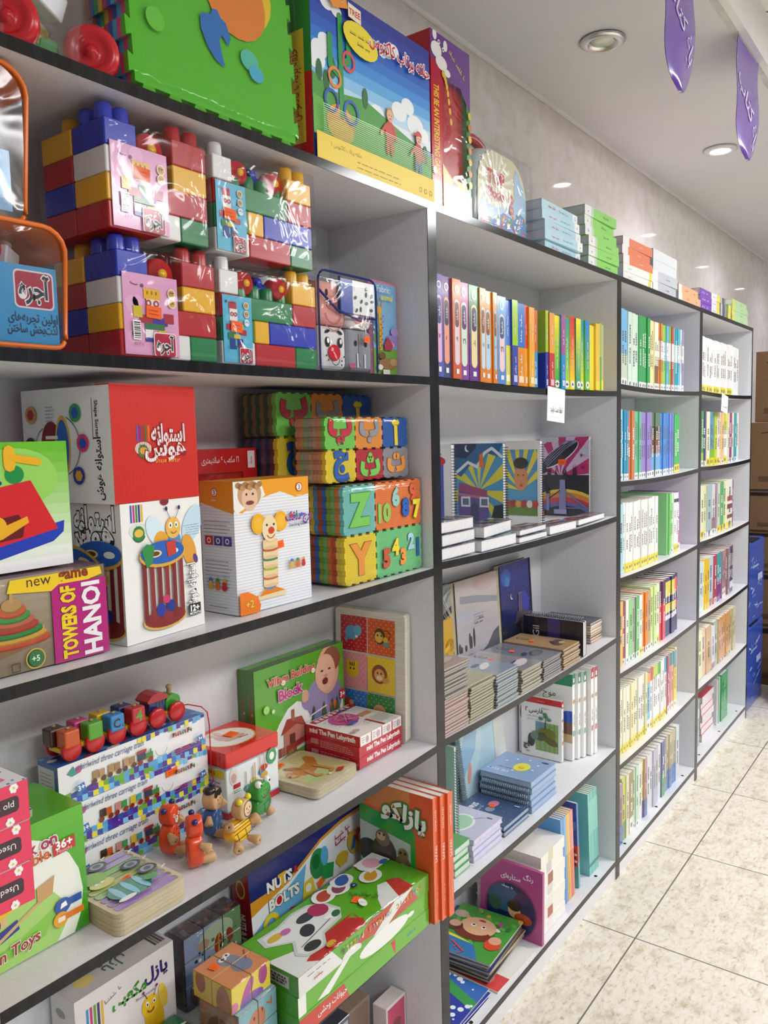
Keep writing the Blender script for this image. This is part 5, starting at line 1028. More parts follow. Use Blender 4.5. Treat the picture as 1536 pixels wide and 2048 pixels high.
# pen labyrinth boxes
def artl(top):
    def art(g, w, d, h):
        c = face(g, 0, w, 0, d, 0, h, 'F', 'gloss')
        if top:
            c.r(0, 0, 1, 1, 'f0ece8')
            for u in (.0, .26, .51, .76): c.r(u, 0, u + .015, 1, 'b8202c'); c.e_(u + .17, .5, .04, .05, 'c8a8b0'); c.lines(u + .04, u + .11, .75, 3, .2, '7a7a80', .008)
            c.r(0, 0, 1, .06, 'b8202c')
        else: c.t('mini The Pen Labyrinth', .56, .52, .095, 'f6ecea', bold=.05, fit=.78)
        c = face(g, 0, w, 0, d, 0, h, 'L', 'gloss'); c.r(0, 0, 1, 1, 'c01f30')
        if top: c.t('mini The Pen Labyrinth', .5, .5, .1, 'f6ecea', bold=.05, fit=.84)
        else: c.r(.1, .3, .24, .8, 'd88a90'); c.lines(.28, .9, .7, 4, .18, 'e08a90', .012)
        if not top: return
        c = face(g, 0, w, 0, d, 0, h, 'T', 'gloss'); c.r(0, 0, 1, 1, 'f2eeea'); c.r(.05, .85, 1, .98, 'b8202c')
        for i in range(8): c.rr(.12 + i * .1, .88, .19 + i * .1, .955, .006, 'f4e8e6')
        c.r(.58, .0, .62, .36, 'b8202c'); c.lines(.66, .96, .34, 9, .03, '7a7a80', .008); c.r(.66, .46, .9, .58, 'd89a50')
        c.e_(.42, .62, .24, .22, 'd85a9c')
        for i in range(26): c.l([(.22 + .4 * random.random(), .46 + .32 * random.random())] * 1 + [(.22 + .4 * random.random(), .46 + .32 * random.random())], .01, ['a82f7c', 'f0b8d8'][i % 2]); c.k -= .5
        c.e_(.34, .38, .1, .05, '4a5ab8'); c.l([(.5, .8), (.62, .86), (.75, .8)], .035, '4a4a9c'); c.ring(.46, .22, .05, .043, '7a7a80'); c.lines(.06, .12, .7, 5, .07, '8a5a60', .01); c.e_(.1, .14, .06, .05, 'c0a8a8')
    return art
zl = szm('A', 2, -.21, -.05)
for i in range(3): carton('pen_maze_box', ['bottom', 'middle', 'topmost'][i] + ' of three red and white pen maze boxes before the animal boards', 'game box', (-.2112 + .001 * i, .064 + .001 * (i % 2), zl + i * .0228), 0 if i < 2 else .8, .15, .147, .0224, 'c01f30', artl(i == 2), 'gloss', 'pen maze boxes')

# rounded wooden board puzzles lying flat
def board(name, label, loc, rz, w, d, th, art=None, group=None, col='dfd2b4', face_col=None):
    t = thing(name, label, 'board puzzle', loc, rz, group); g = G(); P = [(x + w / 2, y) for x, y in rnd(w, d, .014, .014, 5)]
    g.prism(P, 0, th, col, 'wood', side=hexmix(col, '8a7a58', .25)); g.build('board', t)
    if art: g = G(); art(Cv(g, (0, 0, th), (1, 0, 0), (0, 1, 0), w, d, 'gloss', .00015)); g.build('picture_pieces', t)
    return t
def artd(c):
    c.rr(.08, .08, .93, .94, .04, 'd8cc9c'); c.rr(.1, .1, .91, .92, .04, 'cfc890'); c.e_(.4, .25, .3, .1, 'b8cc80')
    c.e_(.5, .5, .24, .13, 'c88434', 20); c.p([(.62, .62), (.76, .8), (.84, .78), (.86, .66), (.74, .52)], 'c07c30'); c.e_(.24, .54, .14, .11, 'cc8a3c', 25); c.e_(.36, .66, .05, .14, 'a8642a', 35); c.e_(.17, .5, .06, .04, 'e0b070'); c.e_(.13, .52, .022, .02, '2a1c14'); c.l([(.4, .44), (.36, .24), (.42, .22)], .06, 'c88434'); c.l([(.62, .48), (.66, .2), (.6, .18)], .06, 'c88434'); c.e_(.25, .6, .02, .02, 'ffffff'); c.e_(.25, .6, .01, .01, '20140c'); c.p([(.6, .1), (.72, .16), (.8, .1), (.68, .05)], 'b03c2c'); c.e_(.5, .13, .03, .02, 'f0ece0')
zd = szm('A', 2, -.37, -.2)
for i in range(3): b = board('dog_board_puzzle', ['bottom', 'middle', 'topmost'][i] + ' of the brown dog board puzzles lying beside the maze boxes', (-.361 + .0006 * i, .05 + .0008 * i, zd + i * .0066), 4, .143, .152, .0064, artd if i == 2 else None, 'dog board puzzles')
sticker(b, (.04, .125, .0064), (1, 0, 0), (0, 1, 0), .024, .012, rot=12)
wrap(b, .001, .142, .001, .151, .0004, .0066, .0008, .0012, n=6, seed=2)
def arts(c):
    k = 9
    for i in range(k):
        v0 = .06 + i * .1; c.rr(.1, v0, .94, v0 + .088, .045, '8a8478'); c.rr(.06, v0, .9, v0 + .088, .045, ['a884c8', '9c7cbc', 'a080c4', '8cb86c', 'b8c878', '9cb05c', '8ac060', 'b09ccc', 'a890cc'][i])
    for i in range(1, 9): c.r(.08, .052 + i * .1, .92, .056 + i * .1, 'e8e0d0')
    c.e_(.42, .28, .28, .2, '2f8a6c'); 
    for q in (-.16, 0, .16): c.e_(.42 + q, .28, .045, .19, '8cc8dc')
    c.e_(.28, .56, .16, .1, 'dcd47c'); c.e_(.26, .7, .18, .14, '8cb84c'); c.e_(.22, .58, .025, .02, 'ffffff'); c.e_(.3, .58, .025, .02, 'ffffff')
    for u, v in ((.74, .62), (.8, .42), (.46, .86)): c.e_(u, v, .13, .1, '2a2e34'); c.e_(u, v, .09, .07, '9aa0a8'); c.e_(u, v, .05, .04, '5a6068')
    for u, v in ((.93, .84), (.93, .6), (.93, .3), (.6, .93)): c.p([(u - .03, v - .012), (u + .05, v + .012), (u + .05, v + .03), (u - .03, v + .006)], 'f4f2ea')
    c.e_(.7, .25, .1, .06, '4a9c4c'); c.e_(.25, .12, .12, .04, 'f0f0f0')
for i in range(5): b = board('stick_board_puzzle', ['bottom', 'second', 'third', 'fourth', 'topmost'][i] + ' of five cream stick puzzle boards beside the green table box', (-.834 + .0007 * (i % 3), .006 + .001 * (i % 2), szm('A', 2, -.835, -.7) + i * .0066), .5 * (i % 3), .125, .154, .0062, arts if i == 4 else None, 'stick puzzle boards')
sticker(b, (.05, .06, .0062), (1, 0, 0), (0, 1, 0), .03, .011, rot=18)

# jointed wooden animals
def joint(t, a, b, r0, r1, name, col='d0a878', hole=True):
    """a turned wooden peg limb from a to b"""
    A, B = Vector(a), Vector(b); g = G(); q = (B - A).to_track_quat('Z', 'Y').to_matrix().to_4x4(); g.M = Matrix.Translation(A) @ q; L = (B - A).length
    g.lathe([(0, -.001), (r0 * .8, 0), (r0, .003), ((r0 + r1) / 2, L * .5), (r1, L - .003), (r1 * .85, L), (.0015, L), (.0013, L - .002), (0, L - .002)], col, 'wood', 14, cols=[col] * 6 + ['3a2818'] * 2); g.build(name, t)
def slab(t, name, P, th, col, loc, rz=0, rx=0, ry=0, deco=None):
    """rounded wooden slab cut to a profile in xz, front facing -y"""
    g = G(); M = Matrix.Translation(loc) @ Matrix.Rotation(math.radians(rz), 4, 'Z') @ Matrix.Rotation(math.radians(ry), 4, 'Y') @ Matrix.Rotation(math.radians(rx), 4, 'X'); n = len(P); cx = sum(p[0] for p in P) / n; cz = sum(p[1] for p in P) / n
    pts = []; fs = []
    lv = [(-th / 2, .86), (-th * .42, .96), (-th * .25, 1), (th * .25, 1), (th * .42, .96), (th / 2, .86)]
    for y, s in lv: pts += [(cx + (x - cx) * s, y, cz + (z - cz) * s) for x, z in P]
    for j in range(5): fs += [(j * n + i, j * n + (i + 1) % n, (j + 1) * n + (i + 1) % n, (j + 1) * n + i) for i in range(n)]
    fs += [list(range(n))[::-1], list(range(5 * n, 6 * n))]
    g.M = M; g.add(pts, fs, col, 'lacquer', True)
    if deco: x0, x1 = min(p[0] for p in P), max(p[0] for p in P); z0, z1 = min(p[1] for p in P), max(p[1] for p in P); deco(Cv(g, (x0, -th / 2, z0), (1, 0, 0), (0, 0, 1), x1 - x0, z1 - z0, 'lacquer', .0001))
    return g.build(name, t)
def ov(cx, cz, rx, rz_, n=18): return [(cx + rx * math.cos(2 * math.pi * i / n), cz + rz_ * math.sin(2 * math.pi * i / n)) for i in range(n)]
zs = szm('A', 2, -.68, -.44) + .0012
for label, x, y, rz in (('orange spotted wooden bear with navy ears, sitting nearer the train boxes', -.645, .128, 22), ('orange spotted wooden bear sitting in profile nearest the shelf edge', -.648, .062, 62)):
    t = thing('wooden_bear', label, 'wooden toy', (x, y, zs), rz, 'orange wooden bears')
    def dots(c):
        for u, v in ((.3, .75), (.6, .8), (.8, .6), (.2, .5), (.5, .55), (.7, .35), (.35, .3), (.55, .15), (.85, .4)): c.e_(u, v, .04, .05, '5a2418', n=8); c.k -= .9
    def bearface(c):
        for u in (.36, .78): c.e_(u, .52, .085, .1, 'f2ece4'); c.e_(u, .52, .04, .05, '241a18', n=8)
        c.e_(.57, .3, .15, .2, 'f2ece4'); c.e_(.57, .38, .05, .04, '201818', n=8); c.l([(.57, .36), (.57, .24)], .02, '201818')
    slab(t, 'body', ov(0, .028, .0165, .028), .024, 'e0481c', (0, 0, 0), deco=dots); slab(t, 'head', ov(0, .07, .016, .018), .024, 'e0481c', (0, -.001, 0), deco=bearface)
    for ex in (-.015, .012): g = G(); g.ell(ex, 0, .087 if ex > 0 else .082, .0052, col='22286c', mat='lacquer', n=12); g.build('ear', t)
    joint(t, (-.013, -.006, .042), (-.02, -.022, .034), .005, .0085, 'arm'); joint(t, (.014, -.002, .046), (.022, -.012, .058), .005, .0085, 'arm')
    for lx in (-.004, .014): joint(t, (lx, -.008, .011), (lx + .006, -.032, .0095), .006, .0092, 'leg')
t = thing('wooden_boy', 'blue bodied wooden figure with a black cap, behind the orange bears', 'wooden toy', (-.562, .116, zs), 20)
def rings(c):
    for u, v in ((.35, .7), (.7, .75), (.8, .45), (.55, .3), (.25, .4)): c.ring(u, v, .07, .04, '8fb8d8', 12)
def boyface(c):
    for u in (.45, .72): c.e_(u, .5, .03, .05, '2a1c14', n=8)
    c.ring(.6, .34, .12, .1, '8a3a28', 10, 200, 340); c.e_(.6, .42, .03, .03, 'b06a4c', n=8); c.p([(.1, .75), (.3, .62), (.5, .72), (.7, .64), (.92, .74), (.8, 1), (.2, 1)], '2a2420')
slab(t, 'body', ov(0, .026, .0175, .026), .024, '2f5a94', (0, 0, 0), deco=rings); slab(t, 'head', ov(0, .068, .0165, .019), .024, 'd8b080', (0, -.001, 0), deco=boyface)
g = G(); g.ell(-.005, 0, .085, .012, .012, .008, '26221f', 'lacquer', 12); g.ell(.003, -.001, .094, .006, .006, .005, '2a3a5c', 'lacquer', 10); g.build('cap', t)
joint(t, (.013, -.002, .044), (.026, -.012, .056), .005, .009, 'arm'); joint(t, (-.014, -.002, .042), (-.024, -.006, .03), .005, .008, 'arm')
for lx in (-.008, .012): joint(t, (lx, -.006, .011), (lx + .004, -.03, .0095), .006, .0092, 'leg')
t = thing('wooden_frog', 'green wooden frog with bulging white eyes before the red lidded box', 'wooden toy', (-.472, .093, zs + .0025), 12)
def frogbelly(c): c.l([(.15, .55), (.85, .55)], .02, '1a4a20'); c.l([(.5, .55), (.5, .1)], .02, '1a4a20'); c.l([(.8, .5), (.8, .2)], .015, '1a4a20')
def frogface(c):
    c.ring(.5, .55, .3, .27, '1a4a20', 14, 205, 335); c.e_(.42, .6, .025, .04, '1a4a20', n=8); c.e_(.56, .6, .025, .04, '1a4a20', n=8); c.p([(.44, .36), (.56, .36), (.5, .24)], 'a82c24')
slab(t, 'body', ov(0, .028, .026, .0185), .026, '2f8a34', (0, 0, 0), deco=frogbelly); slab(t, 'head', ov(0, .054, .0215, .0185), .026, '3a9a3c', (-.003, -.004, 0), deco=frogface)
for ex in (-.016, .011): g = G(); g.ell(ex, -.012, .071, .0068, col='f4f4f2', mat='lacquer', n=14); g.ell(ex, -.0175, .0708, .0025, col='141414', mat='lacquer', n=8); g.build('eye', t)
for lx in (-.02, .018): joint(t, (lx, -.004, .02), (lx + (.002 if lx > 0 else -.004), -.014, .0012), .005, .009, 'leg')
for lx in (-.016, .016): joint(t, (lx, .012, .018), (lx, .02, .0012), .005, .009, 'leg')
t = thing('wooden_bee', 'yellow striped wooden bee lying with spread legs near the shelf edge', 'wooden toy', (-.556, .05, zs), 12)
def stripes(c):
    for v in (.86, .74, .6, .46): c.r(.05, v, .95, v + .03, '2a2214')
    c.l([(.2, .45), (.2, .05)], .02, '2a2214'); c.l([(.62, .45), (.62, .1)], .02, '2a2214'); c.l([(.05, .2), (.95, .2)], .02, '2a2214')
def beeface(c):
    c.e_(.6, .52, .36, .42, '2a2018', n=11); c.e_(.6, .52, .3, .36, 'e0bc90')
    for u in (.5, .74): c.e_(u, .56, .035, .06, '20161a', n=8)
    c.ring(.62, .42, .14, .11, '6a2a1c', 10, 200, 340); c.e_(.62, .46, .03, .03, 'b06040', n=8)
slab(t, 'body', ov(0, .027, .0275, .019), .024, 'efb914', (0, 0, 0), rx=-18, deco=stripes); slab(t, 'head', ov(.006, .062, .0175, .018), .022, 'd0a878', (0, .002, 0), deco=beeface)
for ex in (-.008, .018): g = G(); g.ell(ex, -.004, .08, .0056, col='e8dc24', mat='lacquer', n=12); g.tube([(ex, 0, .079), (ex * .7, .002, .076)], .001, 'c8a878'); g.build('antenna', t)
for a, b in (((-.02, -.004, .014), (-.034, -.018, .0095)), ((.008, -.008, .012), (.01, -.03, .0095)), ((.026, 0, .028), (.042, -.006, .034)), ((-.022, .002, .036), (-.032, .002, .046))): joint(t, a, b, .0055, .0092, 'leg')
# ================================================================ first bookcase, fourth compartment
def art(g, w, d, h):
    c = face(g, 0, w, 0, d, 0, h, 'F', 'gloss'); c.r(0, 0, 1, 1, 'e4deda'); stripes5(c, .1, .3, .86, .024, ('3a8ac0', 'c0307c', '6a9a2c', '2a2f5c', 'e0b03c')); c.e_(.2, .26, .1, .1, 'cfd8c0'); c.ring(.2, .26, .09, .07, '5a8a4c')
    c.t('پازل', .8, .78, .155, '3a2a6c', bold=.04, fit=.24); c.t('مکعبی', .52, .73, .155, '3f8a2c', bold=.04, fit=.34); c.t('~6', .36, .84, .07, '9a9a96', rot=20); c.t('Block puzzle', .68, .62, .04, '8a6a9c')
    c.e_(.76, .32, .1, .2, 'e8b81c', 8); c.e_(.72, .48, .09, .1, 'efc42c'); c.e_(.86, .5, .045, .12, 'e8c84a', 10)   # a smiling bee
    for u in (.69, .76): c.e_(u, .51, .016, .025, 'ffffff'); c.e_(u, .505, .008, .012, '20180c'); c.l([(u, .57), (u + (u - .725), .65)], .006, '2a2018'); c.e_(u + (u - .725), .655, .014, None, '8a3a5c', n=8)
    c.ring(.72, .455, .04, .028, '9a3a1c', 10, 190, 350)
    c = face(g, 0, w, 0, d, 0, h, 'T', 'gloss'); c.r(0, 0, 1, 1, 'bdb6b0'); c.t('پازل', .5, .5, .15, '3a5a4c', rot=180, bold=.02); c.e_(.2, .5, .09, .07, 'd8c068')
    for i, q in enumerate(('2a2a2a', '5a6a3a', '2a2a2a', '6a3a6a')): c.r(.86 + i * .03, .2, .88 + i * .03, .9, q)
    c = face(g, 0, w, 0, d, 0, h, 'L', 'gloss'); c.r(0, 0, 1, 1, 'cfc9c4'); c.e_(.4, .8, .2, .12, '7a8a6a')
    for i, q in enumerate(('8a5a8a', '6a7a3a', '5a2a2a', 'a03040')): c.r(.4, .5 + i * .035, .9, .515 + i * .035, q)
z1 = szm('A', 1, -.83, -.6)
carton('block_puzzle_box', 'white block puzzle box with a bee picture and coloured stripes, at the back', 'game box', (-.80, .19, z1), 0, .197, .068, .172, 'e4deda', art, 'gloss', bevel=.0025)
def cubes(name, label, loc, rz, nx, ny, nz, s, draw, group=None, dark='3a3436', case=True):
    """cubes printed with a picture, shrink wrapped"""
    t = thing(name, label, 'picture cubes', loc, rz, group)
    for i in range(nx):
        for j in range(ny):
            for k in range(nz):
                if i and j not in (0, ny - 1) : pass
                g = G(); g.rbox(i * s + .0004, (i + 1) * s - .0004, j * s + .0004, (j + 1) * s - .0004, k * s + .0004, (k + 1) * s - .0004, dark, 'gloss', .0015, 1)
                fs = (['F'] if j == 0 else []) + (['L'] if i == 0 else []) + (['T'] if k == nz - 1 else [])
                for f in fs:
                    # each cube shows its own piece of the whole picture on that side
                    o, U, V, A, B, a, b = {'F': ((i * s, .0004, k * s), (1, 0, 0), (0, 0, 1), nx, nz, i, k), 'L': ((.0004, (j + 1) * s, k * s), (0, -1, 0), (0, 0, 1), ny, nz, ny - 1 - j, k), 'T': ((i * s, j * s, (k + 1) * s - .0004), (1, 0, 0), (0, 1, 0), nx, ny, i, j)}[f]
                    Vo = [o[q] + (U[q] + V[q]) * .0012 for q in range(3)]; c = Cv(g, Vo, U, V, s - .0024, s - .0024, 'gloss')
                    class P:   # the picture in its own 0..1 frame, cut to this cube
                        def e_(q, u, v, ru, rv, col, rot=0, n=18): c.e_(u * A - a, v * B - b, ru * A, rv * A, col, rot, n)
                        def r(q, u0, v0, u1, v1, col): c.r(u0 * A - a, v0 * B - b, u1 * A - a, v1 * B - b, col)
                        def l(q, pts, wd, col): c.l([(u * A - a, v * B - b) for u, v in pts], wd * A, col, False)
                        def p(q, pts, col): c.p([(u * A - a, v * B - b) for u, v in pts], col)
                    draw(P(), f)
                g.build('picture_cube', t)
    wrap(t, 0, nx * s, 0, ny * s, .0002, nz * s, .0009, .0012, n=5, seed=nx + ny)
    return t
def pic_dark(p, f):
    random.seed(5)
    if f == 'F':
        p.r(0, 0, 1, 1, '8a96b4'); p.r(0, 0, .5, .5, '6a7aa8'); p.p([(.5, 0), (1, 0), (1, 1), (.6, 1)], '6a8a5c'); p.e_(.55, .8, .3, .18, 'a8b89a'); p.e_(.2, .2, .14, .2, '5a3a44')
        p.e_(.58, .66, .07, .13, '9a3420', -10); p.e_(.78, .68, .06, .1, '8a3a24', 20); p.l([(.58, .5), (.6, .8)], .02, 'b8a03c'); p.e_(.32, .76, .1, .07, 'a88a78')
        for i in range(44): p.e_(random.uniform(.1, .95), random.uniform(.2, .75), random.uniform(.012, .03), random.uniform(.01, .03), random.choice(['2a2a2c', 'e0e0d8', '3a4a34', '6a5a4c']), random.uniform(0, 90), 7)
    else:
        p.r(0, 0, 1, 1, '4a4044')
        for i in range(24): p.e_(random.random(), random.random(), .06, .04, random.choice(['5f4a44', '6a6068', '3a3034', '7a5038']), random.uniform(0, 90), 8)
cubes('picture_cubes', 'dark cube picture puzzle of nine cubes standing beside the white puzzle box', (-.566, .208, szm('A', 1, -.57, -.4)), 0, 3, 1, 3, .0478, pic_dark)
def pic_a(p, f):
    if f == 'T': p.r(0, 0, 1, 1, 'e0905c'); p.e_(.56, .62, .17, .24, '8a8d9c', 30); p.e_(.62, .36, .2, .22, '8088a0', -20); p.e_(.5, .74, .08, .06, 'f4f4f0'); p.e_(.62, .78, .08, .06, 'f4f4f0'); p.e_(.5, .74, .025, .03, '20202c'); p.e_(.62, .78, .025, .03, '20202c'); p.l([(.76, .4), (.95, .62)], .03, '9a5c3c')
    elif f == 'F': p.r(0, 0, 1, 1, 'e8d24c'); p.e_(.8, .7, .12, .2, 'b0508c'); p.e_(.38, .4, .1, .3, 'b8549c', -30); p.e_(.5, .08, .3, .12, '8a5ab0'); p.e_(.06, .2, .1, .1, 'd878a8')
    else: p.r(0, 0, 1, 1, 'c8a82c'); p.e_(.2, .7, .14, .22, '8a3a1c'); p.e_(.8, .2, .2, .4, '9a5a1c')
def pic_b(p, f):
    if f == 'F': p.r(0, 0, 1, 1, '84b4c0'); p.e_(.45, .6, .22, .28, 'c87048', -25); p.e_(.2, .62, .08, .1, 'c87048'); p.e_(.2, .62, .05, .06, 'e8c0a0'); p.e_(.4, .72, .02, .04, '20180c'); p.e_(.6, .78, .02, .04, '20180c'); p.l([(.72, .85), (.85, .75), (.86, .9)], .035, 'c87048'); p.e_(.6, .2, .3, .16, '8ab06a')
    elif f == 'T': p.r(0, 0, 1, 1, 'a8d0dc'); p.e_(.5, .5, .3, .3, 'd8b080')
    else: p.r(0, 0, 1, 1, '8a6a4c'); p.e_(.5, .5, .3, .3, '6a4a3a')
zc = szm('A', 1, -.61, -.5)
cubes('picture_cubes', 'blue cube block with a monkey picture under the orange cubes', (-.603, .026, zc), 2, 2, 2, 2, .0475, pic_b, 'animal picture cubes', '8a7a5c')
t = cubes('picture_cubes', 'four orange topped picture cubes resting on the blue monkey cubes', (-.6095, .034, zc + .0972), 1, 2, 2, 1, .0475, pic_a, 'animal picture cubes', 'b8922c')
sticker(t, (.018, .058, .0475), (1, 0, 0), (0, 1, 0), .015, .015, rot=12)
def pic_c(p, f):
    if f == 'T': p.r(0, 0, 1, 1, 'e8eef0'); p.p([(0, .5), (.5, .4), (.3, 1), (0, 1)], '6a9ad0'); p.p([(.4, .7), (1, .6), (1, 1), (.3, 1)], '2f7a4c'); p.p([(.5, 0), (1, 0), (1, .55), (.7, .5)], '4a2f2c'); p.l([(.2, .1), (.5, .5), (.7, .8)], .06, 'a83040'); p.e_(.62, .3, .1, .08, 'f0f0f0')
    else: p.r(0, 0, 1, 1, '5a4038'); p.e_(.5, .3, .3, .2, 'e8e8e4')
t = cubes('picture_cubes', 'low flat cube puzzle with a bird picture at the front left', (-.722, .098, szm('A', 1, -.73, -.63)), 0, 2, 2, 1, .04, pic_c, 'animal picture cubes', '4a3a34')
t.location = (-.692, .104, szm('A', 1, -.70, -.6)); t['label'] = 'low flat cube puzzle with a bird picture before the white puzzle box'
sticker(t, (.03, .035, .04), (1, 0, 0), (0, 1, 0), .022, .018, rot=20)
# nuts and bolts box
def art(g, w, d, h):
    c = face(g, 0, w, 0, d, 0, h, 'F', 'gloss'); c.r(0, 0, 1, 1, 'eceef0'); c.r(0, .74, .4, 1, '22286c'); c.p([(0, .6), (.3, .66), (.42, .74), (.6, .88), (.8, .95), (1, .97), (1, 1), (0, 1)], '22286c'); c.p([(0, .5), (.14, .56), (.3, .62), (.42, .7), (.6, .84), (.8, .91), (1, .93), (1, .97), (.8, .95), (.6, .88), (.42, .74), (.3, .66), (0, .66)], 'd8942c')
    c.p([(0, .3), (.2, .5), (.34, .6), (.46, .7), (.4, .3), (.2, .2)], '6ab0dc'); c.p([(.1, 0), (.3, .1), (.36, .3), (.2, .3), (.06, .2)], '3a8a3c')
    c.t('NUTS', .235, .7, .085, 'f2efe6', bold=.05, out='1a2050', ow=.03, fit=.2); c.t('T', .255, .7, .1, 'e8b01c', bold=.05); c.t('&', .37, .72, .055, 'c82a24', bold=.04); c.t('BOLTS', .26, .5, .085, 'f2efe6', bold=.05, out='1a2050', ow=.03, fit=.26); c.e_(.217, .5, .022, .024, 'c02030')
    c.ring(.14, .3, .065, .035, 'e8d23a'); c.p([(.24, .14), (.3, .34), (.38, .3), (.36, .12)], 'c02a30'); c.e_(.31, .2, .024, None, 'f0e8e4'); c.p([(.4, .28), (.52, .34), (.5, .52), (.42, .5)], 'e0c83c'); c.e_(.46, .42, .026, None, 'f4f0d8')
    c.e_(.56, .62, .07, .09, '2f8a4c'); c.e_(.54, .66, .035, .045, '1f6a38'); c.p([(.58, .4), (.68, .36), (.7, .52), (.6, .58)], '2f9a4c'); c.e_(.62, .66, .035, .06, '5ab0dc'); c.e_(.78, .5, .06, .04, 'e0b82c'); c.p([(.74, .48), (.84, .5), (.82, .42), (.75, .4)], 'e8c43c'); c.e_(.46, .24, .04, .03, '3a9a4c')
    c.t('~7', .8, .8, .05, 'b8304c', rot=10); c.t('~6', .8, .73, .06, 'c83a50', rot=10); c.e_(.9, .6, .06, .08, 'c8a83c', 20); c.p([(.86, .52), (.9, .68), (.93, .66), (.9, .52)], '3a6ab0'); c.p([(.9, .68), (.95, .66), (.94, .56)], 'c03030'); c.e_(.95, .7, .022, None, 'c83a44')
    c = face(g, 0, w, 0, d, 0, h, 'L', 'gloss'); c.r(0, 0, 1, 1, '9a1c28'); c.e_(.5, .78, .26, .4, 'c8b03c'); c.e_(.5, .78, .2, .3, '8a3a2c'); c.t('NUTS & BOLTS', .5, .28, .4, 'ece8e4', rot=-90, bold=.05, fit=1.7); c.r(0, 0, 1, .03, 'd8d4d0')
    c = face(g, 0, w, 0, d, 0, h, 'T', 'gloss'); c.r(0, 0, 1, 1, '1c2258')
t = carton('nuts_and_bolts_box', 'navy and white nuts and bolts toy box leaning at the back', 'toy box', (-.4, .196, szm('A', 1, -.4, -.03) + .0045), 0, .365, .05, .19, '22286c', art, 'gloss', rx=-4)
sticker(t, (.2, 0, .062), (1, 0, 0), (0, 0, 1), .026, .016, rot=20)
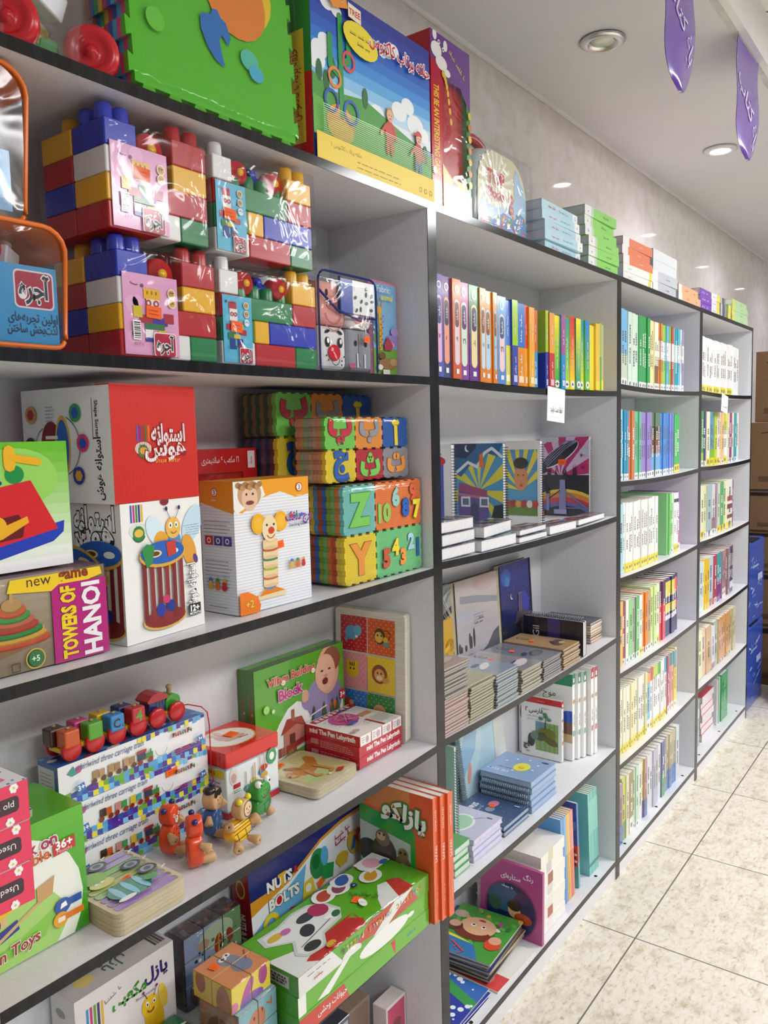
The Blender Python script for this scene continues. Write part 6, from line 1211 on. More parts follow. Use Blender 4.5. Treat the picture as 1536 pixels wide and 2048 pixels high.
# farm animal puzzles
def art_farm(i):
    def art(g, w, d, h):
        c = face(g, 0, w, 0, d, 0, h, 'F', 'gloss'); c.r(0, 0, 1, 1, '68b030')
        if i == 0:
            c.r(.08, 0, .7, .9, 'c83a2c'); c.p([(.34, 0), (.7, 0), (.66, .9), (.3, .9)], '68b030'); c.p([(0, 0), (.08, 0), (.14, .9), (0, .9)], 'c83a2c'); c.t('حیوانات وحشی', .22, .5, .045, 'f4f0ea', bold=.01, fit=.2); c.t('~6', .84, .5, .03, '4a9ad0')
        elif i == 1:
            c.r(0, 0, .05, 1, 'eceeea'); c.p([(.12, .1), (.3, 1), (.36, 1), (.2, 0)], 'eceeea'); c.e_(.62, .5, .2, .045, 'eceeea'); c.e_(.84, .5, .03, .012, 'eceeea')
        else:
            c.r(0, 0, 1, 1, '68b030'); c.p([(0, 0), (.3, 0), (.22, 1), (0, 1)], 'eceeea'); c.p([(.38, .3), (.5, 1), (.84, 1), (.9, .1), (.6, 0)], 'c83a2c'); c.p([(.52, 0), (.64, 0), (.86, 1), (.7, 1)], 'eceeea'); c.e_(.36, .1, .07, .03, 'eceeea')
            [c.t(q, .92 - .0285 * j, .6, .034, ['e0b03c', 'd8d0a0', '8a9ab0', 'd88a2c'][j % 4] if j < 22 else '2a2a2a', rot=180, bold=.02) for j, q in enumerate('DOMESTIC ANIMALS PUZZLE') if q != ' ']; c.t('~4', .12, .5, .035, 'a83048'); c.lines(.05, .2, .8, 1, .1, '4a4a4a', .003)
        c = face(g, 0, w, 0, d, 0, h, 'L', 'gloss'); c.r(0, 0, 1, 1, '4a9a2c')
        if i == 2: c.r(.35, .2, .85, .8, 'c4ccc8'); c.lines(.38, .82, .66, 3, .15, '5a5a5a', .03)
        c = face(g, 0, w, 0, d, 0, h, 'T', 'gloss'); c.r(0, 0, 1, 1, '62b426')
        if i < 2: return
        c.p([(0, 0), (.28, .0), (.2, .3), (0, .5)], 'eceeea'); c.p([(.06, .0), (.3, .0), (.38, .2), (.5, .3), (.48, .0), (.46, .0), (.5, .3), (.3, .3), (.1, .12)], 'c8302c'); c.p([(.12, .14), (.46, .26), (.5, .1), (.46, 0), (.16, 0)], 'c8302c'); c.p([(0, .3), (.1, .12), (.14, 0), (0, 0)], 'eceeea'); c.p([(.6, 0), (.78, 0), (.84, .34), (.76, .42), (.66, .2)], 'eceeea'); c.p([(.74, 0), (.86, 0), (.88, .3), (.82, .4)], 'c8302c')
        c.p([(.1, .3), (.13, .16), (.24, .12), (.3, .3), (.44, .34), (.5, .5), (.49, .72), (.42, .9), (.32, .94), (.2, .88), (.08, .9), (.06, .7), (.16, .5)], 'd8dcd8'); c.p([(.12, .3), (.14, .2), (.23, .16), (.3, .34), (.43, .38), (.48, .5), (.47, .7), (.41, .86), (.32, .9), (.2, .84), (.1, .86), (.08, .7), (.18, .5)], 'f2f3f0')
        c.e_(.2, .26, .05, .03, '3a3a3c'); c.e_(.27, .52, .05, .035, '34343a', 30); c.e_(.34, .72, .06, .03, '3c4048'); c.e_(.42, .7, .055, .05, 'b82c60'); c.e_(.43, .5, .05, .025, 'f4f4f2'); c.e_(.45, .46, .03, .02, '2f6a3c', 20); c.e_(.14, .74, .045, .022, 'd8b03c'); c.e_(.2, .72, .03, .02, 'c06aa8'); c.l([(.16, .34), (.4, .44)], .004, '4a4a4a')
        for u, v, q in ((.52, .84, 'b84a34'), (.62, .8, '8a4a5c'), (.6, .5, '2a2a2a'), (.68, .88, '3a62b0'), (.8, .62, 'd89a2c'), (.88, .84, 'e8a0b8')):
            if q == '2a2a2a': continue
            c.e_(u, v, .07, .055, 'eef0ec'); c.e_(u, v, .05, .035, q, 25); c.e_(u + .03, v + .04, .025, .02, q)
        c.r(.82, .66, .99, .99, 'eef0ee'); c.e_(.9, .82, .05, .05, 'e8b0c0'); c.e_(.95, .7, .03, .02, '3a7ac0'); c.e_(.68, .66, .018, None, '1f2f6c'); c.t('~2', .68, .66, .018, 'ffffff')
        c.t('پازل حیوانات مزرعه', .64, .4, .05, '20301c', rot=-62, bold=.01, fit=.15); c.e_(.585, .3, .035, .02, 'f2f2ee', 60); c.t('~6', .585, .3, .014, '2a4a8a', rot=-62); c.e_(.25, .07, .03, .02, 'd8a83c', 10); c.t('~4', .25, .04, .025, '7a2030')
    return art
zq = szm('A', 1, -.5, -.08)
for i in range(3):
    b = carton('animal_puzzle_box', ['bottom animal puzzle box with red front strip and white lettering', 'middle animal puzzle box with white waves on green', 'topmost animal puzzle box with a black and white cow on its lid'][i], 'puzzle box', (-.498 + .001 * i, -.013 + .0015 * (i % 2), zq + i * .0386), -.4, .411, .152, .0382, '5fae2a', art_farm(i), 'gloss', 'stacked animal puzzles', bevel=.002)
    if i == 2: sticker(b, (.238, .05, .0382), (1, 0, 0), (0, 1, 0), .021, .021, rot=20); wrap(b, .001, .41, .001, .151, .0004, .038, .0014, .0012, n=7, seed=8)
# large soft cover puzzle books jutting out beside the upright
def artp(g, W, T, H):
    c = Cv(g, (0, W, 0), (0, -1, 0), (0, 0, 1), W, H, 'gloss', .00012)
    c.r(0, 0, 1, 1, 'e0562c'); c.r(0, .8, .7, 1, 'd8884c'); c.p([(0, 0), (.78, 0), (.76, .68), (.6, .74), (0, .8)], '2f9a3c'); c.p([(0, 0), (.7, 0), (.7, .58), (0, .66)], 'b8c4c0')
    c.e_(.12, .42, .16, .14, '2c3038'); c.e_(.34, .44, .17, .2, '4a3c34'); c.e_(.32, .56, .1, .1, '7a6858'); c.e_(.3, .57, .06, .05, 'c8a88c'); c.e_(.6, .36, .12, .16, '7a5c44'); c.e_(.6, .48, .07, .07, '8a6a50'); c.e_(.6, .34, .06, .1, 'd0b898'); c.e_(.42, .28, .2, .06, '4a8aa8', 15); c.e_(.54, .24, .2, .05, '5a98b4'); c.e_(.2, .2, .18, .1, '8a9a9c')
    for u, v in ((.28, .59), (.34, .59), (.57, .49), (.63, .49)): c.e_(u, v, .014, None, '181410', n=8)
    c.t('پازلکو', .62, .79, .27, 'f2f6f0', bold=.05, out='2f8a3c', ow=.06, fit=.58, rot=-8)
zp = szm('A', 1, -.09, -.02)
for i in range(3):
    b = book(['nearest of three orange puzzle books jutting out, animals on its cover', 'middle of three orange puzzle books jutting out', 'last of three orange puzzle books jutting out, against the upright'][i], (-.0812 + .0205 * i, -.028 - .006 * i, zp + .0004), .283, .2, .0198, 'df5c30', [], 'e4e0d6', group='orange puzzle books', text=[('GAMELAND', .82, .46, 'f4d8c4', 90), ('SAFARI', .55, .62, 'f8f0e4', 90), ('~12', .22, .4, 'e8b898', 90)], cover='df5c30', art=artp if i == 0 else None)
    if i == 0: sticker(b, (0, .192, .235), (0, -1, 0), (0, 0, 1), .02, .018)
# what shows of the bottom compartment
za = CASES['A'][2][0] + .0006
def artb(col, q):
    def art(g, w, d, h): c = face(g, 0, w, 0, d, 0, h, 'F', 'gloss'); c.r(.06, .06, .94, .96, q); c.e_(.5, .6, .25, .2, hexmix(q, '6a3a30', .6)); c.e_(.4, .3, .2, .1, hexmix(q, 'ffffff', .5))
    return art
carton('toy_box', 'dark framed box picturing brown animals, low behind the shelf edge', 'toy box', (-.335, .1, za), 0, .11, .06, .215, '2a2a34', artb('2a2a34', '9a9aa4'), 'gloss')
carton('toy_box', 'brown card box on the bottom shelf between the dark box and pink frame', 'toy box', (-.215, .14, za), 0, .11, .08, .17, '8a7464', artb('8a7464', '7a6454'), 'card')
carton('toy_box', 'pink and white framed box low on the bottom shelf near the upright', 'toy box', (-.095, .1, za), 0, .075, .04, .142, 'e8dcd8', artb('e8dcd8', 'c84a6a'), 'card')
# ================================================================ second bookcase
# ---- textbooks in its top compartment: x from the left, thickness, height, lower colour, bands, name
def lbl(fmt, i, n): return fmt
Z = lambda x: sz('B', 4, x) + .0008
orb = ['first', 'second', 'third', 'fourth', 'fifth', 'sixth', 'seventh', 'eighth', 'ninth', 'tenth', 'eleventh', 'twelfth', 'thirteenth', 'fourteenth', 'fifteenth', 'sixteenth', 'seventeenth', 'eighteenth', 'nineteenth', 'twentieth']
dig = ['۷', '۸', '۹', '۱۲', '۱۰', '۱۱', '۱۱', '۱۱', '۱۲']
def series(top, low, plate):
    cc = grad(low, top, 6); b = [(i / 6, (i + 1) / 6, cc[i]) for i in range(6)]
    def art(g, W, T, H):
        c = face(g, 0, T, 0, W, 0, H, 'F', 'gloss'); c.k = 6; c.rr(.2, .14, .8, .8, .28, plate); c.rr(.26, .52, .74, .77, .2, hexmix(low, '20202c', .45)); c.e_(.5, .9, .26, None, 'f2f0f4'); c.e_(.5, .9, .17, None, top); c.r(.34, .05, .68, .1, 'f0eef4'); c.t('~4', .5, .645, .42, 'f0eef4', rot=90); c.t(dig.pop(0), .5, .4, .46, '3a3a44')
    return b, art
def duo(top, low): return [(0, .47, low), (.47, 1, top)], lambda g, W, T, H: (lambda c: (setattr(c, 'k', 6), c.t('~9', .5, .7, .42, 'f4f2ee', rot=90), c.t('~8', .5, .24, .42, 'f4f2ee', rot=90), c.r(.2, .04, .8, .12, hexmix(low, 'ffffff', .7))))(face(g, 0, T, 0, W, 0, H, 'F', 'gloss'))
def blend(top, low):
    cc = grad(low, top, 12); return [(.1 * 0 + i / 12, (i + 1) / 12, cc[i]) for i in range(12)], lambda g, W, T, H: (lambda c: (setattr(c, 'k', 8), c.t('~14', .5, .5, .4, 'f4f6e8', rot=90), c.rr(.12, .02, .88, .12, .3, 'f4f4f0'), c.e_(.5, .07, .14, None, '3a5a3a')))(face(g, 0, T, 0, W, 0, H, 'F', 'gloss'))
rowB = [('violet pink', .014, .215, series('6a4fa8', '5a62b4', 'e8b4dc')), ('slate violet', .0155, .215, series('7a5690', '4a527c', 'f0a48c')), ('orange lilac', .0155, .215, series('e08a48', 'd0603c', 'e8d0dc')), ('magenta', .0185, .214, series('c468a0', '8a4a9c', 'd4e8d4')), ('green topped purple', .0195, .214, series('4a9a54', '6a3a90', 'f0dca8')), ('amber', .0125, .213, series('e89a3c', 'e0822c', 'c8e0f0')), ('light orange', .0165, .212, series('eb9a40', 'e88a34', 'b4d8f0')), ('orange and blue', .009, .212, series('ea983c', 'e08430', '9acbf0')), ('sky blue', .0195, .207, series('78b8e4', '5a8ccc', 'f0d0d8')),
        ('blue over yellow', .0135, .203, duo('5a84d4', 'e8dc48')), ('lime over navy', .0135, .207, duo('a4d02c', '3a48a8')), ('blue over orange', .0195, .203, duo('2f74c8', 'e08c24')), ('red over orange', .008, .203, duo('d84838', 'eea028')), ('orange over amber', .0135, .2, duo('f0a83c', 'f0b02c')), ('dark orange over blue', .0125, .197, duo('d0602c', '3a90c8'))]
rowB2 = [('lime and navy picture', .0175, .207, duo('a8c42c', '3a3f9c')), ('orange over red', .0155, .2, duo('e8a43c', 'c83a3c')), ('yellow to green', .017, .197, blend('f0e02c', '2fa84c')), ('violet over blue', .0125, .2, duo('a8589c', '2f8ad0')), ('teal to lime', .017, .197, blend('2f9a90', 'b4d02c')), ('red to yellow', .0165, .203, blend('d03a34', 'f0dc20')), ('yellow to teal', .016, .2, blend('f0e428', '3a9a84')), ('teal to yellow', .016, .2, blend('2f9ab0', 'ecdc28')), ('blue to green', .0155, .2, blend('2f84d0', '6ac03c')), ('slim white yellow', .0085, .189, ([(0, .13, 'ecd83c')], None)), ('white', .012, .189, ([(0, .13, 'ecd83c')], None)), ('tall white gold', .0145, .197, ([(0, .4, 'e8c048'), (0, .13, 'ecd83c')], None)), ('slim olive green', .0095, .2, ([(0, .5, '5aa848'), (.5, 1, 'a8b85c')], None)), ('pale olive', .009, .197, ([(0, .16, 'ecd83c'), (.16, 1, 'b4b888')], None))]
# widths follow the spines as they stand along the shelf
def spines(row, x0, x1, y, first, where, W=.2, tilt=0, zf=Z):
    k = (x1 - x0) / sum(r[1] for r in row); x = x0
    for i, (nm, T, H, (bands, art)) in enumerate(row):
        T *= k; b0 = bands[0][2]
        book('%s spined textbook, %s from the left %s' % (nm, orb[first + i] if first + i < 20 else 'further', where), (x, y + .003 * math.sin(i * 2.3), zf(x + T / 2) + .0022), H * 1.015, W, T - .0006, b0, bands, group='textbooks in the top compartment', art=art, ry=tilt); x += T
spines(rowB, .0195, .52, .008, 0, 'in the notebook bookcase top row')
# one volume stands turned so that its cover shows
def artc(g, W, T, H):
    c = Cv(g, (0, W, 0), (0, -1, 0), (0, 0, 1), W, H, 'gloss', .0001); c.r(0, .46, 1, 1, 'aab822'); c.r(0, 0, 1, .46, '34389c'); c.ring(.7, .72, .14, .1, '2a2a2a', 14, 60, 330); c.t('~5', .6, .9, .12, 'e8e060')
b_, a_ = rowB2[0][3]
def both(g, W, T, H): artc(g, W, T, H); a_(g, W, T, H)
book('lime and navy textbook with its cover showing, sixteenth from the left in the notebook bookcase', (.572, .012, Z(.58) + .0015), .208, .2, .0175, '3a3f9c', b_, group='textbooks in the top compartment', art=both)
x0_ = .592
spines(rowB2[1:], x0_, .985, .01, 16, 'in the notebook bookcase top row')
# ---- spiral notebooks
def coilbook(label, loc, W, H, T, col, art=None, rz=0, ry=0, rx=0, edge='F', wire='26262a', pages='eceaec', group=None, lie=False, n=None, name='spiral_notebook', artT=None, back=None):
    """notebook standing with its cover to the left (edge F: rings at the front, U: rings on top), or lying flat: W along x, H along y, T up"""
    t = thing(name, label, 'notebook', loc, rz, group, rx, ry); g = G(); gp = G(); b = .0012
    if lie:
        g.box(0, W, 0, H, T - b, T, col, 'gloss'); g.box(0, W, 0, H, 0, b, back or col, 'gloss'); gp.box(.002, W - .002, .0015, H - .002, b, T - b, pages, 'paper')
        if artT: artT(Cv(g, (0, 0, T), (1, 0, 0), (0, 1, 0), W, H, 'gloss', .00012))
        r = T * .5 - .0009; p0, p1 = {'R': ((W + r * .3, .006, T / 2), (W + r * .3, H - .006, T / 2)), 'L': ((-r * .3, .006, T / 2), (-r * .3, H - .006, T / 2)), 'B': ((.006, H + r * .3, T / 2), (W - .006, H + r * .3, T / 2))}[edge]; L = H if edge in 'LR' else W
    else:
        g.box(0, b, 0, W, 0, H, col, 'gloss'); g.box(T - b, T, 0, W, 0, H, back or col, 'gloss'); gp.box(b, T - b, .001, W - .002, .002, H - .002, pages, 'paper')
        if art: art(Cv(g, (0, W, 0), (0, -1, 0), (0, 0, 1), W, H, 'gloss', .00012))
        r = T * .5 - (.0006 if T < .01 else -.0001); p0, p1 = {'F': ((T / 2, -r * .35, .008), (T / 2, -r * .35, H - .008)), 'U': ((T / 2, .006, H + r * .3), (T / 2, W - .006, H + r * .3))}[edge]; L = H if edge == 'F' else W
    g.build('cover', t); gp.build('page_block', t)
    q = G(); q.coil(p0, p1, r, n or int(L / .0075), .0009 if T > .01 else .0007, wire, 'metal' if wire[0] > '7' else 'plastic', up=(1, 0, 0) if not lie else (0, 0, 1)); q.build('spiral_binding', t); return t
def art_n1(c): c.r(.06, .05, .98, .96, 'f2efee'); c.p([(.3, .1), (.86, .04), (.86, .82), (.3, .9)], '4a64c0'); c.e_(.6, .84, .3, .1, 'd0384c'); c.p([(.3, .04), (.9, .04), (.86, .24), (.7, .16), (.4, .2)], 'd8405c'); c.e_(.84, .1, .12, .1, 'f0d8a8'); c.t('MUSIC', .7, .89, .09, 'c03048', bold=.03); [c.l([(.5 + .06 * i, .3 + .05 * i), (.62 + .05 * i, .32 + .07 * i), (.6, .4 + .07 * i)], .008, '24347c') for i in range(5)]
def rays(c, u, v, cols, R=1.4, a=0):
    n = len(cols)
    for i, q in enumerate(cols): t0, t1 = math.radians(a + 360 * i / n), math.radians(a + 360 * (i + 1) / n); c.p([(u, v), (u + R * math.cos(t0), v + R * math.sin(t0)), (u + R * math.cos((t0 + t1) / 2), v + R * math.sin((t0 + t1) / 2)), (u + R * math.cos(t1), v + R * math.sin(t1))], q); c.k -= .9
    c.k += 1
def art_n2(c):
    rays(c, .55, .5, ['5aa0cc', 'e4dc4c'] * 11); c.p([(0, 1), (0, .72), (.2, .64), (.4, .78), (.6, .8), (.7, .9), (.9, .86), (1, 1)], '2f6a9c'); c.p([(0, 1), (0, .86), (.3, .84), (.5, .96), (.5, 1)], '24345c'); c.e_(.33, .95, .05, .06, 'e8e8e4'); c.e_(.36, .96, .05, .06, '24345c')
    c.l([(0, .64), (.18, .72), (.34, .8), (.52, .75), (.66, .9), (.8, .95), (.98, .86)], .05, 'eef0f0'); c.p([(.56, .75), (.66, .75), (.62, .9), (.56, .88)], 'ee7a34')
    c.p([(.16, .12), (.14, .44), (.17, .56), (.7, .47), (.74, .12)], '6a5a9c'); c.p([(.15, .5), (.17, .58), (.7, .5), (.7, .42)], 'a85078'); c.p([(.15, .44), (.7, .4), (.7, .43), (.15, .47)], 'c07898')
    for u in (.2, .56): c.r(u, .32, u + .18, .43, 'eceaf0'); c.r(u + .03, .34, u + .15, .41, '6a7a8c')
    c.e_(.46, .28, .07, .14, '3f4a6c'); c.r(.39, .1, .53, .28, '3f4a6c')
    c.p([(.74, .1), (1, .1), (1, .36), (.84, .34)], '34403c'); 
    for u, v, r, q in ((.1, .1, .12, 'f0d23c'), (.1, .07, .1, 'e8743c'), (.32, .08, .13, 'f0d23c'), (.32, .05, .11, 'e8743c'), (.5, .05, .1, 'f2da4c'), (.86, .07, .09, 'f4f4f4')): c.e_(u, v, r, r * .8, q)
def art_n3(c):
    c.r(0, 0, 1, 1, 'f0eeea'); c.r(.14, .12, .94, .9, '5aa0c4'); c.k += 1
    for i in range(7): a = math.radians(20 + i * 24); c.p([(.54, .42), (.54 + .6 * math.cos(a), .42 + .6 * math.sin(a)), (.54 + .6 * math.cos(a + .2), .42 + .6 * math.sin(a + .2))], 'ecd84c')
    c.r(0, .9, 1, 1, 'f0eeea'); c.r(.94, 0, 1, 1, 'f0eeea'); c.r(0, 0, .14, 1, 'f0eeea'); c.r(.14, .12, .94, .24, '6a8a3c'); c.e_(.56, .56, .16, .26, 'd8905c'); c.e_(.56, .74, .17, .12, '3a3230'); c.e_(.5, .6, .02, .012, '2a1c18'); c.e_(.62, .6, .02, .012, '2a1c18'); c.e_(.57, .48, .03, .035, 'c83040')
    for i in range(6): c.e_(.24 + .13 * i, .26, .07, .08, ['c8502c', 'a83a34', 'd8a83c', 'b0403c', 'e8e0d4', 'c84a3c'][i])
def art_n4(c):
    c.r(0, .5, 1, 1, 'c9b2d0'); rays(c, .42, .5, ['b8306c', 'd0b8d4'] * 10, 1.3, 4); c.r(0, 0, 1, .52, '2a2a2c'); c.e_(.5, .06, .75, .42, 'e8c83c', n=30); c.e_(.5, .02, .75, .42, 'e08a3c', n=30); c.e_(.5, -.03, .75, .4, 'c84a4c', n=30); c.e_(.5, -.08, .75, .38, '6a6ab0', n=30); c.e_(.5, -.1, .6, .34, '34383c', n=30)
    for u, v, r in ((.06, .96, .1), (.2, .98, .09), (.32, .97, .08), (.9, .82, .09), (1.0, .8, .1)): c.e_(u, v, r, r * .7, 'b8c4cc')
    c.e_(.42, .78, .44, .15, 'ece8ee', 33); c.e_(.42, .785, .43, .135, '26262c', 33)
    for i in range(4): c.l([(.1, .6 + .03 * i), (.3, .72 + .035 * i), (.54, .86 + .03 * i), (.78, .95)], .014, '8a84a8'); c.k -= .5
    c.p([(.0, .6), (.12, .66), (.16, .56), (.06, .53)], '26262c')
    for u in (.18, .22, .34, .5, .54, .7, .74): c.p([(u - .025, .5), (u + .025, .5), (u, .62 if u < .6 else .66)], '26262c')
    c.p([(.4, .04), (.55, .04), (.53, .46), (.42, .46)], '8a86b4'); c.p([(.14, .06), (.2, .06), (.2, .28), (.14, .28)], '8a86b4'); c.p([(.12, .28), (.22, .28), (.17, .36)], '26262c'); c.l([(.2, .22), (.42, .32)], .02, '26262c'); c.l([(.54, .3), (.98, .1)], .03, '7a7ab0'); c.r(.3, .02, .56, .08, 'a8a4cc'); c.l([(.55, .1), (1, .1)], .015, '8a8a9c')
    for u, v, q in ((.9, .92, 'b83048'), (.86, .77, '7a2050'), (.88, .62, '7a2050')): c.p([(u + .04 * (1 if k % 2 == 0 else .4) * math.cos(k * math.pi / 5 + .3), v + .03 * (1 if k % 2 == 0 else .4) * math.sin(k * math.pi / 5 + .3)) for k in range(10)], q)
    c.r(0, 0, .1, .06, 'd8a82c')
zb = lambda i, a, b: szm('B', i, a, b)
for nm, x, y, W, T, a in (('left most standing spiral notebook with a blue and red cover, partly behind the upright', .222, .098, .165, .014, art_n1), ('standing spiral notebook with a purple arch under blue and yellow rays', .482, .096, .165, .016, art_n2), ('standing spiral notebook with a face under yellow and blue rays', .757, .118, .145, .014, art_n3)):
    coilbook(nm, (x, y, zb(3, x, x + T)), W, .258, T, 'eceaec', a, back='9a9cac'); 
for i in range(5):
    T = .0085; x = 1.0225 + i * .0092
    b = coilbook(['standing spiral notebook with an airship over a bridge, foremost of five', 'second of five upright spiral notebooks behind the airship cover', 'third of five upright spiral notebooks behind the airship cover', 'fourth of five upright spiral notebooks behind the airship cover', 'last of five upright spiral notebooks, touching the side panel'][i], (x, .074 + .003 * i, zb(3, x, x + T) + .001), .172, .258, T, 'd8d4dc', art_n4 if i == 0 else None, wire='c8c8cc' if i else 'b8b8bc', group='airship notebooks')
    if i == 0: sticker(b, (0, .105, .167), (0, -1, 0), (0, 0, 1), .027, .018, rot=4)
# wrapped notebooks lying in front
def art_w(k):
    def art(c):
        random.seed(k); c.r(0, 0, 1, 1, ['8a8c98', '7a98a0', '8a848c', 'a08a8c', 'a8847c'][k % 5])
        for i in range(16): c.e_(random.random(), random.random(), random.uniform(.05, .2), random.uniform(.02, .08), random.choice(['6a8a98', 'b8b4b8', 'a86a5c', '5a6a74', 'c8c8cc', '7a6a6c']), random.uniform(0, 180), 10)
    return art
for k, (x, W, n, T, h0, rz) in enumerate(((.0215, .15, 3, .0255, 'left end', 0), (.2, .18, 2, .0275, 'second', 0), (.395, .166, 2, .0145, 'middle', 0), (.578, .175, 1, .024, 'fourth', -1), (.775, .235, 1, .017, 'right end', 3))):
    for i in range(n):
        z = zb(3, x, x + W) + i * (T + .0032) + .0012
        t = coilbook('film wrapped notebook lying in the %s pile, %s' % (h0, 'on its own' if n == 1 else ['bottom', 'second' if n > 2 else 'topmost', 'topmost'][i]), (x + [0, .012, .003][i] + (.008 if k == 1 and i else 0), .004 + .004 * i, z), W, .062 if k < 4 else .05, T, '8a8c98', rz=rz + [0, 1.5, -1][i] + (5 if k == 1 and i else 0), edge='B', group='film wrapped notebooks', lie=True, artT=art_w(k + i), pages='f2f2f4', wire='6a6a70', name='wrapped_notebook', n=18)
        wrap(t, 0, W, 0, .058 if k < 4 else .047, .0, T, .001, .0022, n=7, seed=k * 3 + i)
# handwritten notes taped under the shelf edges
def note(label, x, z, w, h, ry, rows):
    g = G(); g.box(-w / 2, w / 2, -.0004, .0004, -h, .004, 'f2f2f4', 'paper'); c = Cv(g, (-w / 2, -.0004, -h), (1, 0, 0), (0, 0, 1), w, h, 'paper', .0002); c.t(rows, .52, .36, .2, '3a3a40', fit=.66); c.l([(.15, .14), (.7, .14)], .008, 'd8d8dc')
    solo(g, 'paper_note', label, 'note', (x, -.0035, z), 0, None, 0, ry)
note('small white paper note with black handwriting hanging from the notebook shelf', .607, 1.6285, .112, .088, 4, 'لطفا دست نزنید')
# ---- third compartment
def art_y(c): c.r(0, 0, 1, 1, 'a89468'); c.p([(0, .55), (1, .7), (1, 1), (0, 1)], '9a9c98'); c.p([(0, .55), (.5, .62), (1, .7), (1, .78), (.5, .66), (0, .58)], '34304c'); c.p([(0, .2), (1, .2), (1, .7), (.5, .62), (0, .55)], 'd0a028'); [c.e_(random.random(), random.uniform(.22, .6), .12, .04, random.choice(['b8861c', 'e0b83c', 'a87a24']), 30, 10) for i in range(14)]; [c.l([(random.random(), .66), (random.random(), .95)], .02, random.choice(['b8bab4', '7a7c7a'])) for i in range(12)]; c.r(0, 0, 1, .2, '3a3430'); [c.e_(random.random(), random.uniform(.05, .22), .04, .08, random.choice(['a88a4c', '24242c', '5a4a3c', '3a4a6c']), 0, 8) for i in range(14)]
def art_m(c):
    for i, q in enumerate(grad('a8a8b0', 'c8bcb8', 8)): c.r(0, i / 8, 1, (i + 1) / 8, q); c.k -= 1
    c.k += 1; c.p([(.1, .84), (.5, .8), (1, .72), (1, .66), (.5, .72), (.1, .76)], '9496a0'); c.e_(.7, .92, .3, .1, 'c4aca8'); c.e_(.3, .6, .3, .08, 'b8b8c0')
    c.p([(0, 0), (1, 0), (1, .38), (.86, .34), (.7, .22), (.5, .16), (.3, .2), (0, .18)], '5c6068'); c.p([(.3, 0), (.62, 0), (.54, .2), (.4, .18)], '7a8494'); c.e_(.58, .02, .12, .04, 'dfe2e6')
    for u, h in ((.28, .2), (.31, .16), (.38, .24), (.04, .12), (.08, .08), (.18, .08)): c.e_(u, .24 + h * .5, .022, h * .5, '4a4848', n=9)
    c.t('~5', .58, .55, .06, '5a5c60'); c.t('~9', .5, .51, .05, '4a4c50'); c.lines(.4, .66, .6, 3, .03, '8a7a74', .005)
def art_c(c):
    for i, q in enumerate(grad('20243c', '2a2f88', 8)): c.r(0, i / 8, 1, (i + 1) / 8, q); c.k -= 1
    c.k += 1; c.e_(.2, .85, .16, .14, '2f5aa8'); c.e_(.24, .8, .08, .08, '3a7ab8'); c.e_(.75, .5, .2, .2, '343a9c'); c.r(0, 0, 1, .3, '24283c')
    for i in range(40): c.e_(random.random(), random.uniform(.3, 1), .004, None, 'c8d0f0', n=5); c.k -= .95
    c.k += 1; c.e_(.36, .62, .045, .05, 'd8d8d0'); c.e_(.38, .63, .045, .05, '2a2f7c')   # a plain ruined tower on a hill
    c.p([(.4, .3), (.9, .3), (.8, .42), (.66, .46), (.5, .42)], '4a3c4c'); c.p([(.56, .42), (.7, .42), (.68, .62), (.58, .62)], '5a4a5c'); c.r(.56, .62, .7, .64, '6a586c')
zz3 = lambda a, b: zb(2, a, b) + .001
for nm, x, W, a, H in (('yellow and grey landscape sketchbook at the back, left of the pale mountain one', .265, .163, art_y, .27), ('pale grey mountain sketchbook standing at the back', .438, .252, art_m, .27), ('navy night sky sketchbook standing at the back right of the mountain one', .699, .208, art_c, .276)):
    t = thing('sketchbook', nm, 'notebook', (x, .216, zz3(x, x + W)), 0, 'standing sketchbooks', -3); g = G(); g.box(0, W, 0, .002, 0, H, '3a3a44', 'gloss'); g.box(0, W, .02, .022, 0, H, '2a2a30', 'gloss'); a(Cv(g, (.0, 0, 0), (1, 0, 0), (0, 0, 1), W - .012, H, 'gloss', .00012)); g.build('cover', t)
    g = G(); g.box(.001, W - .001, .002, .02, .003, H - .003, 'cfc8b4', 'paper'); g.build('page_block', t)
    g = G(); g.box(W - .012, W, -.0006, .0006, 0, H, 'b8b098' if a is not art_c else '22243c', 'kraft'); g.build('spine_strip', t)
def art_gil(col, pic):
    def art(c):
        c.t('Gil', .48, .82, .3, hexmix(col, '20202c', .75), bold=-.005, rot=-90); c.l([(.72, .7), (.72, .9)], .006, '3a3a40')
        for u, v, ru, rv, q, r in pic: c.e_(u, v, ru, rv, q, r)
    return art
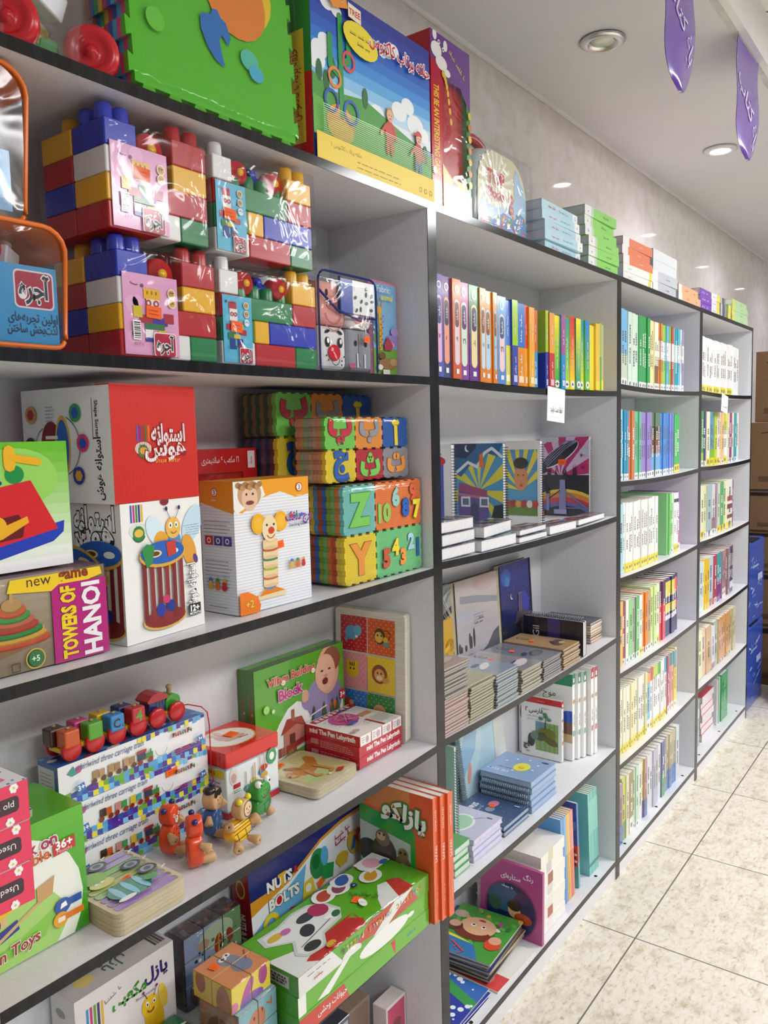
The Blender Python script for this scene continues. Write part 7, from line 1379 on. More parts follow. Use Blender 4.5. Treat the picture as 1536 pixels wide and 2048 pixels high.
piles = [('pink brown', .0195, .112, 22, .0071, [('c8a8a4', 11), ('9a9490', 11)], 'a89488', [(.5, .4, .2, .12, '5a4840', 20), (.6, .2, .3, .1, 'c8b0a4', 10)], 'first', 'brown spiral notepad'),
         ('olive', .1345, .118, 13, .0071, [('a8a884', 13)], 'a4a480', [(.5, .4, .2, .1, '7a7a58', 10)], 'second', 'olive spiral notepad'),
         ('blue grey', .2645, .118, 12, .0071, [('98a8b4', 12)], '8a98a8', [(.5, .34, .3, .1, 'd8d8d4', 20), (.4, .45, .16, .06, '3a3c44', 0)], 'third', 'blue spiral notepad'),
         ('light grey', .3985, .119, 9, .0073, [('b0ac9c', 9)], '8c8a8a', [(.6, .22, .36, .14, 'e0d8d8', 12), (.3, .42, .1, .1, '4a4844', 0), (.5, .3, .2, .03, '5a3038', 10)], 'fourth', 'grey spiral notepad'),
         ('slate', .5295, .118, 9, .0066, [('8e9098', 9)], '74767e', [(.6, .3, .3, .16, '4a4c54', 10), (.3, .4, .16, .08, '3e4048', 20)], 'fifth', 'slate spiral notepad'),
         ('kraft', .6605, .12, 8, .0074, [('b8986c', 8)], 'b09068', [(.6, .25, .3, .16, '6a5444', 20), (.5, .32, .16, .05, '4a3830', 40), (.66, .2, .14, .08, 'c8b090', 10)], 'sixth', 'kraft card spiral notepad')]
random.seed(3)
for nm, x, W, n, T, cols, top, pic, which, what in piles:
    cl = [q for q, k in cols for _ in range(k)]
    for i in range(n):
        k = n - 1 - i; pos = 'topmost' if k == 0 else 'bottom' if i == 0 else '%s from the bottom' % orb[i] if i < 20 else 'one below the topmost'
        z = zz3(x, x + W) + i * (T + .0001); dx = random.uniform(0, .003)
        if i == 20: pos = 'two below the topmost' if n == 23 else 'next to topmost'
        t = coilbook('%s, %s of the %s pile in the third compartment' % (what, pos, which), (x + dx, random.uniform(.0, .006), z), W - .004, .195, T - .0022, top if k == 0 else cl[i], lie=True, edge='R', group='%s notepads' % nm, artT=art_gil(top, pic) if k == 0 else None, wire='c8c8cc', pages='d8d2c4', back=hexmix(cl[i], '4a3a30', .35), name='spiral_notepad', n=22 if i > n - 4 else 6)
        t.rotation_euler.z = math.radians(random.uniform(-1, 1))
        if k == 0: sticker(t, (.035, .11, T - .0022), (1, 0, 0), (0, 1, 0), .018, .013, rot=25)
for i in range(2):
    coilbook(['dark violet spiral notepad standing on edge beside the kraft pile', 'second dark violet notepad standing on edge, toward the side panel'][i], (.8075 + i * .0172, .0045 + .003 * i, zz3(.82, .86)), .2, .108, .0148, '2c2836', lambda c: (c.p([(.42, 0), (.62, 0), (.62, 1), (.42, 1)], '4a3a7c'), c.t('Gil', .22, .58, .16, 'dcdce0', rot=90)) if i == 0 else None, edge='U', wire='a8a8b0', group='dark violet notepads', name='spiral_notepad')
for i in range(8): coilbook('%s of eight notepads piled behind the dark violet ones' % (['bottom'] + orb[1:7] + ['topmost, dark grey'])[i], (.955, .04 + .001 * (i % 3), zz3(.955, 1.06) + i * .0082), .095, .18, .0068, ['c8a890', 'b8988c', '4a4448', 'c8b088', 'e0d8cc', 'b89c78', 'd8d4d0', '4a525c'][i], lie=True, edge='R', group='mixed notepads at the side panel', wire='8a8a90', pages='dcd0bc', name='spiral_notepad', n=8)
# ---- fourth compartment
z4_ = lambda a, b: zb(1, a, b) + .0006
def art_t(c): c.r(0, 0, 1, 1, '8fb8ac'); c.t('OUT', .66, .86, .19, '4a6a7c', bold=.02, fit=.6); c.t('~5', .66, .7, .1, '4a6a7c'); c.e_(.62, .42, .2, .14, 'b0cabc'); c.e_(.55, .5, .09, .06, 'd8402c'); c.p([(.5, .48), (.7, .46), (.66, .36), (.56, .4)], '5a4038')
coilbook('teal spiral notebook standing at the left end of the fourth compartment', (.1732, .075, z4_(.17, .19)), .165, .29, .011, '8fb8ac', art_t, wire='5a7a78')
t = thing('spiral_notebook', 'large pale blue spiral notebook leaning against the back panel', 'notebook', (.452, .205, z4_(.45, .72) + .0012), 0, None, -5, -4)
g = G(); g.box(0, .25, 0, .0015, 0, .27, 'a9cad8', 'gloss'); g.box(0, .25, .0155, .017, 0, .27, '8aa8b8', 'gloss'); c = Cv(g, (0, 0, 0), (1, 0, 0), (0, 0, 1), .25, .27, 'gloss'); c.p([(0, 0), (.4, .4), (.6, 1), (0, 1)], 'b8d4dc'); c.p([(0, .3), (.3, .5), (.5, 1), (.3, 1), (0, .6)], '8fb8d4'); c.p([(.7, 0), (1, 0), (1, 1), (.8, 1)], 'c8ccc8'); c.e_(.12, .3, .04, .12, 'd89888', -20); g.build('cover', t)
g = G(); g.box(.002, .248, .0015, .0155, .002, .268, 'e4e6e6', 'paper'); g.build('page_block', t)
g = G(); g.coil((-.003, .0085, .008), (-.003, .0085, .262), .011, 34, .0009, '7a98a8', 'metal', up=(0, 1, 0)); g.build('spiral_binding', t)
def art_sun(c): c.t('DE YUM', .2, .74, .12, 'd0dcea', bold=.02, rot=90, fit=.4); c.t('~10', .34, .7, .075, '3a4a6c', rot=90); c.e_(.5, .42, .19, .15, 'e4dc4c'); c.ring(.48, .42, .05, .03, 'e07a2c', 12, 30, 300); [c.e_(u, v, .022, .026, 'f0f4f8', n=8) for u, v in ((.78, .64), (.62, .78), (.28, .5), (.7, .2), (.46, .2), (.84, .42))]; c.r(.86, .08, .9, .2, '3a4a6c')
def art_nav(c): c.t('DOURIS', .3, .8, .17, 'e8ecf4', bold=.03, fit=.8); c.t('~7', .42, .66, .1, 'b8c4d8'); c.e_(.5, .5, .11, .09, '8a98a8'); c.e_(.74, .54, .14, .1, 'd088b0'); [c.e_(random.random(), random.random(), .008, None, 'f0f4ff', n=6) for i in range(16)]; c.r(.84, .1, .87, .2, 'c8d0e0')
def art_lil(c): c.e_(.42, .5, .34, .28, 'e8ece4'); c.e_(.42, .5, .29, .23, 'a8d0ae'); c.l([(.66, .36), (.8, .24)], .016, '8a7ab0'); c.r(.82, .1, .85, .2, '5a5470'); c.e_(.5, .68, .02, None, '3a3a3a')
piles = [('pale green', .098, .07, 4, .0165, '6aa86c', 'L', None, 'cfe0d4', 'first'), ('lilac', .186, .148, 4, .0132, 'c6c4dc', 'R', art_lil, 'd8d4e6', 'second'), ('navy', .346, .142, 2, .0125, '44587c', 'R', art_nav, 'a8b4c4', 'third'), ('blue', .507, .16, 5, .0168, '8aa6cc', 'L', art_sun, 'a8bcd4', 'fourth')]
for nm, x, W, n, T, col, edge, a, pg, which in piles:
    for i in range(n):
        k = n - 1 - i; top = k == 0
        t = coilbook('%s spiral notebook, %s of the %s pile in the fourth compartment' % (nm, 'topmost' if top else 'bottom' if i == 0 else orb[i] + ' from the bottom', which), (x + (.0012 if i % 2 else 0), .03 + .002 * (i % 3), z4_(x, x + W) + i * (T + .0015)), W, .164, T, col, lie=True, edge='R' if top and nm == 'blue' else edge, group='%s notebooks lying flat' % nm, artT=a if top else None, wire='b8c8dc' if nm != 'navy' else '8a98b0', pages=pg, name='spiral_notebook', n=24)
        if top and a: sticker(t, (W * (.35 if nm != 'navy' else .6), .075 if nm == 'navy' else .09, T), (1, 0, 0), (0, 1, 0), .02, .014, rot=25) if nm != 'blue' else None
def art_fa(c):
    c.r(0, 0, 1, 1, 'f0f0ee'); c.r(0, .9, 1, 1, 'c8302c'); c.t('~12', .5, .945, .035, 'f0d8d4'); c.t('فارسی ۲', .32, .77, .15, '1c1c20', bold=.02, fit=.44); c.t('مجموعه', .6, .83, .06, '3a3a40'); c.t('برای امتحان نهایی', .32, .68, .05, '3a3a40', fit=.42); c.lines(.12, .5, .63, 2, .02, '9a9a9a', .005, al='r')
    c.r(.36, .12, .92, .6, '8fae62'); c.r(.36, .42, .62, .6, '7a9ab0'); [c.r(.36 + .115 * i, .12, .37 + .115 * i, .6, '5a7a44') for i in range(1, 5)]; [c.r(.36, .14 + .05 * i, .92, .143 + .05 * i, '6a8a50') for i in range(9)]
    c.e_(.62, .4, .24, .15, '7a7a28'); c.e_(.5, .36, .14, .1, '4a5a34', 20); c.e_(.74, .3, .18, .08, '5a5a24', -20); c.e_(.26, .28, .09, .16, '3a3c40'); c.e_(.34, .36, .1, .1, '6a8a70'); c.l([(.6, .5), (.62, .66)], .02, '3a4a3c'); [c.e_(u, v, .06, .04, '5a8a5c', n=8) for u, v in ((.5, .66), (.6, .74), (.7, .66), (.62, .7))]; c.t('گاج', .17, .18, .15, '1c1c20', bold=.05); c.t('~4', .17, .08, .06, '1c1c20')
def art_mj(c): c.r(0, 0, 1, 1, 'efefed'); c.r(0, .86, 1, 1, '2f8a5c'); c.t('موج', .55, .72, .16, '2a2a2e'); c.e_(1.0, .3, .5, .34, 'c8b080'); c.e_(.96, .5, .2, .12, '2f5fc0'); c.r(.6, .3, 1, .44, '7a5a4c'); c.p([(0, 0), (1, 0), (1, .2), (0, .24)], 'eeeeec')
def tbook(lab, x, y, W, H, T, top, art, rz=0, ry=0, grp=None):
    def a(g, W, T, H):
        c = Cv(g, (0, W, 0), (0, -1, 0), (0, 0, 1), W, H, 'gloss', .0001)
        if art: art(c)
        c = face(g, 0, T, 0, W, 0, H, 'F', 'gloss'); c.k = 3; c.r(0, .88, 1, 1, top); c.r(.25, .9, .75, .95, 'f0f0f0'); c.e_(.5, .68, .35, None, 'c89a6c', n=10); c.t('~9', .5, .46, .5, '4a4a50', rot=90); c.r(.2, .28, .8, .34, hexmix(top, 'ffffff', .4))
    return book(lab, (x, y, z4_(x, x + T) + .0008), H, W, T, 'f0f0ee', [], group=grp, art=a, rz=rz, ry=ry)
tbook('white textbook with a red top band and tree drawing, facing left', .871, .104, .142, .2, .014, 'c8302c', art_fa, 0)
tbook('white textbook half hidden behind the red banded one', .8855, .143, .12, .195, .013, 'b8905c', lambda c: (c.t('گاج', .3, .2, .15, '1c1c20', bold=.03), c.e_(.1, .7, .06, .2, 'a8743c')), 0)
for i in range(3): tbook(['first', 'second', 'third'][i] + ' of three upright green topped textbooks from the left', .9 + i * .0215, .08 - .01 * i, .178, .284, .0205, '2f8a5c', art_mj if i == 0 else None, grp='green topped textbooks')
for i in range(2): tbook(['left', 'right'][i] + ' of two upright red topped textbooks near the side panel', .97 + i * .0215, .046 - .004 * i, .178, .29, .0205, 'c4384c', None, grp='red topped textbooks')
# ---- bottom compartment
zc = CASES['B'][2][0] + .0008
t = thing('board_book', 'pink board book with a round window standing before the white stack', 'book', (.512, .004, zc), 0, None, 0, 1.5)
g = G(); P = [(y, z) for y, z in ((0, 0), (.2, 0), (.2, .2), (.16, .216), (0, .212))]; Mx = Matrix(((0, 0, 1, 0), (1, 0, 0, 0), (0, 1, 0, 0), (0, 0, 0, 1))); g.M = Mx; g.prism(P, 0, .012, 'b04a86', 'gloss'); g.M = Matrix()
c = Cv(g, (0, .2, 0), (0, -1, 0), (0, 0, 1), .2, .21, 'gloss', .0001); c.e_(.5, .36, .42, None, '8a3468', n=32); c.e_(.5, .35, .395, None, '1f2f5c', n=32); c.e_(.4, .5, .26, .2, '2f5a84'); c.e_(.7, .4, .18, .26, '3a2a5c'); c.e_(.25, .4, .1, .12, '3a5a4c'); c.e_(.56, .36, .1, .11, 'e0b088'); c.e_(.56, .43, .11, .08, '3a2420'); c.e_(.7, .28, .14, .08, 'b84a2c'); c.t('رنگ', .78, .88, .1, 'f4eef2', bold=.02); c.t('ستاره‌ای', .5, .82, .1, 'f4eef2', bold=.02); c.t('~6', .45, .68, .07, 'e8ecf4'); g.build('board', t)
for i in range(7): book('thick white book, %s of the stack behind the pink board book' % ('bottom' if i == 0 else 'topmost' if i == 6 else orb[i] + ' from the bottom'), (.5385 + [0, .004, 0, .003, 0, .002, .006][i], .022 + .003 * (i % 2), zc + .034 * (i + 1) + .0004 * i), .17 - .01 * (i > 4), .21, .0335, 'eeebe4', [(.3, .5, ['e8e4dc', 'b05a44', 'e8e4dc', 'd8d4cc', '9a5a3c', 'c8c8c0', 'd8d0b0'][i])], 'e6e2d8', True, group='white books stacked at the bottom', name='book')
random.seed(9)
for i, (col, nm) in enumerate((('4a90d0', 'blue'), ('3a78c8', 'deep blue'), ('5aa0d8', 'light blue'), ('d8a23c', 'golden'), ('e0b04a', 'yellow'), ('d8725c', 'salmon'), ('e0806c', 'pale salmon'))): book('slim %s paperback, %s of the leaning row at the bottom' % (nm, orb[i]), (.722 + i * .0128, .034, zc + .0008), .285, .18, .0118, col, [(.0, 1, col), (.55, 1, hexmix(col, 'ffffff', .25))], group='slim paperbacks leaning at the bottom', ry=-4)
def art_brick(g, W, T, H):
    c = Cv(g, (0, W, 0), (0, -1, 0), (0, 0, 1), W, H, 'gloss', .0001); c.r(0, 0, 1, 1, '3a62b8'); c.r(0, 0, 1, .25, '5ab0b4'); c.r(0, .25, 1, .5, 'c85a4c'); [c.r(.1 * k + .05 * (j % 2), .27 + .04 * j, .1 * k + .07 + .05 * (j % 2), .295 + .04 * j, ['eceae6', '3a3a48'][(k + j) % 2]) for k in range(10) for j in range(5)]; c.p([(0, .5), (.4, .56), (1, .7), (1, .8), (0, .66)], '4a8ad0')
book('blue paperback with a brick wall picture, mid row at the bottom', (.845, .036, zc + .0008), .288, .18, .012, '4a7ac0', [(0, .3, '5ab0b4'), (.3, .5, 'b85a50')], group='slim paperbacks leaning at the bottom', ry=-4, art=art_brick)
for i in range(6): book('slim teal paperback, %s of the teal group at the bottom' % orb[i], (.93 + i * .0128, .034, zc + .0008), .285, .18, .0118, ['78c8bc', '6abcb4', '74c4bc', '62b4ac', '70c0b4', '68b8b0'][i], [(.1, .14, '3a7a78'), (.5, .9, '84d0c4')], group='slim teal paperbacks', ry=-4)
# picture books lying flat
def art_kid(c):
    c.r(0, 0, 1, 1, '4a9a3c'); c.p([(0, .2), (.26, .4), (.3, 1), (0, 1)], '2f78b0'); c.p([(.26, .4), (.32, .7), (.36, 1), (.3, 1)], 'e8dc4c'); [c.e_(random.uniform(.3, 1), random.random(), .05, .03, random.choice(['6ab04c', '3a7a30', 'e8e4d8', 'c84a9c', 'd8b03c']), random.uniform(0, 90), 9) for i in range(40)]
    c.e_(.6, .52, .2, .24, 'e2b48e'); c.e_(.44, .52, .12, .25, '7a3424'); c.e_(.6, .52, .17, .2, 'e2b48e')   # a plain smiling child
    for v in (.44, .6): c.e_(.62, v, .03, .035, 'f4f2ee'); c.e_(.625, v, .016, .02, '2a1c14')
    c.e_(.74, .52, .02, .05, 'a83a34'); c.e_(.5, .86, .1, .12, '5a2c20'); c.e_(.54, .86, .07, .08, 'e0b090'); c.e_(.36, .16, .12, .1, 'd8502c'); c.e_(.44, .16, .08, .08, 'dca888'); c.e_(.76, .88, .08, .1, 'b8b0a4'); c.e_(.78, .88, .05, .06, 'd8b090')
    c.t('~4', .1, .84, .16, 'f0ecec', rot=60); c.t('~4', .12, .6, .16, 'd84a54', rot=60)
def paperb(label, loc, W, Dp, T, col, art, rz, edge='e4dcc8', grp='picture books lying flat'):
    g = G(); g.box(0, W, 0, Dp, 0, T, col, 'gloss', F=edge, L=edge, R=edge); 
    if art: art(Cv(g, (0, 0, T), (1, 0, 0), (0, 1, 0), W, Dp, 'gloss', .00003))
    solo(g, 'picture_book', label, 'book', loc, rz, grp)
def art_bub(c):
    c.r(0, 0, 1, 1, '2a3ca0'); c.p([(.55, 0), (.7, 0), (1, .8), (1, 1), (.9, 1)], '3a9a4c'); c.p([(.7, 0), (1, 0), (1, .8)], '3a6ab8'); [c.e_(random.random(), random.random(), random.uniform(.012, .04), None, 'e8f0fa', n=12) for i in range(34)]; c.p([(.1, .8), (.3, .76), (.34, .9), (.14, .96)], '8a4a9c'); c.p([(.36, .72), (.46, .96), (.5, .94), (.42, .72)], 'c8c83c'); c.e_(.2, .62, .08, .05, 'd8a8a0'); c.t('~8', .36, .42, .2, '8a2050', rot=40); c.t('~8', .355, .43, .18, 'f0a03c', rot=40)
random.seed(21)
for i in range(4): paperb('blue bubble picture book at the bottom left, ' + ['lowest of its pile', 'second of its pile', 'third of its pile', 'uppermost of its pile'][i], (.03 + .006 * i, .024 + .002 * i, zc + i * .0032), .21, .2, .003, '2a3ca0', art_bub if i == 3 else None, [0, 2, -1, 1][i], grp='blue picture books')
def art_let(c): c.r(0, 0, 1, 1, 'e6e8e0'); c.r(0, 0, .3, 1, 'd84a4c'); c.e_(.16, .3, .12, .14, 'e07a6c'); c.t('~4', .62, .4, .36, '3a4a3c'); c.r(.3, .8, 1, 1, 'e0d84c')
paperb('white picture book with a red corner under the smiling child comic', (.27, .014, zc + .0002), .205, .2, .0045, 'e8e8e0', art_let, -2)
for i in range(8): paperb('comic of the untidy pile, %s' % ['lowest', 'second up', 'third up', 'fourth up', 'fifth up', 'sixth up', 'seventh up', 'uppermost with a smiling child'][i], (.276 + .003 * ((i * 5) % 4), .042 + .003 * ((i * 3) % 4), zc + .0146 + i * .0054), .222, .19, .0049, ['3a3a34', '4a5a6c', '2a3a7c', '6a5a3c', '2f3f78', '5a5048', '34447c', '4a9a3c'][i], art_kid if i == 7 else None, [4, 1, 6, 2, 5, 3, 7, 4][i], ['8a8478', 'a89c88', '6a6458', 'b8ac94', '9a8c74', '7a7468', 'a89878', 'c8bca4'][i], 'pile of comics')
# ================================================================ third and fourth bookcases: rows of textbooks
_t = ['twent', 'thirt']
ORD = orb + [q + 'y-' + o for q in _t for o in orb[:9]]; ORD.insert(29, 'thirtieth')
def colour_row(case, i, y, W, spec, x0, x1, group, where, lean=0):
    """spec: (share, height, colour, bands, words, count) along the shelf"""
    tot = sum(s[0] * s[5] for s in spec); k = (x1 - x0) / tot; x = x0; n = 0; seen = {}
    for sh, H, col, bands, nm, cnt in spec:
        for j in range(cnt):
            T = sh * k; n += 1; seen[nm] = seen.get(nm, 0) + 1
            what = '%s, %s from the left,' % (nm, ORD[n - 1])
            hh = H * (1 + .004 * math.sin(n * 7.3)); z = min(sz(case, i, x), sz(case, i, x + T)); z = max(sz(case, i, x), sz(case, i, x + T)) + .0006 + (abs(lean) > 0) * .001
            def art(g, W, T, H, n=n, col=col):
                c = face(g, 0, T, 0, W, 0, H, 'F', 'gloss'); c.k = 5; dark = 'f4f4f0' if sum(lin(col)) < .9 else '6a6a6a'
                random.seed(n * 13 + i); u = .5
                for v0, v1 in ((random.uniform(.28, .36), random.uniform(.46, .54)), (.58, random.uniform(.66, .84))):
                    v = v0
                    while v < v1: w = random.uniform(.012, .035); c.r(.36, v, .64, v + w, dark); c.k = 5; v += w + .009
                if bands and bands[0][0] == 0: c.e_(.5, bands[0][1] * .5, .22, None, '7a7a78', n=7)
            book('%s %s' % (what, where), (x, y + .0025 * math.sin(n * 4.1), z), hh, W, T - .0005, col, bands, group=group, name='textbook', parts=False, art=art, ry=lean); x += T
Wh, Yb = [(0, .09, 'f0f0ee')], [(0, .13, 'ecd62c')]
B_ = lambda *a: list(a)
def two(lo, mid, hi): return [(0, .1, 'f2f2f0'), (.1, .46, lo), (.46, .74, 'f4f4f2'), (.74, 1, hi)]
S3, S4 = 'in the third bookcase', 'in the last bookcase'
colour_row('C', 5, .025, .2, [(25, .25, '7ab8e4', [(0, .1, 'f0f0ee'), (.1, .42, 'c8d4c0')], 'pale blue spine', 2), (25, .249, 'd4e8da', Wh, 'mint spine', 3), (21, .249, '38a058', Wh, 'green spine', 4), (17, .246, 'f0e6a4', Wh, 'pale yellow spine', 2), (17, .244, 'f4f0dc', [(0, .1, 'f0f0ee'), (.1, .36, '8a5a3c')], 'cream spine with brown foot', 2),
    (14, .244, 'd8924a', two('d8924a', 0, 'd8924a'), 'orange and white banded spine', 2), (17, .243, '98cc50', two('98cc50', 0, '98cc50'), 'lime and white banded spine', 2), (15, .242, '70b8e0', two('70b8e0', 0, '70b8e0'), 'sky blue banded spine', 2), (16, .242, '8ac048', two('8ac048', 0, '8ac048'), 'grass green banded spine', 1), (18, .242, 'c45050', two('c45050', 0, 'c45050'), 'red banded spine', 1), (18, .241, '80d0dc', two('80d0dc', 0, '80d0dc'), 'aqua banded spine', 1), (20, .241, '3aa0b0', two('3aa0b0', 0, '3aa0b0'), 'teal banded spine', 1), (14, .24, '54bcd8', two('54bcd8', 0, '54bcd8'), 'cyan banded spine', 2), (12, .24, 'f0f0f0', [], 'plain white spine', 1), (14, .24, '9a96c4', two('9a96c4', 0, '9a96c4'), 'violet banded spine', 2)], 1.168, 1.874, 'textbooks in the top row of the third bookcase', 'top row, third bookcase')
colour_row('C', 4, .03, .2, [(20, .236, 'a8dcee', Wh, 'pale blue spine', 1), (15, .236, '2f90b8', Wh, 'teal blue spine', 3), (23, .236, 'c87848', [], 'brown orange spine', 2), (16, .234, '6cbc98', Wh, 'sea green spine', 3), (22, .234, '9480c4', Wh, 'violet spine', 4), (24, .233, '5a7a5c', [(0, .1, 'f0f0ee'), (.1, .36, '6aa8dc'), (.36, .64, '7a4a3c'), (.64, .78, '4a3a34')], 'green brown and blue spine', 3), (19, .232, '4a8ad0', Wh, 'blue spine', 4), (15, .23, '7c88d4', Wh, 'periwinkle spine', 3), (30, .228, '3cb45a', Yb, 'bright green spine with yellow foot', 2)], 1.168, 1.843, 'textbooks in the second row of the third bookcase', 'second row, third bookcase')
colour_row('C', 3, .03, .2, [(32, .238, 'a8d4e0', [], 'pale blue spine', 1), (20, .24, 'f0f0ea', Yb, 'white spine with yellow foot', 6), (20, .241, 'ecebe6', [(0, .13, 'ecd62c'), (.13, .9, 'e6e6e2')], 'off white spine with yellow foot', 6), (21, .243, 'f2f2f0', Yb, 'tall white spine with yellow foot', 2)], 1.168, 1.571, 'white textbooks in the third row', 'third row, third bookcase')
b_ = book('green textbook with its cover showing, third row of the third bookcase', (1.695, .035, szm('C', 3, 1.69, 1.715)), .24, .19, .018, '86c488', [(0, 1, '86c488')], group='colour textbooks in the third row', name='textbook', art=lambda g, W, T, H: (lambda c: (c.r(0, 0, 1, 1, '8aca8c'), c.ring(.4, .8, .2, .17, '2a3a2c', 18, 20, 330), c.t('~4', .4, .8, .16, '2a3a2c'), c.r(.3, .4, .6, .62, 'b09070'), c.r(.3, .1, .6, .3, 'a8b0a0')))(Cv(g, (0, W, 0), (0, -1, 0), (0, 0, 1), W, H, 'gloss', .0001)))
colour_row('C', 3, .03, .2, [(16, .238, '8ad47c', [(0, .05, 'f0f0ee')], 'light green spine', 1), (20, .238, 'c4e4c4', Wh, 'pale green spine', 1), (17, .236, 'f2f0f0', [(0, .13, 'ecd62c'), (.84, .9, '3a3a3a')], 'white dotted spine', 2), (22, .238, '9a5cb4', [(0, .12, 'f0f0ee'), (.12, .45, 'c05ca4')], 'violet and magenta spine', 1)], 1.715, 1.861, 'colour textbooks in the third row', 'right part of third row, third bookcase')
colour_row('C', 2, .03, .19, [(26, .225, 'e4b45c', [], 'golden spine', 1), (22, .222, '8c3c54', Wh, 'maroon spine', 1), (20, .222, 'dfe6d4', Wh, 'white and green spine', 1), (26, .22, '84c884', Wh, 'light green spine', 1), (22, .22, 'b8a4a0', Wh, 'grey pink spine', 1), (24, .22, '58ac6c', Wh, 'mid green spine', 1), (22, .218, 'ecebe0', Yb, 'cream spine', 1), (20, .222, 'e0822e', Wh, 'orange spine', 2), (24, .222, 'b4a070', Wh, 'tan spine', 1), (22, .23, 'cce09c', Wh, 'pale lime spine', 2), (24, .23, 'e2e8c8', Yb, 'cream green spine', 1), (22, .23, 'd04860', [(.62, 1, '34325c')], 'navy over crimson spine', 2), (26, .232, '2c2e62', [(.28, .36, 'd8d4e0'), (.4, .56, 'e0d050'), (.68, .94, 'e0d050')], 'navy spine with yellow labels', 3), (26, .232, '2c2e62', [(.28, .36, 'd8d4e0'), (.4, .56, 'e06048'), (.68, .94, 'e06048')], 'navy spine with red labels', 1), (8, .23, '7a5aa0', [], 'thin purple spine', 1)], 1.168, 1.834, 'textbooks in the fourth row of the third bookcase', 'fourth row, third bookcase')
colour_row('C', 1, .03, .2, [(17, .232, 'e6e4d0', Yb, 'ivory spine with yellow foot', 5), (17, .232, 'e4dcae', Yb, 'pale gold spine with yellow foot', 2), (17, .235, 'dfe2d6', Yb, 'grey white spine with yellow foot', 4), (15, .235, 'd8d8a8', Yb, 'straw coloured spine', 1), (26, .22, '6ab4e2', [(0, .2, 'f0f0ee'), (.84, 1, 'e0a048')], 'sky blue spine', 1), (20, .236, 'eaeaec', [(0, .13, 'ecd62c'), (.78, 1, 'd0603c')], 'white spine with orange top', 1), (20, .236, 'ecebee', [(0, .13, 'ecd62c'), (.8, 1, 'b8cc50')], 'white spine with lime top', 2), (20, .236, 'e8e8ea', [(0, .13, 'ecd62c'), (.8, 1, '58ac48')], 'white spine with green top', 1), (18, .236, 'e4e4e8', Yb, 'plain white spine with yellow foot', 2), (20, .234, 'e8e8ea', [(0, .13, 'ecd62c'), (.74, 1, '4aa0c0')], 'white spine with teal top', 1), (18, .236, 'b04868', [(0, .13, 'f0ece0')], 'rose red spine', 1), (20, .236, 'e0a0a8', [(0, .13, 'f0ece0'), (.78, 1, '3a9aa0')], 'pink spine with teal top', 2), (20, .236, 'ecd23c', [(0, .13, 'f0ece0'), (.7, 1, '4a90c0')], 'yellow spine with blue top', 1), (14, .24, 'eadc9c', Yb, 'pale yellow spine', 1)], 1.168, 1.836, 'textbooks in the fifth row of the third bookcase', 'fifth row, third bookcase')
colour_row('C', 0, .03, .2, [(26, .22, 'a88890', [(0, .3, '5a7ab8')], 'mauve spine with blue foot', 1), (24, .23, 'c4cc5c', [(0, .3, '6a9a4c')], 'lime spine', 1), (18, .23, 'dcd8c0', [], 'cream spine', 1), (26, .228, '9a8a58', [(0, .26, 'e8e6de')], 'olive brown spine', 1), (18, .228, 'c0dcc4', Wh, 'mint spine', 2), (22, .228, 'dfe4dc', [], 'off white spine', 1), (16, .226, 'd8cc58', [(0, .3, '4a6ab0')], 'yellow spine with blue foot', 1), (20, .226, 'b88890', [(0, .3, '4a6ab0')], 'rose spine with blue foot', 1), (22, .224, 'd4d8e0', [], 'pale grey spine', 2), (20, .224, 'b4b6c8', [], 'lavender grey spine', 2), (22, .222, 'e4e4e8', [], 'white spine', 1), (24, .224, '4a5a8c', [(0, .4, '4a9a5c')], 'navy spine with green foot', 1), (20, .224, '8a8a90', [], 'dark grey spine', 1), (18, .226, 'c0b498', [(0, .36, '4a80c8')], 'tan spine with blue foot', 4), (26, .23, 'c8d0dc', [], 'pale blue grey spine', 1)], 1.172, 1.865, 'textbooks in the bottom row of the third bookcase', 'bottom row, third bookcase')
colour_row('D', 5, .03, .2, [(18, .235, 'f2f3f2', [(0, .14, 'ecd93c')], 'white spine with yellow foot', 14), (18, .228, 'f4f5f5', [], 'all white spine', 3)], 2.136, 2.783, 'white textbooks in the top row of the last bookcase', 'top row, last bookcase')
colour_row('D', 4, .03, .2, [(17, .235, '4a9a5c', [(0, .1, 'f0f0ee'), (.1, .24, '9ac860')], 'dark green spine', 1), (25, .235, '34386c', Wh, 'navy spine', 1), (25, .236, 'ecead0', Yb, 'pale yellow spine', 1), (18, .236, '5a9ab8', [(0, .14, 'ecd62c'), (.14, .3, '7ab83c')], 'blue and green spine', 2), (20, .236, 'c8d44c', Yb, 'yellow green spine', 1), (20, .236, 'eceae6', Yb, 'white spine', 1), (17, .236, 'ecc8a0', Wh, 'peach spine', 2), (16, .234, 'ecebe2', [(0, .14, 'ecd62c'), (.66, 1, 'd8d440')], 'white spine with lime top', 2), (15, .234, 'e2e4d8', Wh, 'grey white spine', 1), (26, .234, 'a04884', Wh, 'plum spine', 1), (20, .234, 'ece2d4', Wh, 'cream spine', 1), (18, .232, '40a4b4', Wh, 'teal spine', 1), (24, .232, 'dfe4e6', [], 'pale wrapped spine', 1)], 2.136, 2.805, 'textbooks in the second row of the last bookcase', 'second row, last bookcase')
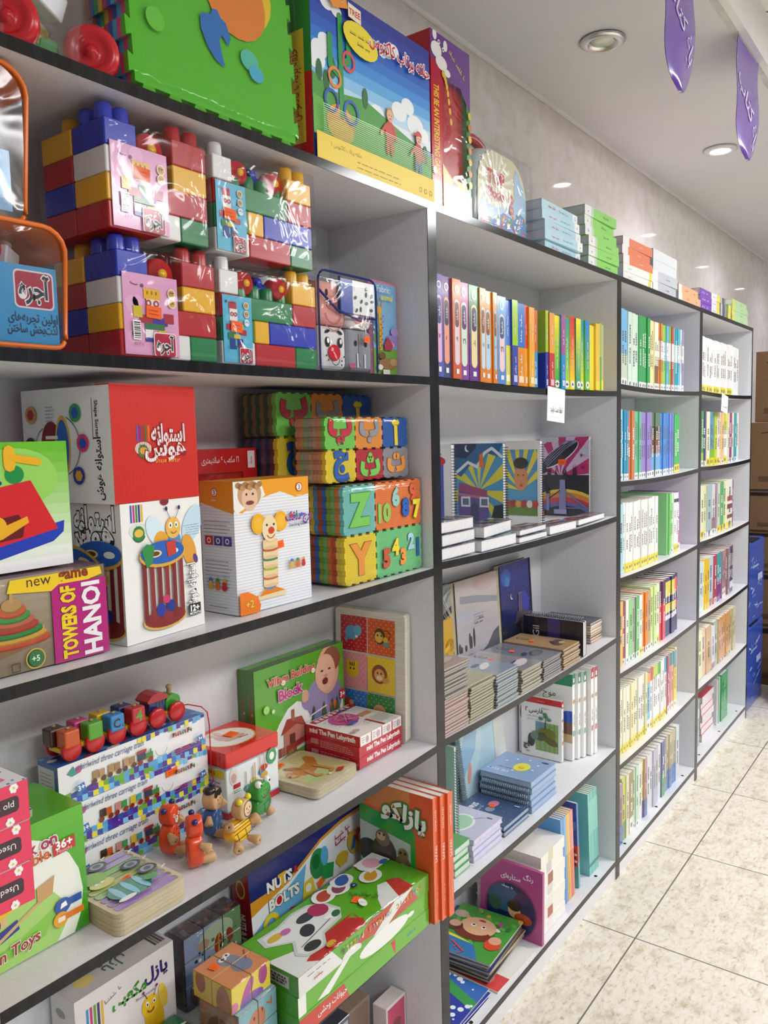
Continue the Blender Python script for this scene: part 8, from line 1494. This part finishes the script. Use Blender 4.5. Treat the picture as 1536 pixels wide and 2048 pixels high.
colour_row('D', 3, .03, .2, [(28, .23, 'e0e2c4', Yb, 'cream spine with yellow foot', 1), (20, .23, 'd8dc8c', Wh, 'yellow green spine', 1), (34, .23, 'a4bcc8', Wh, 'blue grey spine', 1), (22, .23, 'dcd4d0', [(0, .12, 'f0f0ee'), (.12, .34, '9a7a6c')], 'grey spine with brown foot', 1), (20, .23, '8e7cb0', Wh, 'violet spine', 1), (18, .23, 'd8d4c0', Yb, 'beige spine', 1), (28, .23, '5ab07c', Yb, 'green spine', 1), (28, .232, 'd4dca8', Yb, 'pale lime spine', 1), (40, .232, 'ecebe6', [(0, .13, 'ecd62c'), (.2, .28, '8a5a4c'), (.4, .5, '8a4a54'), (.56, .66, 'b05a60')], 'white spine with rust squares', 1), (12, .228, '8a6a90', [], 'thin purple spine', 1)], 2.136, 2.717, 'textbooks in the third row of the last bookcase', 'third row, last bookcase')
colour_row('D', 2, .03, .19, [(26, .22, 'c4dce6', [], 'pale blue spine', 1), (16, .22, 'ecdf9a', [], 'pale yellow spine', 1), (16, .224, 'e4bc2c', [], 'gold spine', 2), (36, .224, 'b8d2e4', [(0, .14, 'e0a080')], 'light blue spine with orange foot', 1), (22, .224, 'b83c54', [(0, .12, 'e8d0d8')], 'crimson spine', 1), (22, .226, '7a3a84', [(.42, 1, '3a9aa0')], 'teal over purple spine', 2), (16, .226, 'a88a94', [(0, .2, 'e4d8e0')], 'grey red spine', 2), (16, .226, 'a84a44', [], 'rust spine', 1), (18, .226, '8a8a98', [], 'grey spine', 1), (16, .226, '5a3a60', [(.1, .24, 'e4dce4')], 'dark purple spine', 2)], 2.136, 2.738, 'textbooks in the fourth row of the last bookcase', 'fourth row, last bookcase')
colour_row('D', 1, .035, .19, [(28, .22, 'd6dca4', [], 'pale lime spine', 1), (28, .215, 'dcb8a4', [], 'dusty pink spine', 1), (34, .215, 'c8a46c', [], 'tan spine', 1), (22, .2, 'd8d6e0', [(0, .14, 'b08078')], 'lavender white spine', 1), (28, .215, 'a4b098', [], 'sage spine', 1), (18, .215, 'd09a64', [(0, .06, 'e8d4b0')], 'tan orange spine', 5), (14, .215, 'bcb488', [], 'sage tan spine', 3)], 2.15, 2.837, 'textbooks in the fifth row of the last bookcase', 'fifth row, last bookcase', -3)
zd = CASES['D'][2][0] + .0008
for i in range(3): book('%s grey green book standing at the left of the bottom shelf, last bookcase' % ['first', 'second', 'third'][i], (2.14 + .036 * i, .05, zd), .22, .18, .035, ['9ab8b4', 'a8c4bc', '8cacaa'][i], [(.6, .8, 'c4d4d0')], group='grey green books', name='textbook', parts=False)
for i in range(7): book('thick red edged book, %s of the stack in the last bookcase' % ('bottom' if i == 0 else 'topmost with red cover' if i == 6 else orb[i] + ' from the bottom'), (2.29 + .003 * (i % 2), .05 + .004 * (i % 3), zd + .0302 * (i + 1)), .2, .17, .03, 'e4dee0', [(0, .01, 'b83048')], 'e2dcd8', True, cover='b8283c' if i == 6 else 'c86070', group='red edged stacked books', name='book')
book('thin grey book standing upright between the stack and the green binder', (2.545, .05, zd), .225, .19, .02, 'd4d2da', [], name='textbook', parts=False)
book('pale green folder standing beside the green binder, bottom of the last bookcase', (2.59, .05, zd), .23, .19, .016, 'c4e0cc', [], name='textbook', parts=False)
book('green binder standing upright at the bottom right of the last bookcase', (2.612, .045, zd), .235, .2, .12, '3f9a5c', [(.3, .6, '4aa868')], name='binder', cat='binder', parts=True, text=[('~7', .6, .3, 'dcefe0', 90)])
note('small white paper note hanging from the top shelf of the last bookcase', 2.395, 1.653, .11, .075, 8, 'لطفا دست نزنید')

# ================================================================ beyond the bookcases
def pack(label, x, y, z, w, d, h, seed):
    t = thing('paper_pack', label, 'carton', (x, y, z), 0, 'blue packs'); g = G(); g.rbox(0, w, 0, d, 0, h, '2c4fae', 'gloss', .012, 2); c = Cv(g, (0, 0, 0), (1, 0, 0), (0, 0, 1), w, h, 'gloss', .0002); random.seed(seed)
    for i in range(16):
        u, v = random.uniform(.1, .85), random.uniform(.08, .8); c.l([(u, v), (u + random.uniform(.05, .2), v + random.uniform(-.03, .05))], random.uniform(.012, .03), random.choice(['b8c8ec', '6a88d0', '8ca4e0'])); c.k -= .9
    c.r(.6, .5, .86, .58, 'b4c4e8'); c.t('~5', .5, .72, .2, '9ab0e0'); c2 = face(g, 0, w, 0, d, 0, h, 'L', 'gloss', .0002)
    g.build('carton', t)
    g = G(); g.box(w * .3, w * .7, -.001, d * .6, h - .001, h + .004, '16181c', 'matte'); g.build('black_strap', t)
pack('lower of two blue packs stacked against the end of the bookcase row', 2.945, .012, 0, .42, .25, .455, 3)
pack('upper of two blue packs stacked against the end of the bookcase row', 2.945, .012, .4605, .42, .25, .445, 8)
def crate(label, x, y, z, w, d, h, tape=True, logo=True):
    t = thing('brown_carton', label, 'carton', (x, y, z), 0, 'brown cartons'); g = G(); g.box(0, w, 0, d, 0, h, '6f563e', 'kraft'); c = Cv(g, (0, d, 0), (0, -1, 0), (0, 0, 1), d, h, 'kraft', .0003)
    if logo: c.e_(.62, .55, .16, None, '22303c', n=24); c.e_(.62, .55, .135, None, '6f563e', n=24); [c.e_(.62 + .06 * math.cos(q * 1.257), .55 + .06 * math.sin(q * 1.257) * c.a, .042, .042, '22303c', n=10) for q in range(5)]
    else: c.e_(.62, .5, .2, None, '22262c', n=24); c.l([(.12, .84), (.5, .92)], .012, '3a2c20')
    if tape: c.r(0, .86, 1, .94, '1c1a1a'); c.r(0, .98, 1, 1, '2a2624')
    c.r(.1, .12, .24, .2, '54402e'); g.build('carton', t, .003)
    g = G(); g.box(-.0006, w, d * .42, d * .58, h - .0002, h + .0006, 'a88a5c', 'gloss'); g.build('packing_tape', t)
hs = [(0, .36, True, True), (.362, .31, True, True), (.674, .235, True, True), (.911, .235, True, True), (1.148, .385, False, False), (1.535, .4, False, False)]
ords = ['bottom', 'second from the floor', 'third from the floor', 'fourth from the floor', 'fifth from the floor', 'topmost']
for i, (z, h, tp, lg) in enumerate(hs): crate('brown carton, %s of the stack past the bookcases' % ords[i], 3.56 + (.02 if i == 5 else 0), -.36 + (.0 if i < 5 else .0), z, .4, .5 - (.02 if i == 5 else 0), h, tp, lg)
t = thing('dark_gap_filler', 'dark grey upright post beside the brown cartons', 'post', (3.5, .2, 0)); g = G(); g.rbox(0, .045, 0, .05, 0, 1.93, '3a4450', 'matte', .006, 2); g.build('post', t); g = G(); g.rbox(-.004, .049, -.004, .054, 1.93, 1.945, '22282e', 'matte', .004, 1); g.build('cap', t)  # dark block added in place of the dark grey gap by the cartons
bm = bmesh.new(); bmesh.ops.create_icosphere(bm, subdivisions=4, radius=1)
for v in bm.verts: n_ = noise.noise(v.co * 2.2) * .35 + noise.noise(v.co * 6) * .16; v.co = v.co * (1 + n_); v.co = Vector((v.co.x * .17, v.co.y * .16, max(0, v.co.z * .2 + .17)))
g = G(); g.bm(bm, 'dfe0e4', 'gloss', True); g.ell(-.02, -.1, .05, .05, .04, .035, 'b05a3c', 'matte', 10); solo(g, 'plastic_bag', 'crumpled white plastic bag on the floor before the brown cartons', 'bag', (3.33, -.23, .0005))
